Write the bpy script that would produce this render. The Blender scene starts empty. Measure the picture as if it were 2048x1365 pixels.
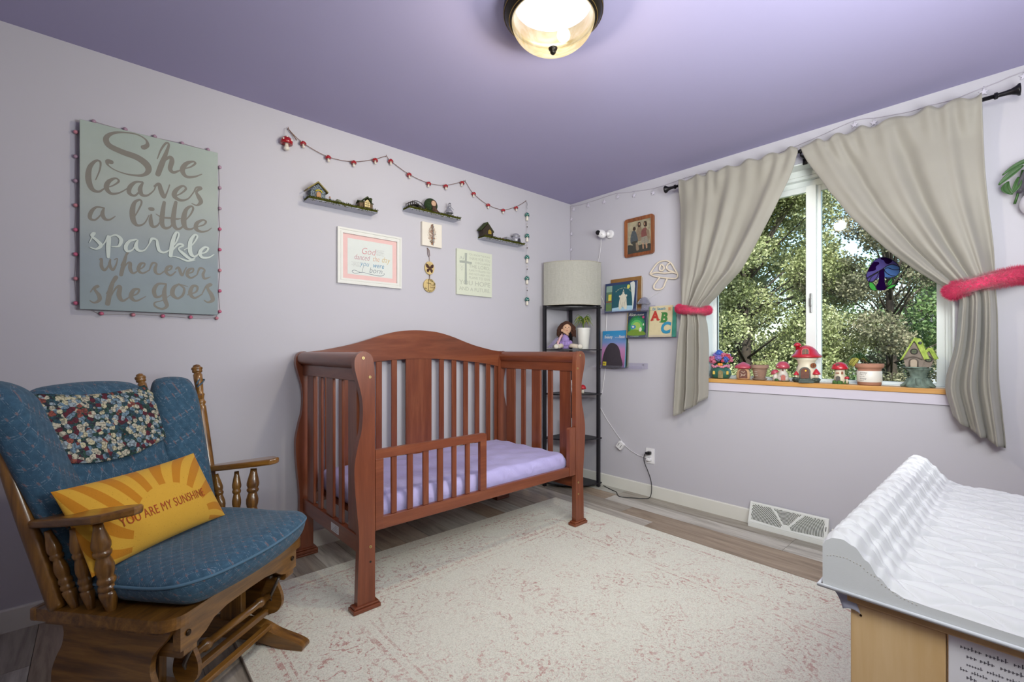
import bpy, math, random
import numpy as np
from mathutils import Matrix, Vector
random.seed(7)
PI = math.pi
D = bpy.data
SC = bpy.context.scene
COL = SC.collection

# ---------------------------------------------------------------- camera
cam_data = D.cameras.new('camera')
cam = D.objects.new('camera', cam_data)
COL.objects.link(cam)
cam.location = (-3.1665, -2.723, 1.1271)
cam.rotation_euler = (PI / 2, 0, math.radians(47.952 - 90))
cam_data.sensor_width = 36
cam_data.lens = 36 * 920.1 / 2048
cam_data.shift_y = 0.0091
cam_data.clip_start = 0.02
cam_data.clip_end = 300
SC.camera = cam

# ---------------------------------------------------------------- view
SC.view_settings.view_transform = 'Standard'
SC.view_settings.look = 'None'
SC.view_settings.exposure = 0.0
SC.view_settings.gamma = 1.0
SC.view_settings.use_curve_mapping = False
SC.cycles.max_bounces = 9
SC.cycles.diffuse_bounces = 5
SC.cycles.glossy_bounces = 3
SC.cycles.transparent_max_bounces = 10
SC.cycles.caustics_reflective = False
SC.cycles.caustics_refractive = False
SC.cycles.sample_clamp_indirect = 4.0
SC.cycles.use_denoising = True

# ---------------------------------------------------------------- sky and sun
world = D.worlds.new('sky')
SC.world = world
world.use_nodes = True
wn = world.node_tree
wn.nodes.clear()
sky = wn.nodes.new('ShaderNodeTexSky')
sky.sky_type = 'NISHITA'
sky.sun_disc = False
sky.sun_elevation = math.radians(48)
sky.sun_rotation = math.radians(250)
sky.air_density = 1.0
sky.dust_density = 1.5
bg = wn.nodes.new('ShaderNodeBackground')
bg.inputs[1].default_value = 0.45
wo = wn.nodes.new('ShaderNodeOutputWorld')
wn.links.new(sky.outputs[0], bg.inputs[0])
wn.links.new(bg.outputs[0], wo.inputs[0])

def add_light(name, kind, loc, rot, energy, color=(1, 1, 1), **kw):
    l = D.lights.new(name, kind)
    l.energy = energy
    l.color = color
    for k, v in kw.items():
        setattr(l, k, v)
    o = D.objects.new(name, l)
    o.location = loc
    o.rotation_euler = rot
    COL.objects.link(o)
    return o

# the sun stands high behind the house and lights the trees, not the room
def aim(loc, target):
    return (Vector(target) - Vector(loc)).to_track_quat('-Z', 'Y').to_euler()

add_light('sun', 'SUN', (-5, -4, 12), aim((-6, -5, 9), (0, 0, 0)), 8.5, (1.0, 0.97, 0.90), angle=math.radians(1.0))
# soft fill added to brighten the room, unseen behind and above the camera
add_light('fill_light', 'AREA', (-3.1, -3.0, 2.05), aim((-3.1, -3.0, 2.05), (-.25, -1.2, .8)), 29, (0.955, 1.0, 0.96),
          shape='RECTANGLE', size=1.0, size_y=0.6, spread=math.radians(112))
add_light('bounce_light', 'AREA', (-1.8, -3.0, 1.5), aim((-1.8, -3.0, 1.5), (-1.3, -1.6, 2.44)), 60, (0.955, 1.0, 0.97),  # second added area light, out of view, aimed up to brighten the ceiling
          shape='RECTANGLE', size=1.2, size_y=0.5)

# ---------------------------------------------------------------- mesh helpers
def lin(h):
    h = h.lstrip('#')
    r = []
    for i in (0, 2, 4):
        c = int(h[i:i + 2], 16) / 255
        r.append(c / 12.92 if c <= 0.04045 else ((c + 0.055) / 1.055) ** 2.4)
    return (r[0], r[1], r[2], 1.0)

class MB:
    def __init__(s):
        s.v = []; s.f = []; s.m = []; s.s = []; s.uv = {}
        s.M = Matrix.Identity(4); s.mi = 0; s.sm = False
    def at(s, loc=(0, 0, 0), rot=(0, 0, 0), scale=(1, 1, 1)):
        from mathutils import Euler
        s.M = Matrix.Translation(loc) @ Euler(rot).to_matrix().to_4x4() @ Matrix.Diagonal((*scale, 1))
        return s
    def mat(s, mi, sm=None):
        s.mi = mi
        if sm is not None: s.sm = sm
        return s
    def add(s, vs, fs, sm=None, uvs=None):
        b = len(s.v)
        M = s.M
        s.v.extend([tuple(M @ Vector(p)) for p in vs])
        for k, f in enumerate(fs):
            if uvs is not None:
                s.uv[len(s.f)] = [uvs[i] for i in f]
            s.f.append(tuple(i + b for i in f))
            s.m.append(s.mi)
            s.s.append(s.sm if sm is None else sm)
        return s
    def box(s, x0, x1, y0, y1, z0, z1):
        return s.add([(x0, y0, z0), (x1, y0, z0), (x1, y1, z0), (x0, y1, z0), (x0, y0, z1), (x1, y0, z1), (x1, y1, z1), (x0, y1, z1)],
                     [(0, 3, 2, 1), (4, 5, 6, 7), (0, 1, 5, 4), (1, 2, 6, 5), (2, 3, 7, 6), (3, 0, 4, 7)], False)
    def cbox(s, c, d):
        return s.box(c[0] - d[0] / 2, c[0] + d[0] / 2, c[1] - d[1] / 2, c[1] + d[1] / 2, c[2] - d[2] / 2, c[2] + d[2] / 2)
    def prism(s, poly, plane, a, b, smooth_sides=False):
        # poly: 2D outline; plane xy / xz / yz; extruded from a to b along the third axis
        n = len(poly)
        def P(p, t):
            return {'xy': (p[0], p[1], t), 'xz': (p[0], t, p[1]), 'yz': (t, p[0], p[1])}[plane]
        vs = [P(p, a) for p in poly] + [P(p, b) for p in poly]
        s.add(vs, [tuple(range(n)), tuple(range(2 * n - 1, n - 1, -1))], False)
        s.add(vs, [(i, i + n, (i + 1) % n + n, (i + 1) % n) for i in range(n)], smooth_sides)
        return s
    def tube(s, pts, r, n=8, closed=False, sm=True, flat=1.0):
        pts = [Vector(p) for p in pts]
        m = len(pts)
        rr = r if isinstance(r, (list, tuple)) else [r] * m
        vs = []
        up = None
        for i, p in enumerate(pts):
            a = pts[(i - 1) % m] if (closed or i > 0) else p
            b = pts[(i + 1) % m] if (closed or i < m - 1) else p
            t = (b - a)
            if t.length < 1e-9: t = Vector((0, 0, 1))
            t.normalize()
            if up is None:
                up = Vector((0, 0, 1)) if abs(t.z) < 0.9 else Vector((1, 0, 0))
            x = up - t * up.dot(t)
            if x.length < 1e-6: x = t.orthogonal()
            x.normalize(); y = t.cross(x); up = x
            for k in range(n):
                an = 2 * PI * k / n
                vs.append(p + x * (math.cos(an) * rr[i]) + y * (math.sin(an) * rr[i] * flat))
        fs = []
        for i in range(m if closed else m - 1):
            for k in range(n):
                j = (i + 1) % m
                fs.append((i * n + k, i * n + (k + 1) % n, j * n + (k + 1) % n, j * n + k))
        s.add(vs, fs, sm)
        if not closed:
            b = len(s.v) - len(vs)
            s.f.append(tuple(b + k for k in reversed(range(n)))); s.m.append(s.mi); s.s.append(False)
            s.f.append(tuple(b + (m - 1) * n + k for k in range(n))); s.m.append(s.mi); s.s.append(False)
        return s
    def lathe(s, prof, n=20, c=(0, 0, 0), sm=True, caps=True, wob=None):
        vs = []
        for r, z in prof:
            for k in range(n):
                a = 2 * PI * k / n
                q = r * (1 + (wob(a, z) if wob else 0))
                vs.append((c[0] + q * math.cos(a), c[1] + q * math.sin(a), c[2] + z))
        fs = []
        m = len(prof)
        for i in range(m - 1):
            for k in range(n):
                fs.append((i * n + k, i * n + (k + 1) % n, (i + 1) * n + (k + 1) % n, (i + 1) * n + k))
        s.add(vs, fs, sm)
        if caps:
            b = len(s.v) - len(vs)
            if prof[0][0] > 1e-5:
                s.f.append(tuple(b + k for k in reversed(range(n)))); s.m.append(s.mi); s.s.append(False)
            if prof[-1][0] > 1e-5:
                s.f.append(tuple(b + (m - 1) * n + k for k in range(n))); s.m.append(s.mi); s.s.append(False)
        return s
    def lathe_axis(s, prof, p0, p1, n=12):
        # profile (r, t 0..1) along the segment p0 -> p1
        p0 = Vector(p0); p1 = Vector(p1)
        return s.tube([p0.lerp(p1, t) for r, t in prof], [max(r, 1e-4) for r, t in prof], n)
    def ell(s, c, r, nu=14, nv=9, rot=None):
        vs = []
        R = rot or Matrix.Identity(3)
        for i in range(nv + 1):
            th = PI * i / nv
            for k in range(nu):
                a = 2 * PI * k / nu
                vs.append(Vector(c) + R @ Vector((r[0] * math.sin(th) * math.cos(a), r[1] * math.sin(th) * math.sin(a), r[2] * math.cos(th))))
        fs = [(i * nu + k, (i + 1) * nu + k, (i + 1) * nu + (k + 1) % nu, i * nu + (k + 1) % nu) for i in range(nv) for k in range(nu)]
        return s.add(vs, fs, True)
    def grid(s, fn, nu, nv, closed_u=False, sm=True, uv=True):
        vs = []; uvs = []
        for j in range(nv + 1):
            for i in range(nu + (0 if closed_u else 1)):
                vs.append(fn(i / nu, j / nv)); uvs.append((i / nu, j / nv))
        w = nu if closed_u else nu + 1
        fs = []
        for j in range(nv):
            for i in range(nu):
                i2 = (i + 1) % w if closed_u else i + 1
                fs.append((j * w + i, j * w + i2, (j + 1) * w + i2, (j + 1) * w + i))
        return s.add(vs, fs, sm, uvs if uv else None)
    def stroke(s, pts, fn, sub=6, k=1.0, eps=3e-6):
        # brush stroke: flat list x,y,w ... drawn as a ribbon, fn maps (x, y) to 3D
        P = [(pts[i], pts[i + 1], pts[i + 2] * k) for i in range(0, len(pts), 3)]
        Q = [P[0]] + P + [P[-1]]
        C = []
        for i in range(1, len(Q) - 2):
            for t in range(sub):
                t /= sub
                a = []
                for d in range(3):
                    p0, p1, p2, p3 = Q[i - 1][d], Q[i][d], Q[i + 1][d], Q[i + 2][d]
                    a.append(0.5 * ((2 * p1) + (-p0 + p2) * t + (2 * p0 - 5 * p1 + 4 * p2 - p3) * t * t + (-p0 + 3 * p1 - 3 * p2 + p3) * t ** 3))
                C.append(a)
        C.append(list(P[-1]))
        vs = []
        n = len(C)
        for i, (x, y, w) in enumerate(C):
            a = C[max(i - 1, 0)]; b = C[min(i + 1, n - 1)]
            dx, dy = b[0] - a[0], b[1] - a[1]
            l = math.hypot(dx, dy) or 1
            w = max(w, 0.0004) / 2
            e = i * eps
            for p in (fn(x - dy / l * w, y + dx / l * w), fn(x + dy / l * w, y - dx / l * w)): vs.append((p[0], p[1] - e, p[2]))
        s.add(vs, [(2 * i, 2 * i + 1, 2 * i + 3, 2 * i + 2) for i in range(n - 1)], False)
        for q_, (x, y, w) in enumerate((C[0], C[-1])):
            e = (n + 6 + q_ * 8) * eps
            w = max(w, 0.0004) / 2
            P_ = [fn(x + w * math.cos(2 * PI * q / 10), y + w * math.sin(2 * PI * q / 10)) for q in range(10)]
            s.add([(p[0], p[1] - e, p[2]) for p in P_], [tuple(range(10))], False)
        return s
    def scribble(s, fn, x, y, w, h, seed=0):
        # print too small to read: short uneven word marks
        r = random.Random(seed); a = x
        while a < x + w:
            l = min(r.uniform(1.2, 4.0) * h, x + w - a)
            b = a
            while b < a + l - .3 * h:
                hh = h * r.choice((.6, .6, 1.0)); t_ = h * .22
                s.add([fn(b, y), fn(b + t_, y), fn(b + t_, y + hh), fn(b, y + hh)], [(0, 1, 2, 3)], False)
                s.add([fn(b + t_, y + h * .25), fn(b + h * .5, y + h * .25), fn(b + h * .5, y + h * .42), fn(b + t_, y + h * .42)], [(0, 1, 2, 3)], False)
                b += h * .62
            a += l + .7 * h
        return s
    def text(s, txt, fn, size=1.0, x=0, y=0, align='LEFT', xs=1.0, shear=0.0, bold=0.0, sp=1.0):
        vs, fs = text_mesh(txt, align, shear, bold, sp)
        s.add([fn(x + a * size * xs, y + b * size) for a, b in vs], fs, False)
        return s
    def build(s, name, mats, parent=None, bevel=0.0, seg=2, subsurf=0, solid=0.0, loc=None, weld=False):
        me = D.meshes.new(name)
        me.from_pydata(s.v, [], s.f)
        mats = mats if isinstance(mats, (list, tuple)) else [mats]
        for m in mats: me.materials.append(m)
        me.polygons.foreach_set('material_index', s.m)
        me.polygons.foreach_set('use_smooth', s.s)
        if s.uv:
            ul = me.uv_layers.new(name='UVMap')
            for fi, uvs in s.uv.items():
                p = me.polygons[fi]
                for k, li in enumerate(p.loop_indices): ul.data[li].uv = uvs[k]
        me.update()
        o = D.objects.new(name, me)
        COL.objects.link(o)
        if parent: o.parent = parent
        if loc: o.location = loc
        if weld:
            w = o.modifiers.new('weld', 'WELD'); w.merge_threshold = 1e-5
        if solid:
            sm_ = o.modifiers.new('solid', 'SOLIDIFY'); sm_.thickness = solid; sm_.offset = 0
        if bevel:
            b = o.modifiers.new('bevel', 'BEVEL'); b.width = bevel; b.segments = seg; b.limit_method = 'ANGLE'; b.angle_limit = math.radians(40)
        if subsurf:
            q = o.modifiers.new('sub', 'SUBSURF'); q.levels = subsurf; q.render_levels = subsurf
        return o

_tc = {}
def text_mesh(txt, align='LEFT', shear=0.0, bold=0.0, sp=1.0):
    k = (txt, align, shear, bold, sp)
    if k in _tc: return _tc[k]
    cu = D.curves.new('lettering', 'FONT')
    cu.body = txt; cu.size = 1; cu.align_x = align; cu.shear = shear; cu.offset = bold; cu.resolution_u = 3; cu.space_character = sp
    ob = D.objects.new('lettering', cu)
    COL.objects.link(ob)
    dg = bpy.context.evaluated_depsgraph_get()
    dg.update()
    me = D.meshes.new_from_object(ob.evaluated_get(dg))
    vs = [(v.co.x, v.co.y) for v in me.vertices]
    fs = [tuple(p.vertices) for p in me.polygons]
    D.objects.remove(ob); D.curves.remove(cu); D.meshes.remove(me)
    _tc[k] = (vs, fs)
    return _tc[k]

def thing(name, label, cat, loc=(0, 0, 0), rotz=0.0, group=None):
    o = D.objects.new(name, None)
    o.empty_display_size = 0.05
    COL.objects.link(o)
    o.location = loc; o.rotation_euler = (0, 0, rotz)
    return tag(o, label, cat, group)
def tag(o, label, cat, group=None, kind=None):
    if label: o['label'] = label
    if cat: o['category'] = cat
    if group: o['group'] = group
    if kind: o['kind'] = kind
    return o
def struct(o, label=None):
    o['kind'] = 'structure'
    if label: o['label'] = label
    return o
def copy_tree(o, parent=None):
    c = o.copy(); COL.objects.link(c); c.parent = parent
    for ch in list(o.children): copy_tree(ch, c)
    return c
WR = -PI / 2      # things on the window wall are built facing -y and turned by this
def XZ(y=0.0, ox=0.0, oz=0.0, k=1.0):
    return lambda a, b: (ox + a * k, y, oz + b * k)
def rrect(x0, x1, y0, y1, r, n=4, corners=(1, 1, 1, 1)):
    P = []
    for i, (cx, cy, a) in enumerate(((x1 - r, y1 - r, 0), (x0 + r, y1 - r, 90), (x0 + r, y0 + r, 180), (x1 - r, y0 + r, 270))):
        if corners[i]:
            for k in range(n + 1):
                t = math.radians(a + 90 * k / n); P.append((cx + r * math.cos(t), cy + r * math.sin(t)))
        else:
            P.append(((x1, y1), (x0, y1), (x0, y0), (x1, y0))[i])
    return P

# ---------------------------------------------------------------- materials
class NT:
    def __init__(s, name):
        s.m = D.materials.new(name); s.m.use_nodes = True
        s.t = s.m.node_tree; s.n = s.t.nodes; s.l = s.t.links
        s.b = s.n['Principled BSDF']
        s.o = s.n['Material Output']
    def new(s, t, **kw):
        x = s.n.new('ShaderNode' + t)
        for k, v in kw.items(): setattr(x, k, v)
        return x
    def link(s, a, b): s.l.new(a, b); return s
    def coord(s, kind='Object', scale=(1, 1, 1), rot=(0, 0, 0)):
        c = s.new('TexCoord'); m = s.new('Mapping')
        m.inputs['Scale'].default_value = scale; m.inputs['Rotation'].default_value = rot
        s.link(c.outputs[kind], m.inputs[0]); return m.outputs[0]
    def noise(s, co, scale=5, detail=3, rough=0.55, dist=0.0):
        x = s.new('TexNoise'); x.inputs['Scale'].default_value = scale; x.inputs['Detail'].default_value = detail
        x.inputs['Roughness'].default_value = rough; x.inputs['Distortion'].default_value = dist
        s.link(co, x.inputs['Vector']); return x.outputs['Fac']
    def ramp(s, fac, stops, interp='LINEAR'):
        x = s.new('ValToRGB'); x.color_ramp.interpolation = interp
        e = x.color_ramp.elements
        while len(e) < len(stops): e.new(0.5)
        for k, (p, c) in enumerate(stops): e[k].position = p; e[k].color = lin(c) if isinstance(c, str) else (c, c, c, 1)
        s.link(fac, x.inputs[0]); return x.outputs[0]
    def math(s, op, a, b=None, c=None):
        x = s.new('Math', operation=op)
        for i, v in enumerate((a, b, c)):
            if v is None: continue
            if isinstance(v, (int, float)): x.inputs[i].default_value = v
            else: s.link(v, x.inputs[i])
        return x.outputs[0]
    def mix(s, fac, a, b, mode='MIX'):
        x = s.new('Mix', data_type='RGBA', blend_type=mode)
        for i, v in ((0, fac), (6, a), (7, b)):
            if isinstance(v, str): x.inputs[i].default_value = lin(v)
            elif isinstance(v, (int, float)): x.inputs[i].default_value = v if i == 0 else (v, v, v, 1)
            else: s.link(v, x.inputs[i])
        return x.outputs[2]
    def bump(s, h, strength=0.2, dist=0.002):
        x = s.new('Bump'); x.inputs['Strength'].default_value = strength; x.inputs['Distance'].default_value = dist
        s.link(h, x.inputs['Height']); s.link(x.outputs[0], s.b.inputs['Normal']); return s
    def base(s, c, rough=0.5, metal=0.0, spec=None, coat=None, sheen=None):
        if isinstance(c, str): s.b.inputs['Base Color'].default_value = lin(c)
        else: s.link(c, s.b.inputs['Base Color'])
        s.b.inputs['Roughness'].default_value = rough; s.b.inputs['Metallic'].default_value = metal
        if spec is not None: s.b.inputs['Specular IOR Level'].default_value = spec
        if coat is not None: s.b.inputs['Coat Weight'].default_value = coat; s.b.inputs['Coat Roughness'].default_value = 0.15
        if sheen is not None: s.b.inputs['Sheen Weight'].default_value = sheen
        return s

_pm = {}
def plain(c, rough=0.5, metal=0.0, var=0.08, scale=30, bump=0.0, spec=None, coat=None, sheen=None, name=None):
    k = (c, rough, metal, var, scale, bump, coat, sheen)
    if k in _pm: return _pm[k]
    t = NT(name or 'paint_' + c.lstrip('#'))
    co = t.coord()
    nz = t.noise(co, scale, 3)
    f = t.ramp(nz, [(0.3, 1 - var), (0.7, 1.0)])
    col = t.mix(1.0, c, f, 'MULTIPLY')
    t.base(col, rough, metal, spec, coat, sheen)
    if bump: t.bump(nz, bump, 0.002)
    _pm[k] = t.m
    return t.m

def wood(name, c0, c1, c2, axis='z', rough=0.35, scale=1.0, coat=0.2, per_object=0.0, contrast=1.0):
    t = NT(name)
    st = {'x': (1.2, 14, 14), 'y': (14, 1.2, 14), 'z': (14, 14, 1.2)}[axis]
    co = t.coord('Object', tuple(q * scale for q in st))
    if per_object:
        oi = t.new('ObjectInfo'); ad = t.new('VectorMath', operation='ADD'); sc = t.new('VectorMath', operation='SCALE')
        t.link(oi.outputs['Random'], sc.inputs[3]); sc.inputs[0].default_value = (37, 53, 71)
        t.link(co, ad.inputs[0]); t.link(sc.outputs[0], ad.inputs[1]); co = ad.outputs[0]
    n1 = t.noise(co, 1.0, 5, 0.6, 1.2)
    n2 = t.noise(co, 5.0, 4, 0.7, 0.4)
    f = t.math('ADD', t.math('MULTIPLY', n1, 0.7), t.math('MULTIPLY', n2, 0.3))
    col = t.ramp(f, [(0.5 - 0.16 / contrast, c0), (0.5, c1), (0.5 + 0.16 / contrast, c2)])
    if per_object:
        v = t.ramp(oi.outputs['Random'], [(0.0, 1 - per_object), (1.0, 1.0)])
        col = t.mix(1.0, col, v, 'MULTIPLY')
    t.base(col, rough, 0, None, coat)
    t.bump(n2, 0.06, 0.001)
    return t.m

def glass_mat(name, tint='ffffff', gloss=1.0, frost=0.0):
    # thin clear sheet: see-through with a fresnel reflection
    t = NT(name); t.n.remove(t.b)
    tr = t.new('BsdfTransparent'); tr.inputs[0].default_value = lin(tint)
    gl = t.new('BsdfGlossy'); gl.inputs['Roughness'].default_value = 0.02
    fr = t.new('Fresnel'); fr.inputs[0].default_value = 1.45
    mx = t.new('MixShader')
    ge = t.new('NewGeometry'); t.link(t.math('MULTIPLY', t.math('MULTIPLY', fr.outputs[0], gloss), t.math('SUBTRACT', 1.0, ge.outputs['Backfacing'])), mx.inputs[0]); t.link(tr.outputs[0], mx.inputs[1]); t.link(gl.outputs[0], mx.inputs[2])
    out = mx.outputs[0]
    if frost:
        df = t.new('BsdfDiffuse'); df.inputs[0].default_value = lin('c9ccd8')
        m2 = t.new('MixShader'); m2.inputs[0].default_value = frost
        t.link(out, m2.inputs[1]); t.link(df.outputs[0], m2.inputs[2]); out = m2.outputs[0]
    t.link(out, t.o.inputs[0])
    return t.m

def cushion(mb, W, Dp, ht, hb, eu, ev, nu=40, nv=40, corner=.06, extra=None, power=2.0, uv=True):
    """soft slab centred on the origin: half sizes W, Dp, puff heights ht above and hb below the seam"""
    for top in (1, 0):
        def fn(a, b):
            u = math.sin((a - .5) * PI); v = math.sin((b - .5) * PI)
            du = min(1, (1 - abs(u)) / eu); dv = min(1, (1 - abs(v)) / ev)
            k = ((1 - (1 - du) ** power) ** (1 / power)) * ((1 - (1 - dv) ** power) ** (1 / power))
            x = u * W * (1 - corner * v ** 10); y = v * Dp * (1 - corner * u ** 10)
            z = (ht if top else -hb) * k
            return extra(x, y, z, top) if extra else (x, y, z)
        mb.grid(fn, nu, nv, uv=uv)
    return mb
# ================================================================ the room
H = 2.44
XL, YB = -4.05, -3.15     # far ends of the room behind the camera

def wall_mat(name, c, bump=0.05):
    t = NT(name)
    co = t.coord('Object')
    n1 = t.noise(co, 1.3, 3); n2 = t.noise(co, 260, 2)
    col = t.mix(1.0, c, t.ramp(n1, [(0.3, 0.97), (0.7, 1.0)]), 'MULTIPLY')
    t.base(col, 0.62, 0, 0.35); t.bump(n2, bump, 0.001)
    return t.m
M_WALL = wall_mat('lavender_wall_paint', 'bdbac2')
M_CEIL = wall_mat('purple_ceiling_paint', 'a19bbd')
M_TRIMW = plain('dcdad2', 0.45, var=0.04, scale=6)
M_VINYL = plain('e9ecea', 0.35, var=0.03, scale=4)

# subfloor with the planks laid on it
mb = MB(); mb.box(XL, 0.0, YB, 0.0, -0.12, -0.012)
floor = struct(mb.build('floor', plain('3c3733', 0.8)), 'grey-brown wood plank floor')
t = NT('weathered_plank')
oi = t.new('ObjectInfo')
sc_ = t.new('VectorMath', operation='SCALE'); sc_.inputs[0].default_value = (31, 57, 13); t.link(oi.outputs['Random'], sc_.inputs[3])
ad = t.new('VectorMath', operation='ADD'); t.link(t.coord('Object', (11, 1.1, 5)), ad.inputs[0]); t.link(sc_.outputs[0], ad.inputs[1])
n1 = t.noise(ad.outputs[0], 1.0, 6, 0.62, 1.8); n2 = t.noise(ad.outputs[0], 7, 4, 0.7, 0.3)
g = t.ramp(t.math('ADD', t.math('MULTIPLY', n1, .75), t.math('MULTIPLY', n2, .25)),
           [(0.33, '8f8a82'), (0.46, 'b6b1a8'), (0.55, 'cac6bd'), (0.68, 'dad7cf')])
v = t.ramp(oi.outputs['Random'], [(0.0, 'cdb9a6'), (0.3, 'ffffff'), (0.55, 'c2b6ab'), (0.8, 'e6e8e6'), (1.0, 'a99a8c')])
t.base(t.mix(1.0, g, v, 'MULTIPLY'), 0.42, 0, 0.4); t.bump(n2, 0.1, 0.001)
M_PLANK = t.m
pw = 0.152
rows = int(abs(XL) / pw) + 1
plank_meshes = {}
rnd = random.Random(3)
for r in range(rows):
    x1 = -r * pw - 0.001; x0 = max(XL, -(r + 1) * pw + 0.001)
    y = 0.0
    first = rnd.choice([0.35, 0.6, 0.85, 1.1])
    while y > YB + 0.02:
        ln = min(first if y == 0 else 1.22, y - YB)
        key = (round(x1 - x0, 3), round(ln, 3))
        if key not in plank_meshes:
            b = MB(); b.box(0, x1 - x0, -ln + 0.002, 0, -0.012, 0)
            plank_meshes[key] = b.build('plank', M_PLANK, floor, loc=(x0, y, 0)); o = plank_meshes[key]
        else:
            o = plank_meshes[key].copy(); COL.objects.link(o); o.parent = floor; o.location = (x0, y, 0)
        y -= ln

mb = MB(); mb.box(XL - .12, 0.20, YB - .12, 0.12, H, H + 0.12)
struct(mb.build('ceiling', M_CEIL), 'purple painted ceiling')
mb = MB(); mb.box(XL - .12, 0.20, 0.0, 0.12, -0.12, H)
struct(mb.build('wall_left', M_WALL), 'lavender wall behind the cot and the rocking chair')
# window wall: opening y -2.465..-1.233, z .905..2.262
WY0, WY1, WZ0, WZ1 = -2.500, -1.233, 0.905, 2.262
mb = MB()
mb.box(0, .20, WY1, 0, -0.12, H); mb.box(0, .20, YB - .12, WY0, -0.12, H)
mb.box(0, .20, WY0, WY1, -0.12, WZ0); mb.box(0, .20, WY0, WY1, WZ1, H)
struct(mb.build('wall_right', M_WALL), 'lavender wall with the window')
mb = MB(); mb.box(XL - .12, 0.20, YB - .12, YB, -0.12, H)
struct(mb.build('wall_rear', M_WALL), 'lavender wall behind the camera')
mb = MB(); mb.box(XL - .12, XL, YB, 0, -0.12, H)
struct(mb.build('wall_near', M_WALL), 'lavender wall at the near end of the room')

BB = [(0, 0), (-.012, 0), (-.012, .086), (-.008, .0915), (0, .0915)]
mb = MB(); mb.prism([(p[0] * 1, p[1]) for p in BB], 'yz', XL, 0.0)
struct(mb.build('baseboard_left', M_TRIMW), 'off-white baseboard along the cot wall')
mb = MB(); mb.prism(BB, 'xz', -1.535, -0.012); mb.prism(BB, 'xz', YB, -1.985)
struct(mb.build('baseboard_right', M_TRIMW), 'off-white baseboard along the window wall')

# ---------------------------------------------------------------- window
win = D.objects.new('window_1', None); COL.objects.link(win); struct(win, 'white sliding window with two panes')
mb = MB()
x0, x1 = 0.105, 0.185
fy0, fy1 = WY0, WY1
gz0, gz1 = 0.947, 2.116
mb.box(x0, x1, fy1 - .012, fy1, WZ0, WZ1)          # jambs
mb.box(x0 + .012, x1 - .001, fy1 - .018, fy1 - .012, WZ0, WZ1)
mb.box(x0, x1, fy0, fy0 + .022, WZ0, WZ1); mb.box(x0 + .012, x1 - .001, fy0 + .022, fy0 + .034, WZ0, WZ1); mb.box(x0 + .024, x1 - .002, fy0 + .034, fy0 + .046, WZ0, WZ1)
mb.box(x0 + .001, x1 - .002, fy0 + .022, fy1 - .012, WZ0, .935)
mb.box(x0 + .001, x1 - .002, fy0 + .022, fy1 - .012, 2.215, WZ1)
mb.box(x0 + .008, x1 - .003, fy0 + .022, fy1 - .012, 2.195, 2.215)
mb.box(x0 + .048, x1 - .004, fy0 + .022, fy1 - .012, 2.153, 2.195)
mb.build('window_frame', M_VINYL, win, bevel=.002)
mb = MB()
mb.box(0.001, x0, WY1 - .010, WY1 - .0005, .9326, WZ1); mb.box(0.001, x0, WY0 + .0005, WY0 + .010, .9326, WZ1); mb.box(0.001, x0, WY0, WY1, WZ1 - .010, WZ1 - .0005)
mb.build('jamb_liner', M_VINYL, win, bevel=.002)
def sash(x, ya, yb, fw0, fw1, name='sash'):
    b = MB()
    b.box(x, x + .028, ya, ya + fw0, gz0 - .012, 2.152); b.box(x, x + .028, yb - fw1, yb, gz0 - .012, 2.152)
    b.box(x, x + .028, ya + fw0, yb - fw1, gz0 - .012, gz0 + .004); b.box(x, x + .028, ya + fw0, yb - fw1, gz1, 2.152)
    o = b.build(name, M_VINYL, win, bevel=.002)
    g_ = MB(); g_.box(x + .014, x + .018, ya + fw0 * .6, yb - fw1 * .6, gz0, gz1 + .01)
    g_.build('pane', M_GLASS, o)
    return o
M_GLASS = glass_mat('window_glass', 'f4f8f5', 1.0)
s1 = sash(0.122, -1.872, -1.250, 0.054, 0.014)
s2 = sash(0.152, -2.456, -1.842, 0.038, 0.050)
mb = MB(); mb.box(0.110, 0.122, -1.852, -1.842, 1.36, 1.48); mb.box(.104, .112, -1.854, -1.840, 1.40, 1.45)
mb.build('latch', plain('8b8c8c', .35, .6), s1, bevel=.002)
mb = MB(); mb.box(.121, .124, -1.268, -1.263, gz0 + .01, gz1); mb.build('gasket', plain('2b2c2e', .6), s1)
# wooden sill and painted apron
mb = MB(); mb.box(-0.022, 0.0, -2.508, -1.226, 0.9055, 0.9325); mb.box(0.0, 0.105, WY0 + .0005, WY1 - .0005, 0.9055, 0.9325)
tr1 = struct(mb.build('trim_1', wood('sill_wood', 'b07a3c', 'c8924e', 'd6a562', 'y', .4), bevel=.004), 'honey-coloured wooden window sill')
mb = MB(); mb.box(-0.012, -0.0005, -2.508, -1.226, 0.852, 0.905)
struct(mb.build('trim_2', wall_mat('lavender_trim_paint', 'cdc7d4')), 'pale lavender apron below the sill')

# vent register on the wall foot: wedge box with arc louvres
vent = thing('vent_register', 'white metal floor-level vent register with curved slots below the window', 'vent', (-0.0, -1.76, 0.0), WR)
M_VENT = plain('dfe1dd', .4, var=.03)
M_DARKV = plain('55584f', .7)
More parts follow.
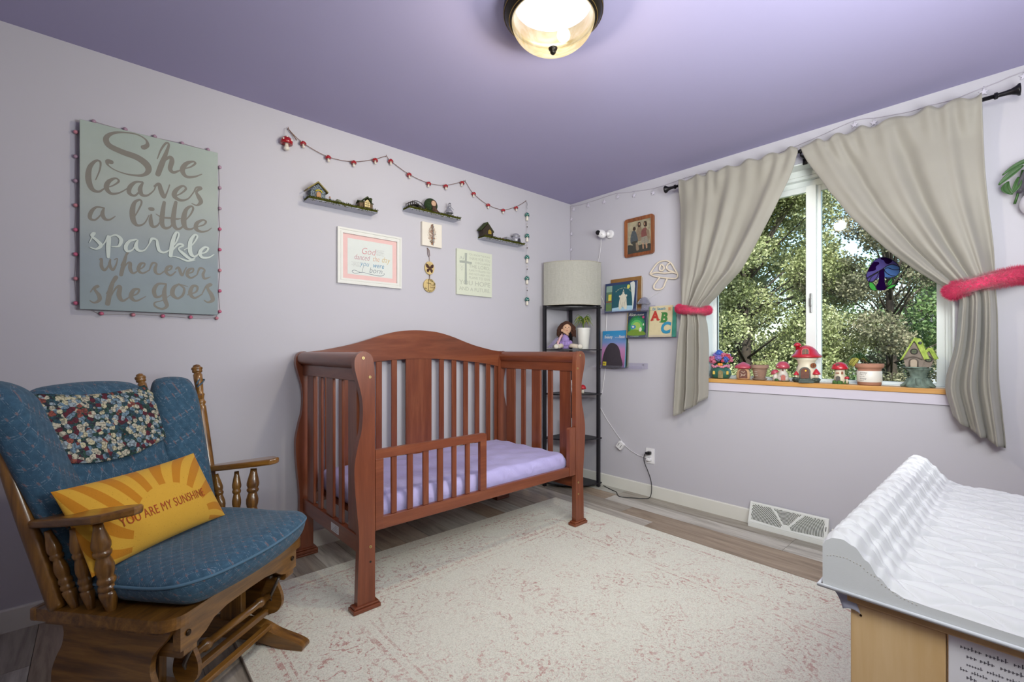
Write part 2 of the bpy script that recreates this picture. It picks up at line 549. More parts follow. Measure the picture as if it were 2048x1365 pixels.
# local: x right along the wall, y out of the room is +, front leans back
VX, VZ = 0.215, 0.150
def vface(a, b, d=0.0):      # a along x (-VX..VX), b up the sloping face 0..1
    y0, z0, y1, z1 = -0.062, 0.030, -0.020, 0.148
    ny, nz = -(z1 - z0), -(y0 - y1)
    l = math.hypot(ny, nz)
    return (a, y0 + (y1 - y0) * b + ny / l * d, z0 + (z1 - z0) * b - nz / l * d * -1)
mb = MB()
mb.prism([(-0.0135, 0.0), (-0.066, 0.0), (-0.066, 0.028), (-0.062, 0.030), (-0.020, 0.148), (-0.0135, 0.150)], 'yz', -VX, VX)
mb.build('housing', M_VENT, vent, bevel=.0015)
mb = MB()
b = 0.012
for a0, a1, b0, b1 in ((-VX, VX, 0, .06), (-VX, VX, .92, 1), (-VX, -VX + b, .06, .92), (VX - b * 1.6, VX, .06, .92)):
    c = [vface(a0, b0, .004), vface(a1, b0, .004), vface(a1, b1, .004), vface(a0, b1, .004), vface(a0, b0, 0), vface(a1, b0, 0), vface(a1, b1, 0), vface(a0, b1, 0)]
    mb.add(c, [(0, 1, 2, 3), (0, 4, 5, 1), (1, 5, 6, 2), (2, 6, 7, 3), (3, 7, 4, 0)])
for ax in (-0.085, 0.085):   # the V-shaped ribs
    w = .004
    c = [vface(-w, .06, .004), vface(w, .06, .004), vface(ax + w, .92, .004), vface(ax - w, .92, .004)]
    mb.add(c, [(0, 1, 2, 3)])
mb.build('face_plate', M_VENT, vent)
mb = MB()
def in_face(a, bb): return abs(a) < VX - .014 and .07 < bb < .91
for i in range(4, 30):
    R_ = i * 0.0078
    run = []
    for k in range(0, 61):
        an = PI * k / 60
        a = R_ * math.cos(an); bb = .06 + R_ * math.sin(an) / 0.125
        # skip where a rib crosses
        rib = abs(abs(a) - 0.085 * (bb - .06) / .86)
        if in_face(a, bb) and rib > .006: run.append((a, bb))
        else:
            if len(run) > 1:
                for (p, q), (r_, s_) in zip(run, run[1:]):
                    h = .0021
                    l = math.hypot(r_ - p, (s_ - q) * .125) or 1
                    nx, nb = -(s_ - q) * .125 / l * h, (r_ - p) / l * h / .125
                    mb.add([vface(p - nx, q - nb, .0012), vface(p + nx, q + nb, .0012), vface(r_ + nx, s_ + nb, .0012), vface(r_ - nx, s_ - nb, .0012)], [(0, 1, 2, 3)])
            run = []
mb.build('slots', M_DARKV, vent)
mb = MB(); mb.mat(0)
mb.add([vface(VX - .012, .42, .006), vface(VX - .008, .42, .006), vface(VX - .008, .62, .006), vface(VX - .012, .62, .006)], [(0, 1, 2, 3)])
mb.build('lever', plain('26272a', .5), vent)

# wall outlet with black plug, white plug
out = thing('wall_outlet', 'white double wall outlet with two plugs under the acrylic ledges', 'outlet', (-0.0005, -0.805, 0.315), WR)
M_PLAST = plain('e6e4e6', .35, var=.02)
mb = MB(); mb.prism(rrect(-.036, .036, -.058, .058, .004), 'xz', -.006, 0); mb.build('face_plate', M_PLAST, out, bevel=.0015)
mb = MB(); mb.prism(rrect(-.017, .017, .006, .04, .012), 'xz', -.009, -.004); mb.prism(rrect(-.017, .017, -.04, -.006, .012), 'xz', -.009, -.004)
so = mb.build('socket', plain('d9d6da', .35), out)
mb = MB(); mb.prism(rrect(-.014, .014, -.035, -.013, .003), 'xz', -.036, -.009); mb.prism(rrect(-.009, .009, -.03, -.018, .003), 'xz', -.046, -.036)
mb.build('white_plug', M_PLAST, out, bevel=.002)['label'] = 'white plug in the lower socket'
mb = MB(); mb.prism(rrect(-.014, .014, .012, .034, .003), 'xz', -.034, -.009); mb.prism(rrect(-.02, .004, .014, .032, .004), 'xz', -.046, -.034)
mb.build('black_plug', plain('17171a', .45), out, bevel=.002)['label'] = 'black plug in the upper socket'
# ================================================================ rug
t = NT('distressed_rug')
tc = t.new('TexCoord'); sx = t.new('SeparateXYZ'); t.link(tc.outputs['Object'], sx.inputs[0])
X_, Y_ = sx.outputs[0], sx.outputs[1]
RW, RL = 2.185, 2.72
co = t.coord('Object')
def absd(a): return t.math('ABSOLUTE', a)
# distance to the nearest rug edge
ex = t.math('SUBTRACT', RW / 2, absd(X_)); ey = t.math('SUBTRACT', RL / 2, absd(Y_))
ed = t.math('MINIMUM', ex, ey)
def band(c, w): return t.math('LESS_THAN', absd(t.math('SUBTRACT', ed, c)), w)
lines = t.math('MAXIMUM', t.math('MAXIMUM', band(.09, .010), band(.40, .012)), t.math('MAXIMUM', band(.445, .006), band(.12, .005)))
vo = t.new('TexVoronoi', feature='SMOOTH_F1'); vo.inputs['Scale'].default_value = 7.5; vo.inputs['Smoothness'].default_value = .2
nzw = t.new('TexNoise'); nzw.inputs['Scale'].default_value = 9; nzw.inputs['Detail'].default_value = 3; t.link(co, nzw.inputs['Vector'])
wv = t.new('VectorMath', operation='MULTIPLY_ADD'); t.link(nzw.outputs['Color'], wv.inputs[0]); wv.inputs[1].default_value = (.20, .20, 0); t.link(co, wv.inputs[2])
t.link(wv.outputs[0], vo.inputs['Vector'])
ring = t.math('LESS_THAN', absd(t.math('SINE', t.math('MULTIPLY', vo.outputs['Distance'], 17))), .5)
motif = t.math('MULTIPLY', ring, t.math('LESS_THAN', vo.outputs['Distance'], .62))
inb = t.math('MULTIPLY', t.math('GREATER_THAN', ed, .14), t.math('LESS_THAN', ed, .39))
centre = t.math('GREATER_THAN', ed, .46)
mot = t.math('ADD', t.math('MULTIPLY', motif, t.math('ADD', t.math('MULTIPLY', inb, .95), t.math('MULTIPLY', centre, .75))), t.math('MULTIPLY', lines, .9))
wear = t.ramp(t.noise(co, 2.6, 5, .7), [(.38, 0.10), (.56, 1.0)])
wear2 = t.ramp(t.noise(co, 55, 4, .8), [(.49, 0.0), (.54, 1.0)])
f = t.math('MULTIPLY', t.math('MULTIPLY', mot, wear), wear2)
fl = t.ramp(t.noise(co, 120, 2, .7), [(.56, 0.0), (.66, 1.0)])
f = t.math('MINIMUM', t.math('ADD', t.math('MULTIPLY', f, .85), t.math('MULTIPLY', t.math('MULTIPLY', fl, wear), .55)), 1.0)
pink = t.ramp(t.noise(co, 2, 2), [(.3, 'b07a70'), (.7, 'c4948a')])
pile = t.noise(co, 210, 3, .7)
cream = t.ramp(pile, [(.3, 'c8c6b6'), (.5, 'e3e1d2'), (.7, 'efedde')])
t.base(t.mix(f, cream, pink), 0.95, 0, 0.1, None, 0.15); t.bump(pile, .55, .006)
M_RUG = t.m
rug = thing('area_rug', 'large cream area rug with a faded pink pattern under the cot', 'rug', (-1.690, -0.345 - RL / 2, 0), math.radians(-.5))
mb = MB(); mb.prism(rrect(-RW / 2, RW / 2, -RL / 2, RL / 2, .01), 'xy', .0005, .0125); mb.build('pile', M_RUG, rug, bevel=.004)
mb = MB()
mb.tube([(-RW / 2, -RL / 2, .006), (-RW / 2, RL / 2, .006), (RW / 2, RL / 2, .006), (RW / 2, -RL / 2, .006)], .0065, 8, closed=True)
mb.build('binding', plain('a89c90', .9), rug)

# ================================================================ toddler cot
WC = dict(c0='53220f', c1='733a22', c2='8d5234')
M_CZ = wood('cherry_wood_upright', axis='z', contrast=.62, rough=.36, coat=.25, **WC)
M_CX = wood('cherry_wood_lengthwise', axis='x', contrast=.62, rough=.36, coat=.25, **WC)
M_CY = wood('cherry_wood_crosswise', axis='y', contrast=.62, rough=.36, coat=.25, **WC)
M_BRASS = plain('c9b27a', .3, .9)
crib = thing('toddler_bed', 'cherry-brown sleigh cot turned toddler bed with a half guard rail', 'bed', (-2.359, -.852, 0), math.radians(.4))
CL, CB = 1.535, .795        # length, back face of back posts
def arc(cx, cz, r, a0, a1, n=8):
    return [(cx + r * math.cos(math.radians(a0 + (a1 - a0) * k / n)), cz + r * math.sin(math.radians(a0 + (a1 - a0) * k / n))) for k in range(n + 1)]
def smooth_line(P, sub=5):
    Q = [P[0]] + P + [P[-1]]; out = []
    for i in range(1, len(Q) - 2):
        for k in range(sub):
            u = k / sub; r = []
            for d in range(len(P[0])):
                p0, p1, p2, p3 = Q[i - 1][d], Q[i][d], Q[i + 1][d], Q[i + 2][d]
                r.append(.5 * (2 * p1 + (p2 - p0) * u + (2 * p0 - 5 * p1 + 4 * p2 - p3) * u * u + (3 * p1 - p0 - 3 * p2 + p3) * u ** 3))
            out.append(tuple(r))
    return out + [tuple(P[-1])]
outer = [(.010, .03), (.013, .15), (.018, .327), (.006, .47), (-.001, .56), (-.001, .645), (.016, .735), (.028, .779), (.034, .84), (.033, .905), (.024, .954), (.010, 1.005), (-.001, 1.05), (-.002, 1.08)]
PROF = smooth_line(outer, 4) + arc(.040, 1.080, .042, 175, 12, 10) + [(.0865, 1.06), (.090, 1.0), (.090, .03)]
def post(mirror, y0, y1):
    P = [((CL - a) if mirror else a, b) for a, b in PROF]
    if mirror: P = P[::-1]
    m_ = MB(); m_.prism(P, 'xz', y0, y1, True)
    # edges of the profile are shaded flat only where they turn sharply
    o = m_.build('post', M_CZ, crib, bevel=.003)
    f_ = MB()
    x0 = CL - .112 if mirror else -.012
    f_.box(x0, x0 + .124, y0 - .014, y1 + .014, 0.0125, .030 if y0 < .3 else .030)
    f_.box(x0 + .006, x0 + .118, y0 - .008, y1 + .008, .030, .040)
    if y0 > .3: f_.box(x0, x0 + .124, y0 - .014, y1 + .014, 0.0, .0125)
    f_.build('foot', M_CX, o, bevel=.004)
    return o
fl_ = post(False, .012, .044); fr_ = post(True, .012, .044); post(False, .765, .797); post(True, .765, .797)
# brass barrel-nut screws on the front posts
for par, x, z in ((fl_, .036, 1.094), (fl_, .066, 1.012), (fl_, .069, .279), (fr_, CL - .048, 1.094), (fr_, CL - .073, 1.012), (fr_, CL - .066, .285), (fr_, CL - .066, .212)):
    b = MB(); b.mat(0); b.tube([(x, .0095, z), (x, .013, z)], .0060, 14); b.mat(1); b.tube([(x, .0088, z), (x, .0098, z)], .0022, 8)
    b.build('screw', [M_BRASS, plain('1d0f0a', .6)], par)
b = MB(); b.tube([(.069, .0115, .214), (.069, .0125, .214)], .005, 12); b.build('screw_hole', plain('1d0f0a', .6), fl_)

# back board with camelback top
top = [(.045, 1.117), (.12, 1.125), (.184, 1.136), (.301, 1.160), (.40, 1.188), (.490, 1.217), (.58, 1.240), (.66, 1.253), (.7675, 1.258)]
top = top + [(CL - a, z) for a, z in top[-2::-1]]
bot = [(CL - .06, 1.000), (CL - .20, 1.028), (CL - .40, 1.052), (CL - .60, 1.068), (.7675, 1.073), (.60, 1.068), (.40, 1.052), (.20, 1.028), (.06, 1.0)]
m_ = MB(); m_.prism(smooth_line(top, 4) + smooth_line(bot, 3), 'xz', .768, .792)
m_.build('headboard', M_CX, crib, bevel=.003)
half = [(.571, .609), (.467, .506), (.365, .405), (.262, .302), (.158, .198), (.095, .118)]
m_ = MB(); m_.box(.088, CL - .088, .770, .790, .28, .34); m_.build('back_rail', M_CX, crib, bevel=.003)
def slat(x0, x1, y0, y1, z0, z1, name='slat', mat=None, par=None):
    s_ = MB(); s_.box(x0, x1, y0, y1, z0, z1); return s_.build(name, mat or M_CZ, par or crib, bevel=.0025, seg=1)
for a, c in half:
    z1 = 1.02 + .05 * min(1, (a / .6))
    slat(a, c, .774, .786, .335, z1); slat(CL - c, CL - a, .774, .786, .335, z1)
slat(.672, .864, .773, .787, .335, 1.08, 'centre_panel')
# end panels
for e in (0, 1):
    sx_ = lambda s: CL - s if e else s
    r0 = MB()
    cx = .040
    P = arc(cx, 1.082, .037, -20, 215, 14) + [(.030, 1.048), (.066, 1.048)]
    P = [(sx_(a), z) for a, z in P]
    r0.prism(P, 'xz', .044, .765, True); r0.build('top_roll', M_CY, crib, bevel=.002)
    a0, a1 = sorted((sx_(.034), sx_(.062)))
    r0 = MB(); r0.box(a0, a1, .044, .765, .992, 1.048); r0.build('upper_rail', M_CY, crib, bevel=.002)
    r0 = MB(); r0.box(a0, a1, .044, .765, .244, .317); lr = r0.build('lower_rail', M_CY, crib, bevel=.002)
    a0, a1 = sorted((sx_(.041), sx_(.055)))
    for c, w in ((.135, .094), (.27, .042), (.402, .088), (.534, .042), (.668, .094)):
        slat(a0, a1, c - w / 2, c + w / 2, .317, .993)
    if not e:
        r0 = MB(); r0.box(.0325, .0338, .27, .36, .262, .300)
        r0.mat(1)
        for k in range(4): r0.box(.0322, .0325, .28, .345 - k * .012, .268 + k * .008, .270 + k * .008)
        r0.build('maker_label', [plain('c9c6cc', .5), plain('77727a', .6)], lr)
# front rail, guard rail, bracket stile
YF0, YF1 = .016, .040
m_ = MB(); m_.box(.090, CL - .092, YF0, YF1, .338, .393); m_.build('front_rail', M_CX, crib, bevel=.003)
gr = MB()
P = rrect(.093, .717, .340, .692, .016, 5, (1, 0, 0, 0))
gr.box(.093, .131, YF0 - .003, YF1 - .004, .340, .652)
gr.box(.676, .717, YF0 - .003, YF1 - .004, .393, .652)
gr.prism(rrect(.093, .717, .652, .692, .016, 5, (1, 0, 0, 0)), 'xz', YF0 - .003, YF1 - .004)
guard = gr.build('guard_rail', M_CX, crib, bevel=.002)
for a, c in ((.173, .200), (.254, .283), (.337, .368), (.418, .450), (.503, .530), (.586, .614)):
    slat(a, c, .020, .033, .393, .653, 'slat', M_CZ, guard)
m_ = MB(); m_.prism(rrect(CL - .150, CL - .092, .338, .640, .018, 5, (0, 1, 0, 0)), 'xz', YF0 - .003, YF1); m_.build('bracket', M_CZ, crib, bevel=.002)
m_ = MB(); m_.box(.0905, .0945, .018, .036, .335, .40); m_.build('bracket', plain('17151a', .5, .4), crib)['label'] = 'black metal bracket'
# slatted base carrying the mattress
m_ = MB()
m_.box(.10, CL - .10, .09, .72, .3435, .352); m_.box(.10, CL - .10, .12, .15, .331, .343); m_.box(.10, CL - .10, .66, .69, .331, .343)
m_.build('mattress_base', M_CX, crib)

# mattress with fitted sheet
t = NT('lilac_sheet')
co = t.coord('Object', (5, 1.4, 3), (0, 0, .5))
cw = t.noise(co, 3.2, 4, .6, .8); ct = t.noise(t.coord(), 3, 2)
t.base(t.ramp(ct, [(.3, 'aba2cf'), (.7, 'b5add9')]), .75, 0, .3, None, .1); t.bump(cw, .55, .012)
M_SHEET = t.m
mat_ = thing('crib_mattress', 'cot mattress in a lilac fitted sheet', 'mattress', (-2.359, -.852, .3485), math.radians(.4))
def mwr(x, y, z, top):
    d = .0030 * math.sin(x * 31 + y * 17) * math.sin(y * 23 - x * 9) + .002 * math.sin(x * 14 - y * 40)
    return (x, y + (.004 * math.sin(x * 55 + z * 40) if abs(y) > .33 else 0), z + d)
mb = MB(); mb.at((.7675, .405, .060)); cushion(mb, .663, .352, .060, .056, .06, .10, 130, 60, .025, mwr); mb.build('fitted_sheet', M_SHEET, mat_)
# ================================================================ glider chair
CW_ = dict(c0='4a2e14', c1='765021', c2='966a30')
M_HZ = wood('honey_oak_upright', axis='z', rough=.28, coat=.45, scale=1.4, **CW_)
M_HX = wood('honey_oak_lengthwise', axis='x', rough=.28, coat=.45, scale=1.4, **CW_)
M_HY = wood('honey_oak_crosswise', axis='y', rough=.28, coat=.45, scale=1.4, **CW_)
M_BOLT = plain('3a2a1c', .35, .7)
CH_LOC, CH_ROT = (-3.0106, -1.1622, 0), math.radians(-51)
chair = thing('glider_chair', 'honey-brown wooden glider rocking chair with turned spindles at the left', 'chair', CH_LOC, CH_ROT)
SW = .585     # seat width; x = forward, y = across (0 is the near side)
# seat frame: side rails, front rail with rounded corners
def loop_outline(x0, x1, y0, y1, r):
    return rrect(x0, x1, y0, y1, r, 6, (1, 0, 0, 1))
m_ = MB()
m_.prism(rrect(-.445, .008, -.014, SW + .014, .055, 8, (1, 0, 0, 1)), 'xy', .352, .386)
m_.build('seat_frame', M_HY, chair, bevel=.007)
m_ = MB(); m_.prism(rrect(-.42, -.022, -.004, SW + .004, .04, 6, (1, 0, 0, 1)), 'xy', .340, .352); m_.build('seat_moulding', M_HY, chair, bevel=.003)
# end caps on the near rail
for y in (-.017, SW - .055):
    m_ = MB(); m_.box(-.458, -.435, y, y + .072, .350, .388); m_.build('end_cap', M_HX, chair, bevel=.006)
# front apron, arched underneath
P = [(.03, .352), (.03, .276), (.085, .272), (.12, .286), (.15, .308), (.20, .318), (.30, .320), (.38, .318), (.435, .308), (.465, .286), (.50, .272), (.555, .276), (.555, .352)]
m_ = MB(); m_.prism(P, 'yz', -.032, -.008); ap = m_.build('front_apron', M_HY, chair, bevel=.003)
for y in (.055, .53):
    b = MB(); b.ell((-.006, y, .318), (.004, .009, .009), 12, 6); b.build('bolt_head', M_BOLT, ap)
# shaped side boards
PS = smooth_line([(-.400, .352), (-.392, .33), (-.385, .30), (-.392, .26), (-.412, .22), (-.428, .17), (-.425, .11), (-.40, .07), (-.34, .05), (-.28, .062), (-.24, .075), (-.20, .062), (-.15, .05), (-.10, .07), (-.075, .12), (-.085, .17), (-.095, .21), (-.085, .26), (-.05, .30), (-.030, .33), (-.028, .352)], 4)
for y in (.018, SW - .036):
    m_ = MB(); m_.prism([(a, b_ * .93 + .352 * .07) for a, b_ in PS], 'xz', y, y + .018, True); sb = m_.build('side_board', M_HX, chair, bevel=.004)
    q = MB()
    q.tube([(-.30, y - .002, .10), (-.30, y + .001, .10)], .032, 20)
    dd_ = q.build('routed_disc', M_HX, sb, bevel=.001); d2_ = dd_.copy(); COL.objects.link(d2_); d2_.parent = sb; d2_.location = (.12, 0, 0)

def turned(name, p0, p1, r, prof, mat=M_HZ, n=18):
    m_ = MB(); m_.lathe_axis([(a * r, b) for b, a in prof], p0, p1, n); return m_.build(name, mat, chair)
POSTP = [(0, .95), (.02, 1.0), (.30, 1.0), (.34, 1.0), (.40, .98), (.52, .92), (.62, .86), (.70, .80), (.735, .78), (.745, .60), (.755, .80), (.765, .84), (.775, .62), (.785, .60), (.80, .70), (.81, .80), (.82, .62), (.84, .66), (.90, .78), (.935, .80), (.94, .66), (.946, .60), (.950, .84), (.957, .90), (.963, .84), (.968, .96), (.974, 1.0), (.980, .92), (.985, .60), (.990, .66), (.995, .52), (1.0, .1)]
def bpost(y0, y1, x0, x1, z0=.385, z1=1.066, r=.0215):
    return turned('back_post', (x0, y0, z0), (x1, y1, z1), r, POSTP)
bpost(.004, -.070, -.385, -.572)
bpost(SW - .004, SW + .072, -.385, -.550)
bpost(.085, .060, -.425, -.630, z1=.975, r=.019); bpost(SW - .115, SW - .098, -.425, -.650, z1=1.034, r=.019)
for P in ([(-.525, -.052, .93), (-.60, .10, .93), (-.61, .20, .93), (-.61, .39, .93), (-.60, .48, .93), (-.505, SW + .052, .93)], [(-.40, .0, .46), (-.435, .11, .46), (-.44, .20, .46), (-.44, .39, .46), (-.435, .47, .46), (-.40, SW, .46)]):
    m_ = MB(); m_.tube(P, .012, 8); m_.build('back_rail', M_HY, chair)
SPP = [(0, .50), (.03, .56), (.12, .80), (.20, 1.0), (.235, 1.0), (.245, .82), (.252, .80), (.262, .98), (.285, 1.02), (.305, .98), (.315, .84), (.33, .86), (.345, .98), (.365, 1.0), (.39, .90), (.40, .80), (.42, .82), (.47, .98), (.53, 1.0), (.58, .86), (.62, .72), (.635, .70), (.645, .88), (.67, .98), (.69, .96), (.70, .84), (.71, .84), (.74, 1.0), (.78, 1.02), (.86, .82), (.94, .58), (1.0, .50)]
for s in (0, 1):
    yy = lambda w: SW - w if s else w
    for (xb, wb, xt, wt, zt, r) in ((-.335, .012, -.400, -.012, .612, .0165), (-.283, .014, -.308, -.016, .626, .0165), (-.218, .016, -.228, -.014, .642, .0225)):
        turned('spindle', (xb, yy(wb), .382), (xt, yy(wt), zt), r, SPP)
# arms: flat boards widening to the front
ARM = [(-.484, .014), (-.488, -.010), (-.474, -.028), (-.30, -.055), (-.190, -.064), (-.165, -.058), (-.112, -.012), (-.108, .010), (-.125, .028), (-.20, .030), (-.34, .024), (-.45, .022)]
for s in (0, 1):
    P = [(a, (SW - b) if s else b) for a, b in ARM]
    if s: P = P[::-1]
    m_ = MB(); n = len(P)
    zb = lambda a: .612 + (a + .50) * .150
    vs = [(a, b, zb(a)) for a, b in P] + [(a, b, zb(a) + .024) for a, b in P]
    m_.add(vs, [tuple(range(n)), tuple(range(2 * n - 1, n - 1, -1))] + [(i, i + n, (i + 1) % n + n, (i + 1) % n) for i in range(n)], False)
    m_.build('armrest', M_HX, chair, bevel=.007, seg=3)
# glider base
def foot_poly():
    return smooth_line([(.075, .004), (.085, .02), (.078, .034), (.04, .048), (-.03, .066), (-.09, .090), (-.15, .098), (-.25, .098), (-.31, .090), (-.37, .066), (-.44, .048), (-.478, .034), (-.485, .02), (-.475, .004), (-.44, .004), (-.30, .030), (-.20, .034), (-.10, .030), (.03, .004)], 3)
for y in (.115, .455):
    m_ = MB(); m_.prism(foot_poly(), 'xz', y, y + .045); m_.build('foot', M_HX, chair, bevel=.006)
    m_ = MB(); m_.box(-.265, -.175, y + .008, y + .036, .09, .286); m_.build('upright', M_HZ, chair, bevel=.004)
    m_ = MB(); m_.box(-.34, -.05, y + .006, y + .038, .286, .312); m_.build('upper_bar', M_HX, chair, bevel=.004)
for x, z, r, fl2 in ((-.065, .198, .0125, 1), ):
    turned('front_rod', (x, .135, z), (x, .470, z), .0145, [(0, .9), (.10, .9), (.105, 1.25), (.16, 1.25), (.165, .9), (.83, .9), (.835, 1.25), (.895, 1.25), (.9, .9), (1, .9)], M_HY, 14)
for x, z, h in ((-.075, .140, .020), (-.062, .086, .018), (-.37, .086, .018)):
    m_ = MB(); m_.box(x - .012, x + .012, .14, .47, z - h / 2, z + h / 2); m_.build('stretcher', M_HY, chair, bevel=.003)
# hanging arms: block under the seat, teardrop link, metal joint
for y, s in ((.045, 1), (.498, -1)):
    m_ = MB(); m_.prism(rrect(-.13, -.012, .248, .290, .012, 4), 'xz', y, y + .045); m_.build('hanger_block', M_HX, chair, bevel=.004)
    q = smooth_line([(-.075, .262), (-.045, .262), (-.030, .235), (-.016, .20), (-.016, .165), (-.035, .138), (-.060, .130), (-.085, .140), (-.10, .165), (-.098, .20), (-.085, .235), (-.075, .262)], 3)
    yy = y + .052 if s > 0 else y - .022
    m_ = MB(); m_.prism(q, 'xz', yy, yy + .014); lk = m_.build('link_arm', M_HX, chair, bevel=.003)
    q = MB(); q.tube([(-.020, yy - .006, .272), (-.058, yy - .004, .195), (-.060, yy + .02, .150)], .006, 8); q.ell((-.058, yy - .004, .272), (.009, .009, .009)); q.build('metal_joint', plain('6d6660', .3, .8), lk)

# ---------------------------------------------------------------- upholstery
t = NT('blue_chair_fabric')
co = t.coord()
uvc = t.coord('UV')
base_n = t.noise(co, 55, 3, .6)
col = t.ramp(base_n, [(.3, '314c60'), (.55, '39576c'), (.75, '426278')])
sp = t.new('SeparateXYZ'); t.link(co, sp.inputs[0])
def diag(a, k, w):
    m = t.math('FRACT', t.math('MULTIPLY', a, k))
    return t.math('LESS_THAN', t.math('ABSOLUTE', t.math('SUBTRACT', m, .5)), w)
hx = t.math('ADD', sp.outputs[0], t.math('MULTIPLY', sp.outputs[2], .9))
d1 = t.math('ADD', hx, sp.outputs[1]); d2 = t.math('SUBTRACT', hx, sp.outputs[1])
K = 26
l1 = diag(d1, K, .030); l2 = diag(d2, K, .030)
l1b = diag(t.math('ADD', d1, .006), K, .020); l2b = diag(t.math('ADD', d2, .006), K, .020)
ln = t.math('MAXIMUM', t.math('MAXIMUM', l1, l2), t.math('MAXIMUM', l1b, l2b))
brk = t.ramp(t.noise(co, 150, 2), [(.45, 0.0), (.6, 1.0)])
col = t.mix(t.math('MULTIPLY', t.math('MULTIPLY', ln, brk), .42), col, '8d98a6')
cr = t.math('MULTIPLY', diag(d1, K, .10), diag(d2, K, .10))
col = t.mix(t.math('MULTIPLY', cr, .55), col, '7d5f5c')
t.base(col, .9, 0, .15, None, .12); t.bump(t.noise(co, 420, 2), .35, .002)
M_BLUE = t.m
sc_ = thing('seat_cushion', 'blue lattice-patterned seat cushion with piping on the rocking chair', 'cushion', (CH_LOC[0], CH_LOC[1], .386), CH_ROT)
def seat_x(x, y, z, top):
    # rounded front edge, sits slightly crowned
    fx = .5 + x / .46
    bow = .050 * (1 - (y / .285) ** 2) * max(0, fx)
    pull = .025 * max(0, -fx + .6)
    lump = .006 * math.sin(x * 14) * math.cos(y * 12) if top else 0
    y2 = y * (1 - .05 * max(0, -x / .22))
    fz = max(0, fx)
    z = z * (1 - .42 * fz) if top else z * (1 + .75 * fz)
    return (x + bow, y2, z + lump + .038 * fz)
mb = MB(); mb.at((-.188, .30, .0525)); cushion(mb, .226, .292, .056, .052, .34, .30, 48, 56, .10, seat_x)
mb.build('cover', M_BLUE, sc_)
def rim(W, Dp, corner, extra, off, n=30):
    pts = []
    for (u0, v0, u1, v1) in ((-1, -1, 1, -1), (1, -1, 1, 1), (1, 1, -1, 1), (-1, 1, -1, -1)):
        for k in range(n):
            s_ = -math.cos(PI * k / n) * .5 + .5
            u = u0 + (u1 - u0) * s_; v = v0 + (v1 - v0) * s_
            x = u * W * (1 - corner * v ** 10); y = v * Dp * (1 - corner * u ** 10)
            p = extra(x, y, 0, True) if extra else (x, y, 0)
            pts.append((p[0] + off[0], p[1] + off[1], p[2] + off[2]))
    return pts
mb = MB(); mb.tube(rim(.226, .292, .10, seat_x, (-.188, .30, .0525)), .0048, 7, closed=True); mb.build('piping', plain('4d6c82', .9), sc_)

bc = thing('back_cushion', 'tall blue lattice-patterned back cushion with side wings, tied to the rocking chair', 'cushion', (CH_LOC[0], CH_LOC[1], .45), CH_ROT)
# cushion surface leaning with the posts; y across, z up
def lean(z): return -.410 - .415 * z            # post line at height z above the cushion foot
def panel(yc, hw, z0, z1, th, turn, xo, crown=.02, tuft=False, flare=0.0, back=0.0):
    m_ = MB()
    def ex(x, y, z, top):
        # x: across, y: up, z: puff
        zz = (z0 + z1) / 2 + y
        zz += crown * (1 - (x / hw) ** 2) * max(0, y / ((z1 - z0) / 2))
        p = z
        if tuft and top:
            for ty, tz in ((0, .16), (.0, .36)):
                d2_ = ((x - ty) / .05) ** 2 + ((zz - tz) / .05) ** 2
                p -= .030 * math.exp(-d2_)
            p -= .010 * math.exp(-(x / .02) ** 2)
        ca, sa = math.cos(turn), math.sin(turn)
        fz = zz - .56
        return (lean(zz) + xo + back * fz + p * ca + x * sa, yc + flare * fz + x * ca - p * sa, zz)
    cushion(m_, hw, (z1 - z0) / 2, th, .03, .55, .22, 30, 44, .12, ex)
    return m_
panel(.278, .222, -.02, .545, .062, 0, .0, .020, True).build('centre_panel', M_BLUE, bc)
panel(-.022, .090, .00, .560, .066, -.62, .075, .03, flare=-.215, back=.13).build('wing', M_BLUE, bc)
panel(.556, .082, .00, .548, .066, .62, .070, .020, flare=.13, back=.10).build('wing', M_BLUE, bc)
mb = MB()
mb.tube([(-.495, .60, .535), (-.505, .618, .545), (-.520, .640, .55), (-.530, .662, .55), (-.520, .668, .548), (-.508, .640, .535), (-.490, .60, .525)], .0045, 6, flat=.5)
mb.build('tie', M_BLUE, bc)

# floral headrest cloth over the cushion top
t = NT('floral_cloth')
co = t.coord('Object')
v1 = t.new('TexVoronoi', feature='F1'); v1.inputs['Scale'].default_value = 66; t.link(co, v1.inputs['Vector'])
v2 = t.new('TexVoronoi', feature='F1'); v2.inputs['Scale'].default_value = 150; t.link(co, v2.inputs['Vector'])
hue = t.new('SeparateXYZ'); t.link(v1.outputs['Color'], hue.inputs[0])
pet = t.ramp(hue.outputs[0], [(0, 'b5b09c'), (.24, '6c8494'), (.42, 'b9b394'), (.54, '5a2630'), (.64, '8f9ea6'), (.78, '2f4c58'), (.92, '84493f')], 'CONSTANT')
leaf = t.ramp(t.noise(co, 90, 3), [(.4, '1d3030'), (.52, '37564a'), (.62, '2a2a3a')])
flw = t.math('LESS_THAN', t.math('ADD', v1.outputs['Distance'], t.math('MULTIPLY', t.noise(co, 160, 2), .30)), .80)
col = t.mix(flw, leaf, pet)
col = t.mix(t.math('MULTIPLY', t.math('GREATER_THAN', v2.outputs['Distance'], .55), .55), col, '28262f')
t.base(col, .85, 0, .2); M_FLORAL = t.m
cl = thing('headrest_cloth', 'small floral print cloth draped over the top of the chair back', 'cloth', (CH_LOC[0], CH_LOC[1], .45), CH_ROT)
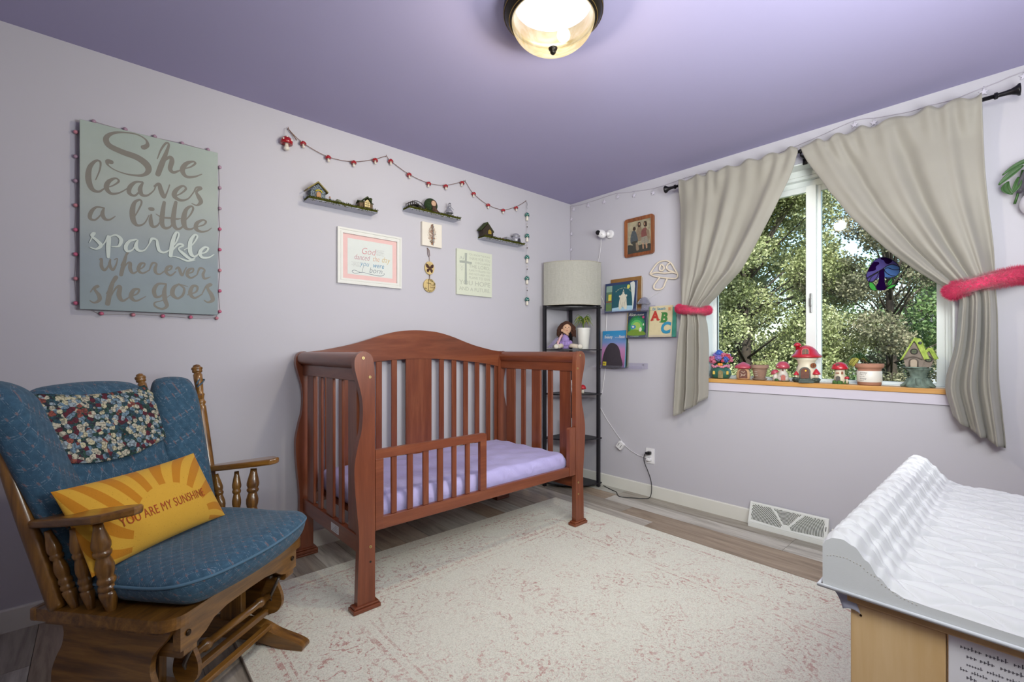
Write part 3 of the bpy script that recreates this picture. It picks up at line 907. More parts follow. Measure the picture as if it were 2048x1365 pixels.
def cloth(u, v):
    # u across, v from top to hem; follows the puffed cushion and laps over the far wing
    y = .030 + u * .430 - v * .012 * (1 - u) + v * .065 * u ** 2
    z = .552 - .022 * math.sin(u * PI) - .012 * u - v * (.205 + .028 * math.sin(u * PI) - .030 * u)
    k = (y - .278) / .222
    zf = min(1, max(0, (.562 - z) / .075)) ** .5
    puff = .062 * max(0, 1 - abs(k) ** 4) ** .5 if abs(k) < 1 else 0
    wing = 0
    if y > .445: wing = .085 * min(1, ((y - .445) / .07)) ** .7
    if y < .062: wing = .075 * min(1, ((.062 - y) / .06)) ** .8
    x = lean(z) + max(puff, wing) * zf + .012 + .004 * math.sin(u * 26 + v * 5) * v
    return (x, y, z)
mb = MB(); mb.grid(cloth, 70, 26); mb.build('cloth', M_FLORAL, cl, solid=.0025)

# mustard lumbar pillow
t = NT('mustard_pillow')
uvm = t.coord('UV')
sp = t.new('SeparateXYZ'); t.link(uvm, sp.inputs[0])
dx = t.math('MULTIPLY', t.math('SUBTRACT', sp.outputs[0], .52), 2.1); dy = t.math('SUBTRACT', sp.outputs[1], .18)
an = t.math('ARCTAN2', dy, dx); rr_ = t.math('SQRT', t.math('ADD', t.math('MULTIPLY', dx, dx), t.math('MULTIPLY', dy, dy)))
an = t.math('ADD', an, t.math('MULTIPLY', rr_, .45))
ray = t.math('GREATER_THAN', t.math('SINE', t.math('MULTIPLY', an, 19)), 0.05)
ray = t.math('MULTIPLY', ray, t.math('GREATER_THAN', rr_, .44))
sk = t.ramp(t.noise(t.coord(), 170, 2, .8), [(.66, 0.0), (.70, 1.0)])
col = t.mix(ray, 'cfa03a', 'bb7c22'); col = t.mix(t.math('MULTIPLY', sk, .5), col, '8a6420')
t.base(col, .9, 0, .15, None, .1); t.bump(t.noise(t.coord(), 350, 2), .3, .0015)
M_MUST = t.m
pil = thing('lumbar_pillow', 'mustard-yellow sunburst lumbar pillow on the rocking chair', 'pillow', (CH_LOC[0], CH_LOC[1], .45), CH_ROT)
PW, PH = .240, .132
def pil_map(x, y, z, top=True):
    # x across, y up, z puff; leans back against the cushion, slightly rotated
    rot = math.radians(0.5)
    X = x * math.cos(rot) - y * math.sin(rot); Y = x * math.sin(rot) + y * math.cos(rot)
    a = math.radians(29)
    px = -.300 + z * math.cos(a) - Y * math.sin(a) * 1.05
    pz = .165 + Y * math.cos(a) + z * math.sin(a)
    return (px - .035 * (abs(X) / PW) ** 2 * 0, .212 + X, pz)
def pil_puff(x, y):
    u, v = x / PW, y / PH
    k = max(0, 1 - abs(u) ** 2.6) ** .55 * max(0, 1 - abs(v) ** 2.4) ** .55
    return .058 * k - .006 * math.exp(-((u - .12) / .12) ** 2 - ((v - .7) / .3) ** 2)
mb = MB()
for sgn in (1, -1):
    def pf(a, b, sgn=sgn):
        u = math.sin((a - .5) * PI); v = math.sin((b - .5) * PI)
        pinch = 1 - .07 * (1 - v * v) * u * u * u * u
        x = u * PW * (1 - .045 * (1 - v * v)); y = v * PH * (1 - .07 * (1 - u * u))
        return pil_map(x, y, sgn * pil_puff(u * PW, v * PH))
    b0 = len(mb.v); f0 = len(mb.f)
    mb.grid(pf, 48, 30)
    for fi in range(f0, len(mb.f)): pass
# front UV from position
o = mb.build('cover', M_MUST, pil)
def on_pillow(a, b):
    return pil_map(a, b, pil_puff(a, b) + .0012)
mb = MB()
M_PTXT = plain('a4471c', .9)
mb.text('YOU ARE MY SUNSHINE', lambda a, b: on_pillow(a, b), .041, -.150, -.040, xs=.66, sp=1.05)
mb.build('lettering', M_PTXT, o)['label'] = 'red-brown stitched lettering'
# ================================================================ changing unit and pad
M_BIRCH = wood('birch_ply', 'b08a5c', 'c8a474', 'd3b388', 'z', .45, .6, .15)
M_BIRCHX = wood('birch_edge', 'b08a5c', 'c09a6a', 'd0ae80', 'x', .45, .6, .15)
PX0, PX1, PY0, PY1 = -2.32, -1.51, -2.935, -2.513
unit = thing('changing_table', 'light birch changing table with a printed white notice on its end', 'table', (-1.915, -2.74, 0))
ux0, ux1, uy0, uy1 = -2.300 + 1.915, -1.52 + 1.915, -2.955 + 2.74, -2.545 + 2.74
m_ = MB(); m_.box(ux0, ux0 + .018, uy1 - .108, uy1, 0, .738); m_.build('corner_board', M_BIRCH, unit, bevel=.002)
m_ = MB(); m_.box(ux1 - .018, ux1, uy0, uy1, 0, .738); m_.build('end_panel', M_BIRCH, unit, bevel=.002)
m_ = MB(); m_.box(ux0 + .002, ux0 + .016, uy0, uy1 - .110, 0, .738); m_.build('end_panel', plain('d9d6dc', .5, var=.03), unit, bevel=.001)['label'] = 'white end panel'
for za, zb_ in ((.56, .738), (0, .06)):
    m_ = MB(); m_.box(ux0 + .018, ux1 - .018, uy1 - .018, uy1, za, zb_); m_.build('front_rail', M_BIRCHX, unit, bevel=.002)
for za in (.05, .36):
    m_ = MB(); m_.box(ux0 + .018, ux1 - .018, uy0 + .01, uy1 - .018, za, za + .018); m_.build('shelf', M_BIRCHX, unit, bevel=.002)
m_ = MB(); m_.box(ux0 - .004, ux1 + .004, uy0 - .004, uy1 + .004, .7385, .756); m_.build('top', M_BIRCHX, unit, bevel=.002)
# printed lines of the notice, facing the camera side (-x)
m_ = MB()
xx = ux0 + .0014
zz = .724
for k in range(10):
    big = k in (0, 1, 4)
    m_.scribble(lambda a, b: (xx, -a, b), -(uy1 - .120 - (.008 if k % 3 else .002)), zz, .085 - (.02 if k % 3 == 1 else 0), .0056 if big else .0042, k)
    zz -= .0105 if big else .0088
m_.build('lettering', plain('54505a', .7), unit)['label'] = 'small dark print on the notice'
m_ = MB(); m_.tube([(ux0 - .0008, uy1 - .013, .722), (ux0 + .001, uy1 - .013, .722)], .0017, 10); m_.build('screw', M_BOLT, unit)

t = NT('white_pad_cover')
t.base(t.ramp(t.noise(t.coord(), 3, 2), [(.3, 'bfc0c2'), (.7, 'c9cacc')]), .75, 0, .25, None, .1); t.bump(t.noise(t.coord(), 500, 2), .1, .001)
M_PAD = t.m
pad = thing('changing_pad', 'white quilted contoured changing pad on the birch table', 'pad', (PX0, PY1, .7565))
PD = PY1 - PY0; PLn = PX1 - PX0
# contour: distance d from the room-side edge, height above the pad's foot
prof = [(0, .072), (.006, .081), (.014, .086), (.026, .087), (.040, .081), (.056, .064), (.070, .045), (.085, .031), (.10, .026), (.13, .0245), (PD / 2, .023)]
def contour(d):
    d = min(d, PD - d)
    for (a, ha), (b_, hb_) in zip(prof, prof[1:]):
        if d <= b_:
            k = (d - a) / (b_ - a); k = k * k * (3 - 2 * k)
            return ha + (hb_ - ha) * k
    return prof[-1][1]
def quilt(x, d):
    # rows of slanted stitched triangles
    rowh = .040
    r = x / rowh; ri = math.floor(r); fr_ = r - ri
    px_ = .062
    q = d / .082 + (ri % 2) * .5
    fx = abs(2 * (q - math.floor(q)) - 1)
    # horizontal stitch line with gaps, slanted line
    d1_ = min(fr_, 1 - fr_) * rowh
    sl = abs(fx - fr_) * rowh * .72
    dd = min(d1_, sl)
    return -.0050 * math.exp(-(dd / .0040) ** 2) + .0040 * min(1, dd / .012) ** .7
def padtop(u, v):
    # u along the length (x), v across (towards -y)
    x = u * PLn; d = v * PD
    h = contour(d)
    e = min(x, PLn - x)
    h2 = h - .006 * math.exp(-(e / .008) ** 2)
    q = quilt(d * 1.0, x) if False else quilt(x, d + .004 * math.sin(x * 9))
    ed = min(1, e / .015) * min(1, min(d, PD - d) / .02)
    return (x, -d, h2 + q * ed)
mb = MB(); mb.grid(padtop, 330, 190, uv=False)
n = 60
def skirt(pts):
    vs = []
    for p in pts: vs.append(p); vs.append((p[0], p[1], .002))
    mb.add(vs, [(2 * i, 2 * i + 1, 2 * i + 3, 2 * i + 2) for i in range(len(pts) - 1)], False)
for u in (0, 1): skirt([padtop(u, k / 190) for k in range(191)])
for v in (0, 1): skirt([padtop(k / 330, v) for k in range(331)])
mb.build('quilted_cover', M_PAD, pad)
mb = MB()
ed_ = [(-.004, .004), (PLn + .004, .004), (PLn + .004, -PD - .004), (-.004, -PD - .004)]
mb.tube([(a, b_, .003) for a, b_ in ed_], .0030, 7, closed=True)
mb.build('hem', plain('c9ccd3', .8), pad)
# dotted line of stitches following the hump on the near end
mb = MB()
for k in range(26):
    d = .006 + k * .0042
    z = contour(min(d * .9, .2)) * .62 if d < .12 else .016
    mb.box(-.0008, .0004, -d - .0012, -d, z, z + .0007)
mb.build('stitching', plain('b9b2a8', .8), pad)
mb = MB()
mb.grid(lambda u, v: (.012 + .006 * math.sin(v * 3), -.010 - u * .022 - v * .014 * 1.0, -.002 - v * .028 + .004 * math.sin(u * 3)), 6, 8)
mb.build('strap', plain('a2a2b4', .85), pad, solid=.0015)['label'] = 'grey strap hanging below the corner'

# ================================================================ curtains
t = NT('greige_curtain')
co = t.coord()
t.base(t.ramp(t.noise(co, 2.5, 3), [(.3, '98938a'), (.7, 'a39e94')]), .55, 0, .3, None, .35)
t.bump(t.noise(t.coord('Object', (60, 60, 900)), 1, 2), .06, .001)
tb = t.new('BsdfTranslucent'); tb.inputs[0].default_value = lin('b0aa9c')
ms = t.new('MixShader'); ms.inputs[0].default_value = .16
t.link(t.b.outputs[0], ms.inputs[1]); t.link(tb.outputs[0], ms.inputs[2]); t.link(ms.outputs[0], t.o.inputs[0])
M_CURT = t.m
RX = -.090     # distance of the rod from the wall
def interp(P, t_):
    for (a, va), (b_, vb) in zip(P, P[1:]):
        if t_ <= b_:
            k = (t_ - a) / (b_ - a); k = k * k * (3 - 2 * k) if len(P) < 4 else k
            return va + (vb - va) * k
    return P[-1][1]
def spl(P, z):
    # smooth interpolation of (key, value) list sorted by key descending
    ks = [p[0] for p in P]; 
    if z >= ks[0]: return P[0][1]
    if z <= ks[-1]: return P[-1][1]
    for i in range(len(P) - 1):
        if ks[i] >= z >= ks[i + 1]:
            t_ = (ks[i] - z) / (ks[i] - ks[i + 1])
            p0 = P[max(i - 1, 0)][1]; p1 = P[i][1]; p2 = P[i + 1][1]; p3 = P[min(i + 2, len(P) - 1)][1]
            return .5 * (2 * p1 + (p2 - p0) * t_ + (2 * p0 - 5 * p1 + 4 * p2 - p3) * t_ * t_ + (3 * p1 - p0 - 3 * p2 + p3) * t_ ** 3)
def curtain(name, label, outerL, innerL, folds, hem_o, hem_i, seed, front=-1):
    """outerL / innerL: (z, y) edges from the rod to the hem"""
    c_ = thing(name, label, 'curtain', (RX, 0, 0), 0, 'curtains at the window')
    rn = random.Random(seed)
    ph = [rn.uniform(0, 6.28) for _ in range(8)]
    ZT = 2.325; ZTIE = 1.40
    def fn(u, v):
        # u 0 outer edge .. 1 inner edge ; v 0 top .. 1 hem
        zt_in = ZTIE
        if v < .62:
            k = v / .62
            z = ZT + (ZTIE - ZT) * k
            z += .012 * math.sin(u * 40 + ph[0]) * (1 - min(1, k * 12))
        else:
            k = (v - .62) / .38
            zh = hem_o + (hem_i - hem_o) * (u ** 1.3)
            z = ZTIE + (zh - ZTIE) * k
        yo, yi = spl(outerL, z), spl(innerL, z)
        wdt = abs(yi - yo)
        # folds converge on the tie
        tt = abs(z - ZTIE)
        uu = u + .03 * math.sin(u * 9 + ph[1]) * (1 - u) * u * 4
        y = yo + (yi - yo) * uu
        full = .76
        amp = .012 + .030 * max(0, 1 - wdt / full)
        amp *= .55 + .45 * min(1, tt / .18)
        uw = u + .05 * math.sin(u * 7 + ph[5]) + .03 * math.sin(z * 2.3 + ph[6])
        f_ = math.sin(uw * folds * PI * 1.25 + ph[2]) * .75 + math.sin(uw * folds * 2.3 * PI + ph[3] + z) * .42 + .12 * math.sin(u * folds * 4.3 * PI + ph[4])
        x = amp * f_
        if z > 2.27:
            x = .007 * math.sin(u * folds * 4.3 * PI + ph[4]) * (1 if z > 2.315 else .6) - .021
        elif z > 2.15:
            q = (2.27 - z) / .12
            x = x * q + (1 - q) * (.006 * math.sin(u * folds * 4.3 * PI + ph[4]) - .019)
        # belly pulled out by the tie
        x -= .03 * math.exp(-((z - 1.40) / .35) ** 2) * math.sin(u * PI)
        x -= .012 * math.sin(u * PI) * max(0, (2.2 - z)) * .6
        return (x, y, z)
    m_ = MB(); m_.grid(fn, 150, 90)
    m_.build('drape', M_CURT, c_, solid=.003)
    return c_, fn
LO = [(2.33, -1.092), (2.2, -1.093), (1.9, -1.096), (1.6, -1.100), (1.40, -1.108), (1.2, -1.088), (1.06, -1.073), (.85, -1.058), (.65, -1.050)]
LI = [(2.33, -1.838), (2.27, -1.832), (2.07, -1.745), (1.86, -1.635), (1.65, -1.512), (1.50, -1.365), (1.40, -1.272), (1.30, -1.283), (1.13, -1.290), (.95, -1.286), (.82, -1.284), (.65, -1.25)]
curtain('curtain', 'left greige curtain, tied back beside the acrylic ledges', LO, LI, 4.2, .655, .80, 4)
RO = [(2.33, -2.598), (2.2, -2.600), (1.99, -2.606), (1.8, -2.618), (1.6, -2.634), (1.42, -2.640), (1.31, -2.646), (1.0, -2.650), (.8, -2.664), (.68, -2.672)]
RI = [(2.33, -1.858), (2.30, -1.860), (2.02, -1.995), (1.88, -2.08), (1.75, -2.175), (1.64, -2.262), (1.535, -2.36), (1.46, -2.44), (1.40, -2.515), (1.30, -2.518), (1.15, -2.505), (.96, -2.472), (.85, -2.49), (.68, -2.53)]
curtain('curtain', 'right greige curtain, tied back beside the hanging plant', RO, RI, 4.6, .675, .80, 9)

# rod with urn finials
M_ROD = plain('1d1b1f', .35, .5)
rod = thing('curtain_rod', 'black curtain rod with flared finials above the window', 'curtain rod', (RX, -1.85, 2.30))
m_ = MB(); m_.tube([(0, .80, 0), (0, -.80, 0)], .0095, 12); m_.build('rod', M_ROD, rod)
for s in (1, -1):
    m_ = MB(); y0 = .785 * s
    m_.tube([(0, y0 + s * d, 0) for d in (0, .003, .003, .012, .016, .018, .035, .055, .070, .078, .084, .086)], [.010, .015, .015, .015, .009, .010, .0105, .013, .020, .027, .027, .008], 20)
    m_.build('finial', M_ROD, rod)
for y in (.73, 0.0, -.73):
    m_ = MB(); m_.tube([(0, y, -.012), (0, y, -.024), (.05, y, -.024), (.0895, y, -.024)], .005, 8); m_.box(.083, .0895, y - .012, y + .012, -.055, .02); m_.tube([(0.0, y - .006, 0), (0, y + .006, 0)], .0125, 12)
    m_.build('bracket', M_ROD, rod)

# fluffy pink tiebacks
M_PINK = plain('dc3264', .85, var=.35, scale=60, sheen=.5)
def tieback(label, path, r, seed):
    ti = thing('curtain_tieback', label, 'tieback', (0, 0, 0), 0, 'fluffy pink tiebacks')
    P = smooth_line(path, 6)
    m_ = MB(); m_.tube(P, r * .72, 12, flat=1.0); m_.build('band', M_PINK, ti)
    rn = random.Random(seed); f_ = MB()
    for k in range(9000):
        q = rn.random() * (len(P) - 1.001); i = int(q); c = Vector(P[i]).lerp(Vector(P[i + 1]), q - i)
        d = (Vector(P[i + 1]) - Vector(P[i])).normalized()
        a = Vector((rn.gauss(0, 1), rn.gauss(0, 1), rn.gauss(0, 1))); a = (a - d * a.dot(d)).normalized()
        b_ = d.cross(a) * .0011
        t0 = c + a * r * .6; t1 = c + a * r * rn.uniform(.95, 1.2) + d * rn.gauss(0, .006) + Vector((0, 0, rn.gauss(0, .003)))
        f_.add([t0 - b_, t0 + b_, t1], [(0, 1, 2)], False)
    o = f_.build('fur', M_PINK, ti); o['kind'] = 'stuff'
    h = MB(); e = Vector(P[0]); h.tube([tuple(e), (e.x * .5, e.y, e.z + .004), (-.001, e.y, e.z + .004)], .0025, 6); h.ell((-.004, e.y, e.z + .004), (.004, .008, .008)); h.build('hook', M_ROD, ti)
tieback('fluffy pink tieback around the left curtain', [(-.030, -1.074, 1.428), (-.085, -1.085, 1.424), (-.132, -1.13, 1.414), (-.150, -1.19, 1.404), (-.140, -1.25, 1.396), (-.105, -1.285, 1.396), (-.06, -1.286, 1.402)], .031, 1)
tieback('fluffy pink tieback around the right curtain', [(-.030, -2.735, 1.470), (-.075, -2.705, 1.466), (-.125, -2.655, 1.452), (-.150, -2.60, 1.438), (-.145, -2.545, 1.424), (-.110, -2.505, 1.414), (-.06, -2.500, 1.418)], .043, 2)
SIGN_g=[[213,751,20.1,227,766,15.5,221,789,7.1,190,803,5.8,145,798,6.8,106,782,12.1,85,754,18.5,95,725,23.0,139,709,24.8,190,699,26.9,224,676,27.5,230,647,20.3,208,622,11.8,162,614,6.8,117,621,4.4,91,638,6.5,91,653,18.5,101,654,18.7],[263,713,3.6,277,760,7.4,295,795,8.7,306,792,8.7,295,746,14.9,280,695,21.0,265,641,19.6],[271,654,4.9,289,709,7.4,311,734,15.1,318,718,19.0,311,680,17.6,323,666,13.9,346,680,6.4,363,696,4.5],[360,692,5.2,389,708,6.6,409,731,9.3,400,738,8.6,373,720,17.0,358,685,20.7,373,659,14.4,404,665,9.3,436,686,4.1],[51,563,3.7,64,609,5.3,66,644,7.5,51,645,9.5,32,611,15.7,28,560,19.9,39,521,16.8,61,514,9.6,81,535,4.3],[81,535,4.3,107,551,5.5,127,575,7.8,116,586,7.7,93,565,15.3,86,535,17.4,102,515,12.1,128,524,6.7,152,546,4.5,167,566,4.0],[209,592,7.0,185,586,10.4,165,558,16.0,163,531,14.9,182,524,9.2,201,552,5.3,212,589,4.7],[211,590,5.9,201,559,16.4,207,534,15.3,227,535,8.3,250,563,4.8,256,584,6.0],[253,583,8.5,269,598,13.5,275,576,18.4,283,550,18.5,289,540,11.1,300,568,5.6,309,603,5.0],[324,553,5.0,350,570,6.4,372,599,9.1,359,610,9.0,334,584,16.6,327,555,19.1,350,540,12.9,380,553,6.5,404,593,5.3],[404,593,5.3,414,615,8.0,432,617,14.9,414,595,10.7,424,571,18.9,432,549,17.6,416,529,8.0,396,534,4.6],[75,447,6.4,52,444,8.5,36,419,13.6,33,393,12.5,49,389,7.4,67,414,4.8,79,446,4.3],[78,447,5.4,73,419,14.0,81,399,13.0,97,399,7.6,115,417,3.3],[177,418,4.0,194,459,5.8,206,496,7.0,200,509,8.2,182,493,12.7,174,455,19.6,177,411,19.6,192,391,11.6,216,405,5.9,233,445,4.2],[241,450,6.0,239,423,15.6,245,397,14.5,263,403,7.3,280,439,4.3],[238,475,16.8,245,476,16.9],[289,517,12.4,283,470,17.3,280,419,18.5,291,397,13.6,313,408,7.5,329,449,4.4],[333,527,12.7,326,480,17.8,323,428,19.0,335,402,14.0,355,410,7.7,370,445,4.5],[258,456,3.0,280,445,7.4,311,447,10.0,337,448,8.9,354,454,3.2],[367,444,4.5,389,477,6.6,401,510,8.6,392,520,9.2,372,497,15.7,363,447,22.1,370,413,16.9,391,409,9.2,416,429,5.3],[416,425,5.3,443,439,6.8,453,457,8.9,439,462,8.8,416,442,16.1,413,414,17.4,434,404,10.8,459,413,6.2,476,430,3.5],[65,219,6.4,70,223,8.6,70,191,11.8,80,175,9.7,93,197,5.4,99,224,4.4],[99,224,5.5,97,199,10.9,107,179,9.9,119,206,5.5,122,232,3.9,113,225,3.8],[135,203,3.9,150,243,5.6,159,263,6.8,154,257,7.9,144,211,13.5,135,160,13.4],[139,177,3.9,154,211,5.7,166,218,11.4,166,192,13.7,176,172,9.2,193,185,4.6],[193,188,4.6,212,204,5.9,217,221,7.1,202,217,11.7,195,189,12.8,210,176,8.2,234,193,4.8],[234,193,4.8,245,226,8.4,260,225,7.3,255,203,12.1,258,183,10.9,273,179,6.1,290,196,4.9],[290,196,4.9,312,205,6.3,317,222,7.5,301,214,12.5,296,191,12.4,313,177,8.8,332,197,5.1],[332,209,5.1,343,218,10.2,351,195,12.9,358,182,9.0,367,207,5.2,374,222,4.6],[376,192,5.2,398,203,6.6,401,220,7.9,383,211,13.1,377,186,13.1,393,174,9.2,416,191,5.3],[416,191,5.3,428,225,9.4,447,219,8.2,441,196,12.2,447,176,10.9,471,187,3.4],[34,75,3.6,47,98,6.3,59,103,10.6,48,89,8.4,62,63,13.9,63,43,12.8,47,30,7.4,33,38,3.6],[86,73,3.8,105,114,6.6,121,146,7.8,114,147,8.8,100,96,16.4,90,28,17.4],[96,48,4.3,115,96,6.6,131,108,13.4,128,69,16.7,140,45,11.2,162,62,4.5],[162,64,4.5,190,80,6.9,197,101,8.1,179,97,13.8,169,66,16.0,187,48,9.3,221,71,3.0],[295,135,7.4,266,132,11.0,251,103,15.7,258,72,13.3,281,82,6.8,295,124,5.0],[296,134,6.2,289,98,16.1,292,60,17.4,299,33,13.7,281,17,9.8,256,28,8.5,254,45,6.0,281,57,3.7,312,85,3.1],[345,139,7.7,325,121,15.2,320,89,17.7,339,71,10.2,360,89,10.3,365,121,9.1,346,138,6.4,379,131,3.3],[379,91,5.2,412,108,8.0,418,133,9.4,399,134,13.2,389,99,17.1,407,78,10.6,438,100,4.7],[438,104,4.7,456,142,8.2,474,150,13.9,460,132,11.0,476,99,18.1,481,73,16.7,461,61,8.2,446,70,4.8]]
SIGN_w=[[31,288,2.6,40,312,5.2,47,331,9.5,37,319,7.3,56,299,11.7,68,281,12.8,53,263,7.4,34,267,3.7],[68,272,3.2,83,301,5.4,94,325,12.0,92,277,15.2,92,234,10.9],[92,320,4.3,117,334,7.7,135,317,13.4,127,287,8.9,104,281,3.3],[187,326,6.9,164,315,10.3,151,290,13.6,155,269,11.3,175,279,5.7,192,322,4.6],[192,323,5.8,186,296,13.9,195,277,11.6,216,282,5.9,234,315,4.2],[234,315,4.8,243,338,10.8,260,335,8.5,264,312,12.2,270,288,12.2,288,281,8.6,313,300,4.4],[313,300,4.4,334,339,6.4,344,376,7.7,332,380,10.2,319,329,16.4,312,269,15.1],[318,293,4.4,343,329,8.9,361,325,9.0,343,307,6.4,364,284,14.3,391,263,10.5,408,272,4.0],[364,304,3.9,396,333,5.3,417,375,8.0,406,383,9.3,389,348,15.8,389,296,17.1,406,278,9.3,426,299,4.7],[426,297,4.7,449,304,6.8,462,326,8.9,446,329,9.5,428,303,14.8,436,279,12.2,464,282,6.9,486,300,3.5],[312,269,3.8,343,265,5.1,376,254,9.1,408,262,4.0]]
# ================================================================ things on the cot wall
M_INK = plain('7f7b72', .6, var=.04)
t = NT('canvas_print')
sp = t.new('SeparateXYZ'); t.link(t.coord(), sp.inputs[0])
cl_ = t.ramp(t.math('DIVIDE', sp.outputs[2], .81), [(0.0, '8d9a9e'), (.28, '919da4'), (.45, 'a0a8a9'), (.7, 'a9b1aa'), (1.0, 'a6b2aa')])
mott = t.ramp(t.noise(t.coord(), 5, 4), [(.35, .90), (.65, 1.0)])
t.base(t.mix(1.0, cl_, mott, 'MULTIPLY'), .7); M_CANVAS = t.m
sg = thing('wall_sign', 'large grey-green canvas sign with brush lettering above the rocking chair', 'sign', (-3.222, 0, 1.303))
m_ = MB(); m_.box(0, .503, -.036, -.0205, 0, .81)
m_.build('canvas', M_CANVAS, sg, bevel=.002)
m_ = MB(); m_.box(.012, .491, -.0205, -.006, .012, .798); m_.build('stretcher', plain('5c4f46', .7), sg)
m_ = MB()
for k, st in enumerate(SIGN_g):
    st = [q / 1000 for q in st]
    m_.stroke(st, lambda a, b, k=k: (a, -.0363 - k * .00001, b))
m_.build('lettering', M_INK, sg)['label'] = 'taupe brush lettering'
m_ = MB()
for k, st in enumerate(SIGN_w):
    st = [q / 1000 for q in st]
    m_.stroke(st, lambda a, b, k=k: (a, -.0385 - k * .00002, b))
lw = m_.build('raised_word', plain('c3cdc6', .5, var=.02), sg, solid=.003); lw['label'] = 'pale raised word sparkle'
# bead lights peeping out behind the sign
bl = thing('bead_light_string', 'string of little pink bead lights around the canvas sign', 'string lights', (-3.222, 0, 1.303))
pts = [(-.012, .758 - .1045 * k) for k in range(8)] + [(.07 + .108 * k, -.014) for k in range(5)] + [(.515, .02 + .104 * k) for k in range(8)] + [(.465 - .105 * k, .822) for k in range(5)]
m_ = MB(); m_.tube([(a + .004 * math.sin(i * 3), -.005, b + .004 * math.cos(i * 2)) for i, (a, b) in enumerate(pts)], .0012, 5, closed=True); m_.build('cord', plain('bdb3b8', .5), bl)
PB = [plain('c2617f', .35, var=.1), plain('a98a9c', .35, var=.1), plain('c4808c', .35, var=.1)]
for i, (a, b) in enumerate(pts):
    q = MB(); q.ell((0, 0, 0), (.0085, .0085, .0085), 10, 7); q.tube([(0, .004, 0), (0, .012, 0)], .004, 6)
    q.build('bead', PB[(0 if i > 3 else 1) if i % 3 else 2] if i < 18 else PB[1], bl, loc=(a, -.014, b))

# ---- red mushroom garland
M_TWINE = plain('7a5a4a', .9)
M_REDG = plain('9c0c18', .22, var=.05, coat=.6)
M_CRM = plain('ded6c8', .4, var=.05)
gar = thing('mushroom_garland', 'twine garland of small red toadstools above the moss shelves', 'garland', (-1.5, 0, 2.3))
HK = [(-2.385, 2.350), (-1.80, 2.363), (-1.18, 2.356), (-.571, 2.343)]
MU = [(-2.308, 2.281), (-2.169, 2.241), (-2.017, 2.253), (-1.879, 2.306), (-1.774, 2.329), (-1.642, 2.276), (-1.493, 2.253), (-1.355, 2.269), (-1.214, 2.327), (-1.11, 2.272), (-.973, 2.216), (-.823, 2.208), (-.686, 2.256)]
path = sorted([(a, b) for a, b in HK] + [(a, b + .016) for a, b in MU])
m_ = MB(); m_.tube([(a + 1.5, -.012, b - 2.3) for a, b in smooth_line(path, 4)], .0017, 6)
for a, b in HK: m_.tube([(a + 1.5, -.001, b - 2.3), (a + 1.5, -.014, b - 2.3), (a + 1.5, -.016, b - 2.292)], .002, 6)
m_.tube([(-.885, -.015, .05), (-.86, -.018, .022), (-.842, -.020, -.004)], .0026, 6)
m_.build('cord', M_TWINE, gar)
def mush_small(par, a, b, s=1.0):
    q = MB(); q.lathe([(0.0001, .017), (.008, .0155), (.0145, .010), (.0175, .002), (.0165, -.004), (.010, -.002), (.004, 0)], 14, caps=False)
    q.at((0, 0, 0))
    cap = q.build('cap', M_REDG, par, loc=(a, -.022, b)); cap.scale = (s, s, s)
    q = MB()
    for an, h in ((3.9, .009), (5.3, .010)):
        r_ = .0172 * math.sqrt(max(0, 1 - (h / .0175) ** 2)); q.ell((r_ * math.cos(an), r_ * math.sin(an), h), (.0022, .0012, .0022), 8, 5)
    q.build('spots', M_CRM, cap)
    q = MB(); q.lathe([(.0055, 0), (.0055, -.006), (.0065, -.014), (.0075, -.018), (.004, -.021), (.0001, -.0215)], 12); q.build('stem', M_CRM, cap)
    cap.rotation_euler = (random.uniform(-.15, .15), random.uniform(-.2, .2), 0)
for a, b in MU: mush_small(gar, a + 1.5, b - 2.3 + .004)
bm_ = thing('mushroom_ornament', 'large glossy red toadstool ornament hanging at the left end of the garland', 'ornament', (-2.397, -.03, 2.262))
q = MB(); q.lathe([(.0001, .036), (.013, .034), (.026, .022), (.032, .006), (.030, -.008), (.016, -.004), (.006, 0)], 20, caps=False); q.build('cap', M_REDG, bm_)
q = MB()
for an, h in ((3.95, .012), (5.35, .012), (4.6, .027)):
    r_ = .0325 * math.sqrt(max(0, 1 - (h / .0365) ** 2)); q.ell((r_ * math.cos(an), r_ * math.sin(an), h), (.0052, .0022, .0052), 8, 5)
q.build('spots', M_CRM, bm_)
q = MB(); q.lathe([(.010, 0), (.009, -.010), (.012, -.022), (.016, -.032), (.010, -.039), (.0001, -.041)], 14); q.build('stem', M_CRM, bm_)
q = MB(); q.tube([(-.003, 0, .036), (-.002, .012, .085), (.004, .024, .09), (.002, .012, .085), (.003, 0, .036)], .0008, 5); q.build('loop', plain('d9d2d6', .5), bm_)

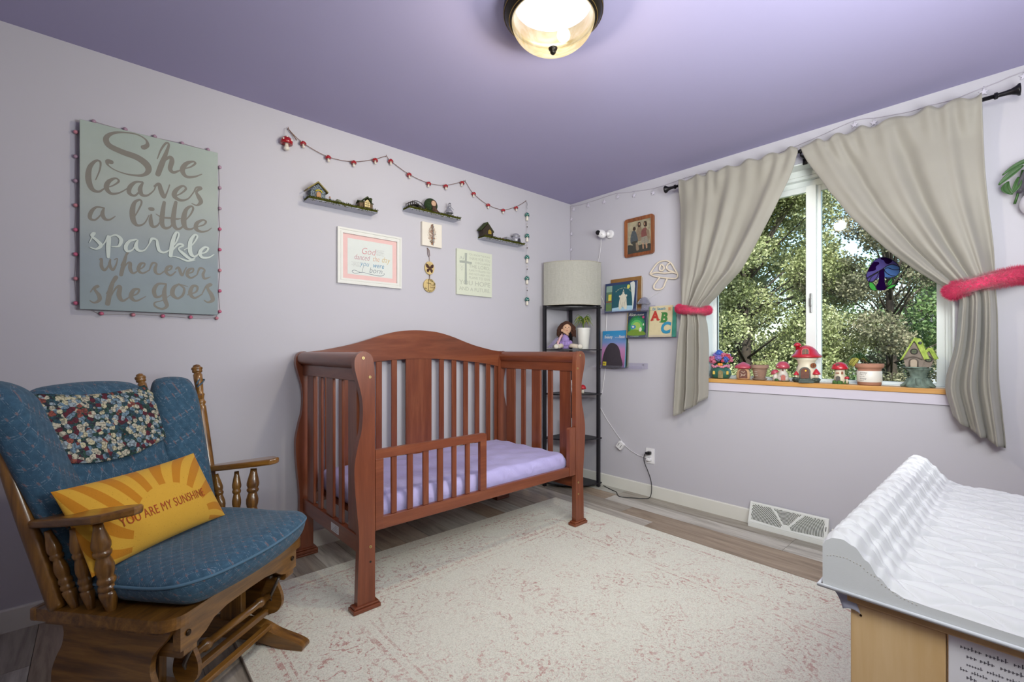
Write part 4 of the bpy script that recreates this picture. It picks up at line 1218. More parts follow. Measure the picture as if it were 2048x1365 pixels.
# ---- green mushroom strand
M_TEAL = plain('1e6a63', .25, var=.12, scale=80, coat=.5)
gs = thing('green_mushroom_strand', 'hanging strand of five green-capped mushrooms and seeds beside the corner', 'garland', (-.566, 0, 2.343))
q = MB(); q.tube([(0, -.002, .005), (0, -.016, .003), (.002, -.02, -.03), (0, -.02, -.10), (.002, -.02, -.45), (.002, -.02, -.84)], .0011, 5); q.build('cord', plain('c9c2c4', .6), gs)
q = MB(); q.tube([(.0, -.02, -.01), (.006, -.02, -.03), (-.004, -.02, -.045), (.005, -.02, -.060)], .0022, 6); q.build('hook', plain('b9b9c0', .3, .8), gs)
for z in (2.222, 2.050, 1.876, 1.704, 1.532):
    z -= 2.343
    q = MB(); q.lathe([(.0001, .030), (.006, .029), (.016, .020), (.0205, .006), (.0185, -.002), (.010, 0), (.004, 0)], 14, caps=False)
    cap = q.build('cap', M_TEAL, gs, loc=(.002, -.022, z))
    q = MB()
    for an, h in ((3.6, .012), (4.7, .010), (5.6, .013), (4.3, .022), (5.2, .004), (4.0, .003)):
        r_ = .0200 * math.sqrt(max(0, 1 - (h / .031) ** 2)); q.ell((r_ * math.cos(an), r_ * math.sin(an), h), (.003, .0024, .003), 8, 5)
    q.build('spots', M_CRM, cap)
    q = MB(); q.lathe([(.009, 0), (.0085, -.010), (.010, -.024), (.0105, -.034), (.006, -.038), (.0001, -.0385)], 12); q.build('stem', M_CRM, cap)
    if z > 1.6 - 2.343:
        q = MB(); q.ell((.002, -.022, z - .088), (.004, .004, .0065), 8, 6); q.build('seed', plain('4a3a2c', .5), gs)
        q = MB(); q.ell((.002, -.022, z - .065), (.0035, .0035, .0035), 8, 6); q.build('seed', plain('c4b8a8', .5), gs)

# ---- acrylic shelves with moss
M_ACR = glass_mat('pale_acrylic', 'f2f4fa', .35, .80)
M_ACRC = glass_mat('clear_acrylic', 'f8f7fb', .40, .045)
t = NT('moss')
t.base(t.ramp(t.noise(t.coord(), 90, 4, .7), [(.3, '262a12'), (.5, '45481c'), (.7, '5f5a26')]), 1.0, 0, .05); M_MOSS = t.m
def ledge(name, label, grp, cx, z, w, d=.09, back=.035, lip=0.0, th=.004, mat=None, loc=None, rot=0):
    o = thing(name, label, 'shelf', loc or (cx, 0, z), rot, grp)
    P = [(-.0005, 0), (-d, 0)] + ([(-d, lip), (-d + th, lip), (-d + th, th)] if lip else [(-d, th)]) + [(-.0005 - th, th), (-.0005 - th, back), (-.0005, back)]
    m_ = MB(); m_.prism(P, 'yz', -w / 2, w / 2); m_.build('ledge', mat or M_ACR, o, bevel=.0008, seg=1)
    for s in (-1, 1):
        m_ = MB(); m_.tube([(s * w * .42, -.0045, back * .7), (s * w * .42, -.0068, back * .7)], .004, 10); m_.build('screw', plain('9a9aa2', .3, .8), o)
    return o
def moss(label, cx, z, w, d=.09, seed=0):
    rn = random.Random(seed)
    m_ = MB()
    m_.box(cx - w / 2, cx + w / 2, -d, -.008, z, z + .012)
    for k in range(2600):
        x = cx + rn.uniform(-w / 2 - .004, w / 2 + .004); y = -rn.uniform(.006, d + .006)
        e = rn.random() < .35
        if e: y = -d - rn.uniform(-.004, .007)
        zz = z + rn.uniform(-.009 if e else .006, .016)
        s = rn.uniform(.003, .007)
        a = Vector((rn.gauss(0, 1), rn.gauss(0, 1), rn.gauss(0, 1))).normalized() * s; b = Vector((rn.gauss(0, 1), rn.gauss(0, 1), rn.gauss(0, 1))).normalized() * s
        c = Vector((x, y, zz)); m_.add([c, c + a, c + b], [(0, 1, 2)], False)
    return tag(m_.build('moss_strip', M_MOSS), label, 'moss', 'moss on the acrylic shelves', 'stuff')
S1, S2, S3 = (-2.0975, 1.965), (-1.4775, 2.040), (-.8575, 1.955)
ledge('moss_shelf', 'acrylic shelf with moss, leftmost, holding the stone cottage', 'moss-covered acrylic shelves', S1[0], S1[1], .405)
ledge('moss_shelf', 'acrylic shelf with moss, middle, holding the little bridge', 'moss-covered acrylic shelves', S2[0], S2[1], .405)
ledge('moss_shelf', 'acrylic shelf with moss, nearest the corner, holding the silver teapot house', 'moss-covered acrylic shelves', S3[0], S3[1], .405)
moss('green moss strip under the stone cottage', S1[0], S1[1] + .0045, .40, seed=1)
moss('green moss strip under the little bridge', S2[0], S2[1] + .0045, .40, seed=2)
moss('green moss strip under the silver teapot house', S3[0], S3[1] + .0045, .40, seed=3)

# stone cottage
t = NT('tiny_stone_wall')
vo = t.new('TexVoronoi', feature='DISTANCE_TO_EDGE'); vo.inputs['Scale'].default_value = 150; t.link(t.coord(), vo.inputs['Vector'])
t.base(t.ramp(vo.outputs['Distance'], [(0.0, '2c3038'), (.12, '4c5660'), (.25, '98a5ac')]), .7); t.bump(vo.outputs['Distance'], .6, .002)
M_STONE = t.m
def gable(m_, x0, x1, y0, y1, z0, zw, zr):
    xm = (x0 + x1) / 2
    return m_.prism([(x0, z0), (x1, z0), (x1, zw), (xm, zr), (x0, zw)], 'xz', y0, y1)
def roof2(m_, x0, x1, y0, y1, zw, zr, th=.005):
    xm = (x0 + x1) / 2
    m_.prism([(x0, zw), (xm, zr), (x1, zw), (x1 + th * .3, zw + th), (xm, zr + th * 1.4), (x0 - th * .3, zw + th)], 'xz', y0, y1)
    return m_
o = thing('stone_cottage', 'tiny stone cottage with a tan roof and yellow door arch', 'miniature house', (-2.243, -.046, S1[1] + .0165))
q = MB(); gable(q, -.040, .040, -.026, .026, 0, .045, .082); q.build('walls', M_STONE, o)
q = MB(); roof2(q, -.056, .054, -.032, .030, .040, .088, .006); q.build('roof', plain('8a7c44', .8, var=.25), o)
q = MB(); q.prism([(-.010, 0), (.014, 0), (.014, .030), (.002, .040), (-.010, .030)], 'xz', -.030, -.026); q.build('door', plain('b98a5e', .7, var=.2), o, bevel=.001)
q = MB(); q.tube([(-.016, -.030, .036), (-.010, -.032, .043), (.002, -.032, .047), (.014, -.032, .043), (.020, -.030, .036)], .0032, 7); q.build('door_arch', plain('cdb91f', .6), o)
o = thing('tiny_figurine', 'tiny seated figurine in blue beside the stone cottage', 'figurine', (-2.172, -.058, S1[1] + .0165))
q = MB(); q.lathe([(.008, 0), (.0095, .004), (.008, .010), (.004, .016), (.002, .019)], 10); q.build('dress', plain('3c5666', .7), o)
q = MB(); q.ell((0, 0, .023), (.0055, .0055, .006), 10, 7); q.build('head', plain('c09a86', .6), o)
q = MB(); q.ell((0, .002, .0255), (.006, .005, .0055), 10, 6); q.build('hair', plain('6e4430', .8), o)
o = thing('stone_mound', 'small grey stone mound house on the left moss shelf', 'miniature house', (-2.122, -.060, S1[1] + .0145))
q = MB(); q.ell((0, 0, .006), (.020, .016, .019), 14, 8); q.build('mound', plain('8b907a', .8, var=.4, scale=160, bump=.5), o)
q = MB(); q.ell((-.006, .002, .016), (.011, .011, .010), 10, 6); q.build('moss_cap', M_MOSS, o)
o = thing('thatched_cottage', 'tiny thatched cottage with a cream lattice window and chimney', 'miniature house', (-1.960, -.055, S1[1] + .0155))
M_THAT = plain('3c4420', .9, var=.5, scale=140, bump=.6)
q = MB(); q.box(-.042, .042, -.018, .022, 0, .036); q.box(-.020, .024, -.028, -.016, 0, .040); q.build('walls', plain('6b563e', .8, var=.35, scale=120), o, bevel=.002)
q = MB(); roof2(q, -.024, .028, -.033, .020, .042, .066, .006); q.prism([(-.022, .034), (0.004, .046), (.028, .034), (.028, .038), (.004, .052), (-.022, .038)], 'yz', -.046, .046); q.build('roof', M_THAT, o)
q = MB(); q.prism([(-.014, .010), (.018, .010), (.018, .036), (.010, .050), (.002, .054), (-.006, .050), (-.014, .036)], 'xz', -.0295, -.028); w_ = q.build('window', plain('e6cf94', .5), o)  # pane is a plain cream colour
q = MB()
for x in (-.006, .002, .010): q.box(x - .0008, x + .0008, -.031, -.029, .010, .050)
for z in (.022, .034): q.box(-.014, .018, -.031, -.029, z - .0008, z + .0008)
q.build('lattice', plain('3a2a1a', .7), w_)
q = MB(); q.lathe([(.008, .03), (.008, .064)], 10, (.036, 0, 0)); q.ell((.036, 0, .070), (.010, .010, .009), 10, 6); q.build('chimney', M_THAT, o)
# bridge
M_DKW = plain('241c1a', .7, var=.3)
o = thing('garden_bridge', 'dark miniature twig bridge on the middle moss shelf', 'bridge', (-1.612, -.055, S2[1] + .0145))
q = MB()
ar = lambda u: (-.062 + .124 * u, .026 * math.sin(PI * u))
for y in (-.016, .016):
    q.tube([(ar(k / 12)[0], y, ar(k / 12)[1] + .004) for k in range(13)], .0022, 6)
    q.tube([(ar(k / 12)[0], y, ar(k / 12)[1] + .024) for k in range(13)], .0022, 6)
    for k in range(0, 9):
        a, b = ar(k / 8); q.tube([(a, y, b), (a + random.uniform(-.002, .002), y, b + .029)], .0018, 6)
q.build('railing', M_DKW, o)
q = MB()
for k in range(16):
    a, b = ar((k + .5) / 16); q.cbox((a, 0, b), (.0062, .036, .003))
q.build('deck', M_DKW, o)
# round door tree house
o = thing('tree_house', 'round mossy miniature house with a pale round door and roots', 'miniature house', (-1.495, -.052, S2[1] + .0135))
q = MB(); q.ell((0, 0, .052), (.050, .030, .046), 22, 14); q.build('crown', plain('2b4020', .95, var=.6, scale=90, bump=1.0), o)
q = MB(); q.tube([(.004, -.028, .058), (.004, -.031, .058)], .020, 18); q.build('door', plain('c9a488', .7, var=.3, scale=120), o)
q = MB(); q.tube([(.004 + .021 * math.cos(a / 8 * PI), -.031, .058 + .021 * math.sin(a / 8 * PI)) for a in range(17)], .003, 6); q.build('door_ring', plain('4a3022', .7), o)
q = MB()
for dx_ in (-.016, -.006, .004, .014, .024): q.tube([(.004 + dx_ * .4, -.029, .040), (.006 + dx_ * .7, -.034, .020), (.010 + dx_ * 1.3, -.042, .000)], [.005, .004, .003], 7)
q.build('roots', plain('50372a', .8, var=.3), o)
# silver girl
M_SIL = plain('a3a2ac', .4, .35, var=.15, scale=90)
def silver_girl(loc):
    o = thing('silver_figurine', 'silver figurine of a girl in a full skirt on the middle moss shelf', 'figurine', loc)
    q = MB()
    for s in (-1, 1): q.tube([(s * .005, 0, 0), (s * .005, 0, .030)], .0028, 7)
    q.lathe([(.025, .028), (.026, .031), (.020, .042), (.010, .055), (.0065, .060)], 16); q.lathe([(.0065, .058), (.009, .066), (.0085, .074), (.003, .079)], 10)
    for s in (-1, 1): q.tube([(s * .007, 0, .074), (s * .020, -.004, .064), (s * .027, -.010, .054)], .0026, 6)
    q.build('body', M_SIL, o)
    q = MB(); q.ell((0, 0, .086), (.0095, .0090, .0105), 12, 8); q.tube([(0, 0, .074), (0, 0, .084)], .004, 8); hd = q.build('head', M_SIL, o)
    q = MB(); q.ell((.002, .003, .092), (.010, .009, .0095), 10, 7); q.ell((.010, .004, .082), (.005, .004, .009), 8, 6); q.build('hair', plain('55545e', .35, .8), hd)
silver_girl((-1.344, -.055, S2[1] + .0135))
# right shelf
o = thing('moss_roof_cottage', 'tiny dark cottage with a mossy pointed roof on the right moss shelf', 'miniature house', (-1.018, -.052, S3[1] + .0135))
q = MB(); gable(q, -.046, .050, -.024, .024, 0, .046, .098); q.build('walls', plain('33281c', .85, var=.4, scale=140), o)
q = MB(); roof2(q, -.060, .060, -.020, .030, .040, .100, .008); q.build('roof', plain('38441c', .95, var=.5, scale=120, bump=.8), o)
q = MB(); q.prism([(.002, .022), (.030, .022), (.030, .044), (.016, .056), (.002, .044)], 'xz', -.0265, -.024); q.build('window', plain('b79b3c', .5, var=.3), o)
q = MB(); q.box(.0155, .0165, -.028, -.0265, .022, .052); q.box(.002, .030, -.028, -.0265, .036, .037); q.build('lattice', M_DKW, o)
o = thing('tiny_toadstools', 'pair of tiny toadstools beside the silver wheelbarrow', 'ornament', (-.865, -.058, S3[1] + .0145))
for dx_, s in ((-.010, .8), (.010, 1.0)):
    q = MB(); q.lathe([(.0025 * s, 0), (.002 * s, .010 * s)], 8, (dx_, 0, 0)); st = q.build('stem', M_CRM, o)
    q = MB(); q.lathe([(.009 * s, .009 * s), (.008 * s, .015 * s), (.0001, .019 * s)], 12, (dx_, 0, 0)); q.build('cap', plain('8d5a50', .5), st)
o = thing('silver_wheelbarrow', 'tiny silver wheelbarrow beside the teapot house', 'ornament', (-.800, -.056, S3[1] + .0145))
q = MB(); q.prism([(-.024, .014), (.018, .012), (.024, .030), (-.030, .032)], 'xz', -.012, .012); q.build('tray', M_SIL, o, bevel=.002)
q = MB(); q.tube([(.026, 0 + .002 * math.cos(a), .010) for a in (0, 3)], .010, 14); q.build('wheel', M_SIL, o)
q = MB()
for y in (-.010, .010): q.tube([(.026, y, .010), (-.010, y, .014), (-.044, y, .022)], .0018, 6); q.tube([(-.012, y, .014), (-.016, y, 0)], .0018, 6)
q.build('handle', M_SIL, o)
o = thing('silver_teapot_house', 'silver teapot-shaped fairy house at the right end of the moss shelf', 'miniature house', (-.715, -.050, S3[1] + .0135))
q = MB(); q.lathe([(.022, 0), (.034, .010), (.038, .026), (.034, .044), (.026, .052), (.030, .054), (.036, .058), (.034, .062), (.022, .074), (.008, .080), (.0001, .081)], 20); q.build('body', M_SIL, o)
q = MB(); q.prism([(-.012, .004), (.012, .004), (.012, .024), (.006, .034), (-.006, .034), (-.012, .024)], 'xz', -.040, -.034); q.build('door', plain('4a4952', .5, .6), o)
q = MB(); q.tube([(.034, 0, .040), (.050, 0, .038), (.054, 0, .024), (.044, 0, .012), (.036, 0, .014)], .0032, 7); q.build('handle', M_SIL, o)
q = MB(); q.tube([(-.032, 0, .020), (-.046, 0, .030), (-.054, 0, .048)], [.006, .004, .003], 8); q.build('spout', M_SIL, o)

# ---- framed print
fr = thing('framed_print', 'white-framed calligraphy print with a pink mat under the left moss shelf', 'picture', (-1.904, 0, 1.694))
FW, FH = .209, .1665
M_FRW = plain('dad9d4', .4, var=.03)
q = MB()
for (w0, w1, y0) in ((0, .012, -.022), (.012, .020, -.017), (.020, .032, -.020)):
    a, b = FW - w0, FH - w0; c, d = FW - w1, FH - w1
    for P in ([(-a, b), (a, b), (c, d), (-c, d)], [(a, b), (a, -b), (c, -d), (c, d)], [(a, -b), (-a, -b), (-c, -d), (c, -d)], [(-a, -b), (-a, b), (-c, d), (-c, -d)]):
        q.prism(P[::-1], 'xz', y0, -.001)
q.build('frame', M_FRW, fr, bevel=.0012, seg=1)
q = MB(); q.box(-FW + .031, FW - .031, -.0085, -.002, -FH + .031, FH - .031); q.build('mat', plain('dfb9b6', .8, var=.03), fr)
q = MB(); q.box(-.145, .149, -.0092, -.008, -.106, .110); pp = q.build('paper', plain('d4d8d4', .8, var=.03), fr)
q = MB()
mats_ = [plain(c, .7) for c in ('c7838a', 'c98a5e', 'c8a95a', '3f83ab', '6c7480', '8f8a90', 'b4657c')]
f2 = XZ(-.0095)
q.mat(0); q.text('God', f2, .058, -.062, .026, shear=.25, bold=-.012, xs=.9)
q.mat(6); q.text('danced', f2, .048, -.106, -.012, shear=.25, xs=.72, bold=-.012)
q.mat(1); q.text('the', f2, .048, .014, -.010, shear=.25, xs=.72, bold=-.012)
q.mat(2); q.text('day', f2, .052, .072, -.010, shear=.25, xs=.8, bold=-.012)
q.mat(3); q.text('you', f2, .046, -.068, -.048, shear=.25, xs=.85, bold=-.012); q.text('were', f2, .046, .014, -.050, shear=.25, xs=.80, bold=-.004)
q.mat(4); q.text('born.', f2, .048, -.010, -.084, shear=.25, xs=.95, bold=-.012)
q.mat(4)
q.stroke([-.045, -.045, .002, -.052, -.075, .002, -.060, -.090, .002, -.10, -.080, .0025, -.118, -.088, .0025, -.10, -.098, .0025, -.05, -.088, .002, .0, -.094, .003, .06, -.098, .003, .088, -.090, .003, .092, -.078, .002], f2)
q.mat(5)
for k in range(5): q.scribble(f2, .034, .060 - k * .0075, .058 - .01 * (k % 2), .0034, k)
for k in range(4): q.scribble(f2, -.120 + .008 * (k % 2), -.032 - k * .0078, .056 - .008 * (k % 2), .0034, k + 9)
q.build('lettering', mats_, pp)
q = MB(); q.add([(-FW + .031, -.012, -FH + .031), (FW - .031, -.012, -FH + .031), (FW - .031, -.012, FH - .031), (-FW + .031, -.012, FH - .031)], [(0, 1, 2, 3)]); q.build('glazing', glass_mat('picture_glazing', 'ffffff', .25), fr)

# ---- small white canvas with feather
o = thing('feather_canvas', 'small square white canvas with a rust-coloured feather under the middle shelf', 'picture', (-1.466, 0, 1.9165))
q = MB(); q.box(-.078, .078, -.024, -.001, -.080, .080); q.build('canvas', plain('e0d8cc', .8, var=.05, scale=8), o, bevel=.002)
rn = random.Random(5); q = MB()
for k in range(700):
    u = rn.uniform(-1, 1); w = .032 * (1 - abs(u) ** 2.2) + .003
    x = rn.gauss(0, .5) * w - .001; z = u * .068
    if abs(x) > w: continue
    a = rn.uniform(0, PI); l = rn.uniform(.005, .010)
    q.mi = rn.choice([0, 0, 1, 2, 3])
    q.add([(x, -.0243 - k * 1e-6, z), (x + l * math.cos(a), -.0243 - k * 1e-6, z + l * math.sin(a)), (x + .003 * math.cos(a + 1.2), -.0243 - k * 1e-6, z + .003 * math.sin(a + 1.2))], [(0, 1, 2)], False)
q.build('feather', [plain('8f4c38', .8), plain('b98a5c', .8), plain('6d7c70', .8), plain('4a3a34', .8)], o)
q = MB(); q.tube([(.006, -.0256, -.072), (.005, -.0256, .074)], .0022, 6); q.build('quill', plain('6a7078', .6), o)

# ---- hanging wooden discs
o = thing('wooden_disc_hanging', 'two wooden discs hanging on cord, butterfly above and floral cross below', 'wall hanging', (-1.479, 0, 1.690))
q = MB(); q.tube([(-.014, -.002, .135), (-.014, -.010, .132)], .003, 8)
q.tube([(-.013, -.010, .132), (-.002, -.010, .120), (.002, -.010, .085), (-.004, -.010, .078), (-.012, -.010, .090), (-.013, -.010, .130)], .0022, 6); q.tube([(-.002, -.010, .080), (0, -.010, .045)], .0014, 6)
q.tube([(0, -.010, -.044), (-.002, -.010, -.072)], .0014, 6); q.tube([(.003, -.010, -.044), (.003, -.010, -.072)], .0014, 6)
q.build('cord', M_TWINE, o)
M_SLICE = plain('cdb47c', .7, var=.15, scale=14)
M_BRN = plain('3f2218', .8)
q = MB(); q.prism([(.037 * math.cos(a / 14 * PI), .045 * math.sin(a / 14 * PI)) for a in range(28)], 'xz', -.013, -.005); dk = q.build('disc', M_SLICE, o, bevel=.001)
q = MB()
for s in (-1, 1):
    q.prism([(s * .001, .002), (s * .010, .020), (s * .026, .028), (s * .031, .020), (s * .027, .004), (s * .014, -.004), (s * .001, -.004)][::s], 'xz', -.0142, -.013)
    q.prism([(s * .001, -.004), (s * .016, -.006), (s * .024, -.014), (s * .022, -.028), (s * .012, -.032), (s * .004, -.020)][::s], 'xz', -.0142, -.013)
    q.tube([(s * .001, -.0135, .006), (s * .006, -.0135, .030)], .0007, 5)
q.ell((0, -.0135, -.003), (.0025, .0015, .014)); q.build('butterfly', M_BRN, dk)
q = MB(); q.prism([(.047 * math.cos(a / 14 * PI), .046 * math.sin(a / 14 * PI) - .120) for a in range(28)], 'xz', -.013, -.005); dk = q.build('disc', M_SLICE, o, bevel=.001)
q = MB(); q.box(-.011, -.008, -.0142, -.013, -.158, -.080); q.box(-.024, .004, -.0142, -.013, -.107, -.104)
q.text('Trust', XZ(-.0142), .021, -.004, -.120, shear=.25); q.text('Lord', XZ(-.0142), .019, 0, -.136, shear=.25); q.build('engraving', M_BRN, dk)
rn = random.Random(9); q = MB()
for k in range(150):
    a = rn.choice([rn.uniform(.2, 1.9), rn.uniform(3.6, 6.0)]); r_ = rn.uniform(.033, .045)
    x, z = r_ * math.cos(a), r_ * math.sin(a) - .120; l = .004; b = rn.uniform(0, 6)
    q.mi = rn.choice([0, 0, 1, 2]); q.add([(x, -.0143, z), (x + l * math.cos(b), -.0143, z + l * math.sin(b)), (x + l * math.cos(b + 1), -.0143, z + l * math.sin(b + 1))], [(0, 1, 2)], False)
q.build('leaves', [plain('4b4a1c', .8), plain('77702e', .8), plain('6a3a2a', .8)], dk)

# ---- scripture plaque
o = thing('cross_plaque', 'cream square plaque with a grey cross and pale capitals', 'sign', (-1.0945, 0, 1.694))
q = MB(); q.box(-.162, .162, -.018, -.001, -.1645, .1645); q.build('board', plain('ced2c0', .6, var=.03), o, bevel=.001)
q = MB(); f2 = XZ(-.0184)
for s_, sz, z, w in (('FOR I KNOW THE PLANS', .0220, .128, .200), ('I HAVE FOR YOU', .0300, .098, .200), ('DECLARES', .0220, .072, .140), ('THE LORD.', .0360, .038, .200), ('PLANS TO PROSPER YOU', .0220, .012, .200), ('AND NOT HARM YOU', .0240, -.014, .200), ('PLANS TO GIVE', .0260, -.042, .200), ('YOU HOPE', .0480, -.090, .286), ('AND A FUTURE.', .0380, -.132, .286)):
    vs, fs = text_mesh(s_); tw = max(v[0] for v in vs) * sz
    q.text(s_, f2, sz, .143 - w, z, xs=w / tw)
q.build('lettering', plain('adb0a2', .7, var=.03), o)
q = MB()
q.prism([(-.094, -.086), (-.074, -.086), (-.076, .066), (-.030, .066), (-.030, .080), (-.076, .082), (-.072, .140), (-.094, .138), (-.092, .084), (-.140, .080), (-.138, .064), (-.092, .066)], 'xz', -.0186, -.018)
for k in range(3): q.stroke([-.14 + k * .004, .088 + k * .01, .002, -.125, .10 + k * .006, .002, -.11, .09, .002, -.10, .10 + .01 * k, .002], f2)
for k in range(2): q.stroke([-.13, .05 - k * .02, .001, -.12, .03 - k * .02, .002, -.11, .045 - k * .02, .001, -.10, .055 - k * .02, .001], f2)
q.build('cross', plain('a4a9a0', .7, var=.12, scale=60), o)
# ================================================================ corner tower lamp
M_BLK = plain('1c1a20', .45, .1)
CXc, CYc, RR = -.075, -.060, .330
tower = thing('shelf_lamp', 'black corner shelf tower with a cream fabric lamp shade on top', 'lamp', (CXc, CYc, 0))
PO = [(-.335, -.010), (-.015, -.318), (.010, .005)]
m_list = []
for i, (a, b) in enumerate(PO):
    q = MB(); w = .0125; q.box(a - w, a + w, b - w, b + w, 0, 1.500); q.build('post', M_BLK, tower, bevel=.002)
def sector(r, n=14, e=.012):
    return [(.018, .014), (-r, .014)] + [(-r * math.cos(PI / 2 * k / n), -r * math.sin(PI / 2 * k / n)) for k in range(n + 1)] + [(.018, -r)]
for z in (.034, .404, .770, 1.135, 1.485):
    q = MB(); q.prism(sector(.330)[::-1], 'xy', z - .009, z); q.build('shelf', M_BLK, tower, bevel=.002)
t = NT('linen_shade')
nz = t.noise(t.coord('Object', (40, 40, 400)), 1, 3); n3 = t.noise(t.coord('Object', (400, 400, 30)), 1, 2)
t.base(t.ramp(t.math('ADD', t.math('MULTIPLY', nz, .5), t.math('MULTIPLY', n3, .5)), [(.35, 'a3a198'), (.65, 'b5b3aa')]), .9, 0, .1); M_LINEN = t.m
q = MB(); q.prism(sector(.322)[::-1], 'xy', 1.500, 1.858); sh = q.build('lamp_shade', M_LINEN, tower, bevel=.002)
q = MB()
for z in (1.502, 1.856):
    q.tube([(p[0] * 1.003, p[1] * 1.003, z) for p in sector(.322)[1:-1]], .0028, 6)
q.build('shade_trim', plain('b9b3a4', .8), sh)
TW = lambda x, y: (CXc + x, CYc + y)
# doll
dl = thing('rag_doll', 'brown-haired rag doll in a lilac dress sitting on the corner tower', 'doll', (-.305, -.205, 1.1355), math.radians(-42))
dl.scale = (1.35, 1.2, 1.62)
# local: faces -y
M_SKIN = plain('c9a184', .85, var=.06); M_LIL = plain('9d85c0', .9, var=.25, scale=60); M_HAIR = plain('4a2a1c', .95, var=.45, scale=160, bump=.8)
q = MB(); q.lathe([(.026, .002), (.034, .012), (.030, .035), (.020, .060), (.016, .072), (.010, .078)], 16); q.build('body', M_LIL, dl)
q = MB(); rn = random.Random(2)
for k in range(12):
    a = 2 * PI * k / 12; q.ell((.030 * math.cos(a), -.006 + .026 * math.sin(a), .028 + rn.uniform(-.004, .004)), (.014, .013, .014), 8, 6)
q.ell((.0, -.004, .050), (.026, .020, .016), 10, 6); q.build('dress', M_LIL, dl)
q = MB()
q.tube([(-.016, -.008, .016), (-.030, -.050, .018), (-.055, -.078, .014)], [.013, .011, .010], 9); q.tube([(.016, -.008, .016), (.040, -.046, .018), (.070, -.070, .014)], [.013, .011, .010], 9)
q.build('leg', plain('cdbfae', .9, var=.12), dl)
q = MB(); q.ell((-.062, -.085, .014), (.016, .014, .012), 10, 7); q.ell((.080, -.076, .014), (.017, .013, .012), 10, 7); q.build('shoe', plain('d5cfc2', .9), dl)
q = MB()
q.tube([(-.018, -.002, .072), (-.036, -.012, .056), (-.046, -.030, .040)], [.007, .007, .006], 8); q.tube([(.018, -.004, .072), (.006, -.030, .080), (-.018, -.034, .092)], [.007, .007, .006], 8)
q.ell((-.048, -.034, .036), (.008, .008, .008), 8, 6); q.ell((-.022, -.034, .095), (.008, .008, .008), 8, 6)
q.build('arm', M_SKIN, dl)
q = MB(); q.ell((.008, -.010, .106), (.027, .025, .030), 18, 12); q.tube([(0.002, 0, .074), (.006, -.004, .086)], .009, 8); hd = q.build('head', M_SKIN, dl)
q = MB()
q.ell((-.001, -.0338, .110), (.0028, .0018, .0028), 8, 5); q.ell((.018, -.0328, .110), (.0028, .0018, .0028), 8, 5); q.build('eye', plain('2a1c18', .4), hd)
q = MB(); q.ell((.008, -.0358, .104), (.0022, .002, .002), 6, 4); q.tube([(.002, -.0335, .096), (.008, -.0345, .094), (.014, -.0330, .096)], .0011, 5); q.build('mouth', plain('a8605a', .7), hd)
q = MB()
q.ell((.008, -.002, .118), (.032, .028, .026), 14, 9)
for k in range(46):
    s = -1 if k % 2 else 1
    x0_ = .008 + s * rn.uniform(.018, .030); z0_ = rn.uniform(.112, .132)
    x1_ = x0_ + s * rn.uniform(.006, .026)
    q.tube([(x0_, rn.uniform(-.010, .014), z0_), (x1_, rn.uniform(-.014, .012), z0_ - .022), (x1_ + s * rn.uniform(-.004, .008), rn.uniform(-.012, .012), z0_ - rn.uniform(.04, .056))], [.007, .0075, .004], 6)
q.build('hair', M_HAIR, hd)
q = MB()
q.grid(lambda u, v: (-.020 - .012 * u - .030 * v, -.034 - .020 * v, .074 - .058 * v + .006 * math.sin(u * 6)), 6, 8); q.build('ribbon', plain('d2a7b4', .7), dl, solid=.0012)
q = MB(); q.grid(lambda u, v: (-.030 - .025 * u - .060 * v, -.020 - .045 * v + .006 * math.sin(u * 9), .060 - .052 * v), 8, 8); q.build('shawl', plain('8f86a4', .85, var=.3), dl, solid=.0012)
# potted spider plant
po = thing('potted_plant', 'spiky green plant in a tall white pot beside the doll', 'plant', (-.178, -.292, 1.1355))
po.scale = (1.18, 1.18, 1.38)
q = MB(); q.lathe([(.0001, .0), (.034, .0), (.036, .004), (.047, .118), (.048, .128), (.044, .128), (.042, .112), (.0001, .110)], 28); q.build('pot', plain('d8d6cf', .4, var=.06, scale=20), po)
q = MB(); rn = random.Random(11)
for k in range(46):
    a = rn.uniform(0, 2 * PI); L_ = rn.uniform(.045, .085); up = rn.uniform(.4, 1.3)
    pts = [(0.003 * math.cos(a), .003 * math.sin(a), .112)]
    hgt = .150 + rn.uniform(0, .030)
    pts += [(.004 * math.cos(a), .004 * math.sin(a), hgt), (L_ * .5 * math.cos(a), L_ * .5 * math.sin(a), hgt + .025 * up), (L_ * .85 * math.cos(a), L_ * .85 * math.sin(a), hgt + .012 * up - .02 * (1.3 - up)), (L_ * math.cos(a), L_ * math.sin(a), hgt - .03 * (1.3 - up))]
    q.mi = rn.choice([0, 0, 1]); q.tube(smooth_line(pts, 3), [.0028] * 9 + [.0018, .0012, .0008, .0004], 4, flat=.35)
q.build('leaves', [plain('5c7a2c', .6, var=.2), plain('a8aa4c', .6, var=.2)], po)
# things seen between the cot slats on the lower tiers
o = thing('white_ornament', 'rounded white snowman-like ornament on the tower tier below the doll', 'ornament', (-.235, -.215, .7705))
q = MB(); q.ell((0, 0, .028), (.030, .026, .028), 16, 10); q.build('body', plain('d7d5d8', .8), o)
q = MB(); q.ell((-.006, 0, .078), (.034, .028, .032), 16, 10); q.build('head', plain('dddbde', .8), o)
o = thing('red_toadstool_ornament', 'red-capped toadstool ornament on the tower tier below the doll', 'ornament', (-.160, -.270, .7705))
q = MB(); q.lathe([(.014, 0), (.011, .018), (.009, .040)], 12); q.build('stem', M_CRM, o)
q = MB(); q.lathe([(.026, .034), (.028, .044), (.020, .062), (.0001, .072)], 18); q.build('cap', plain('b81f2c', .4), o)
o = thing('marbled_frame', 'small grey marbled picture frame leaning on the second tier of the tower from the floor', 'picture frame', (-.215, -.200, .4045), math.radians(-42))
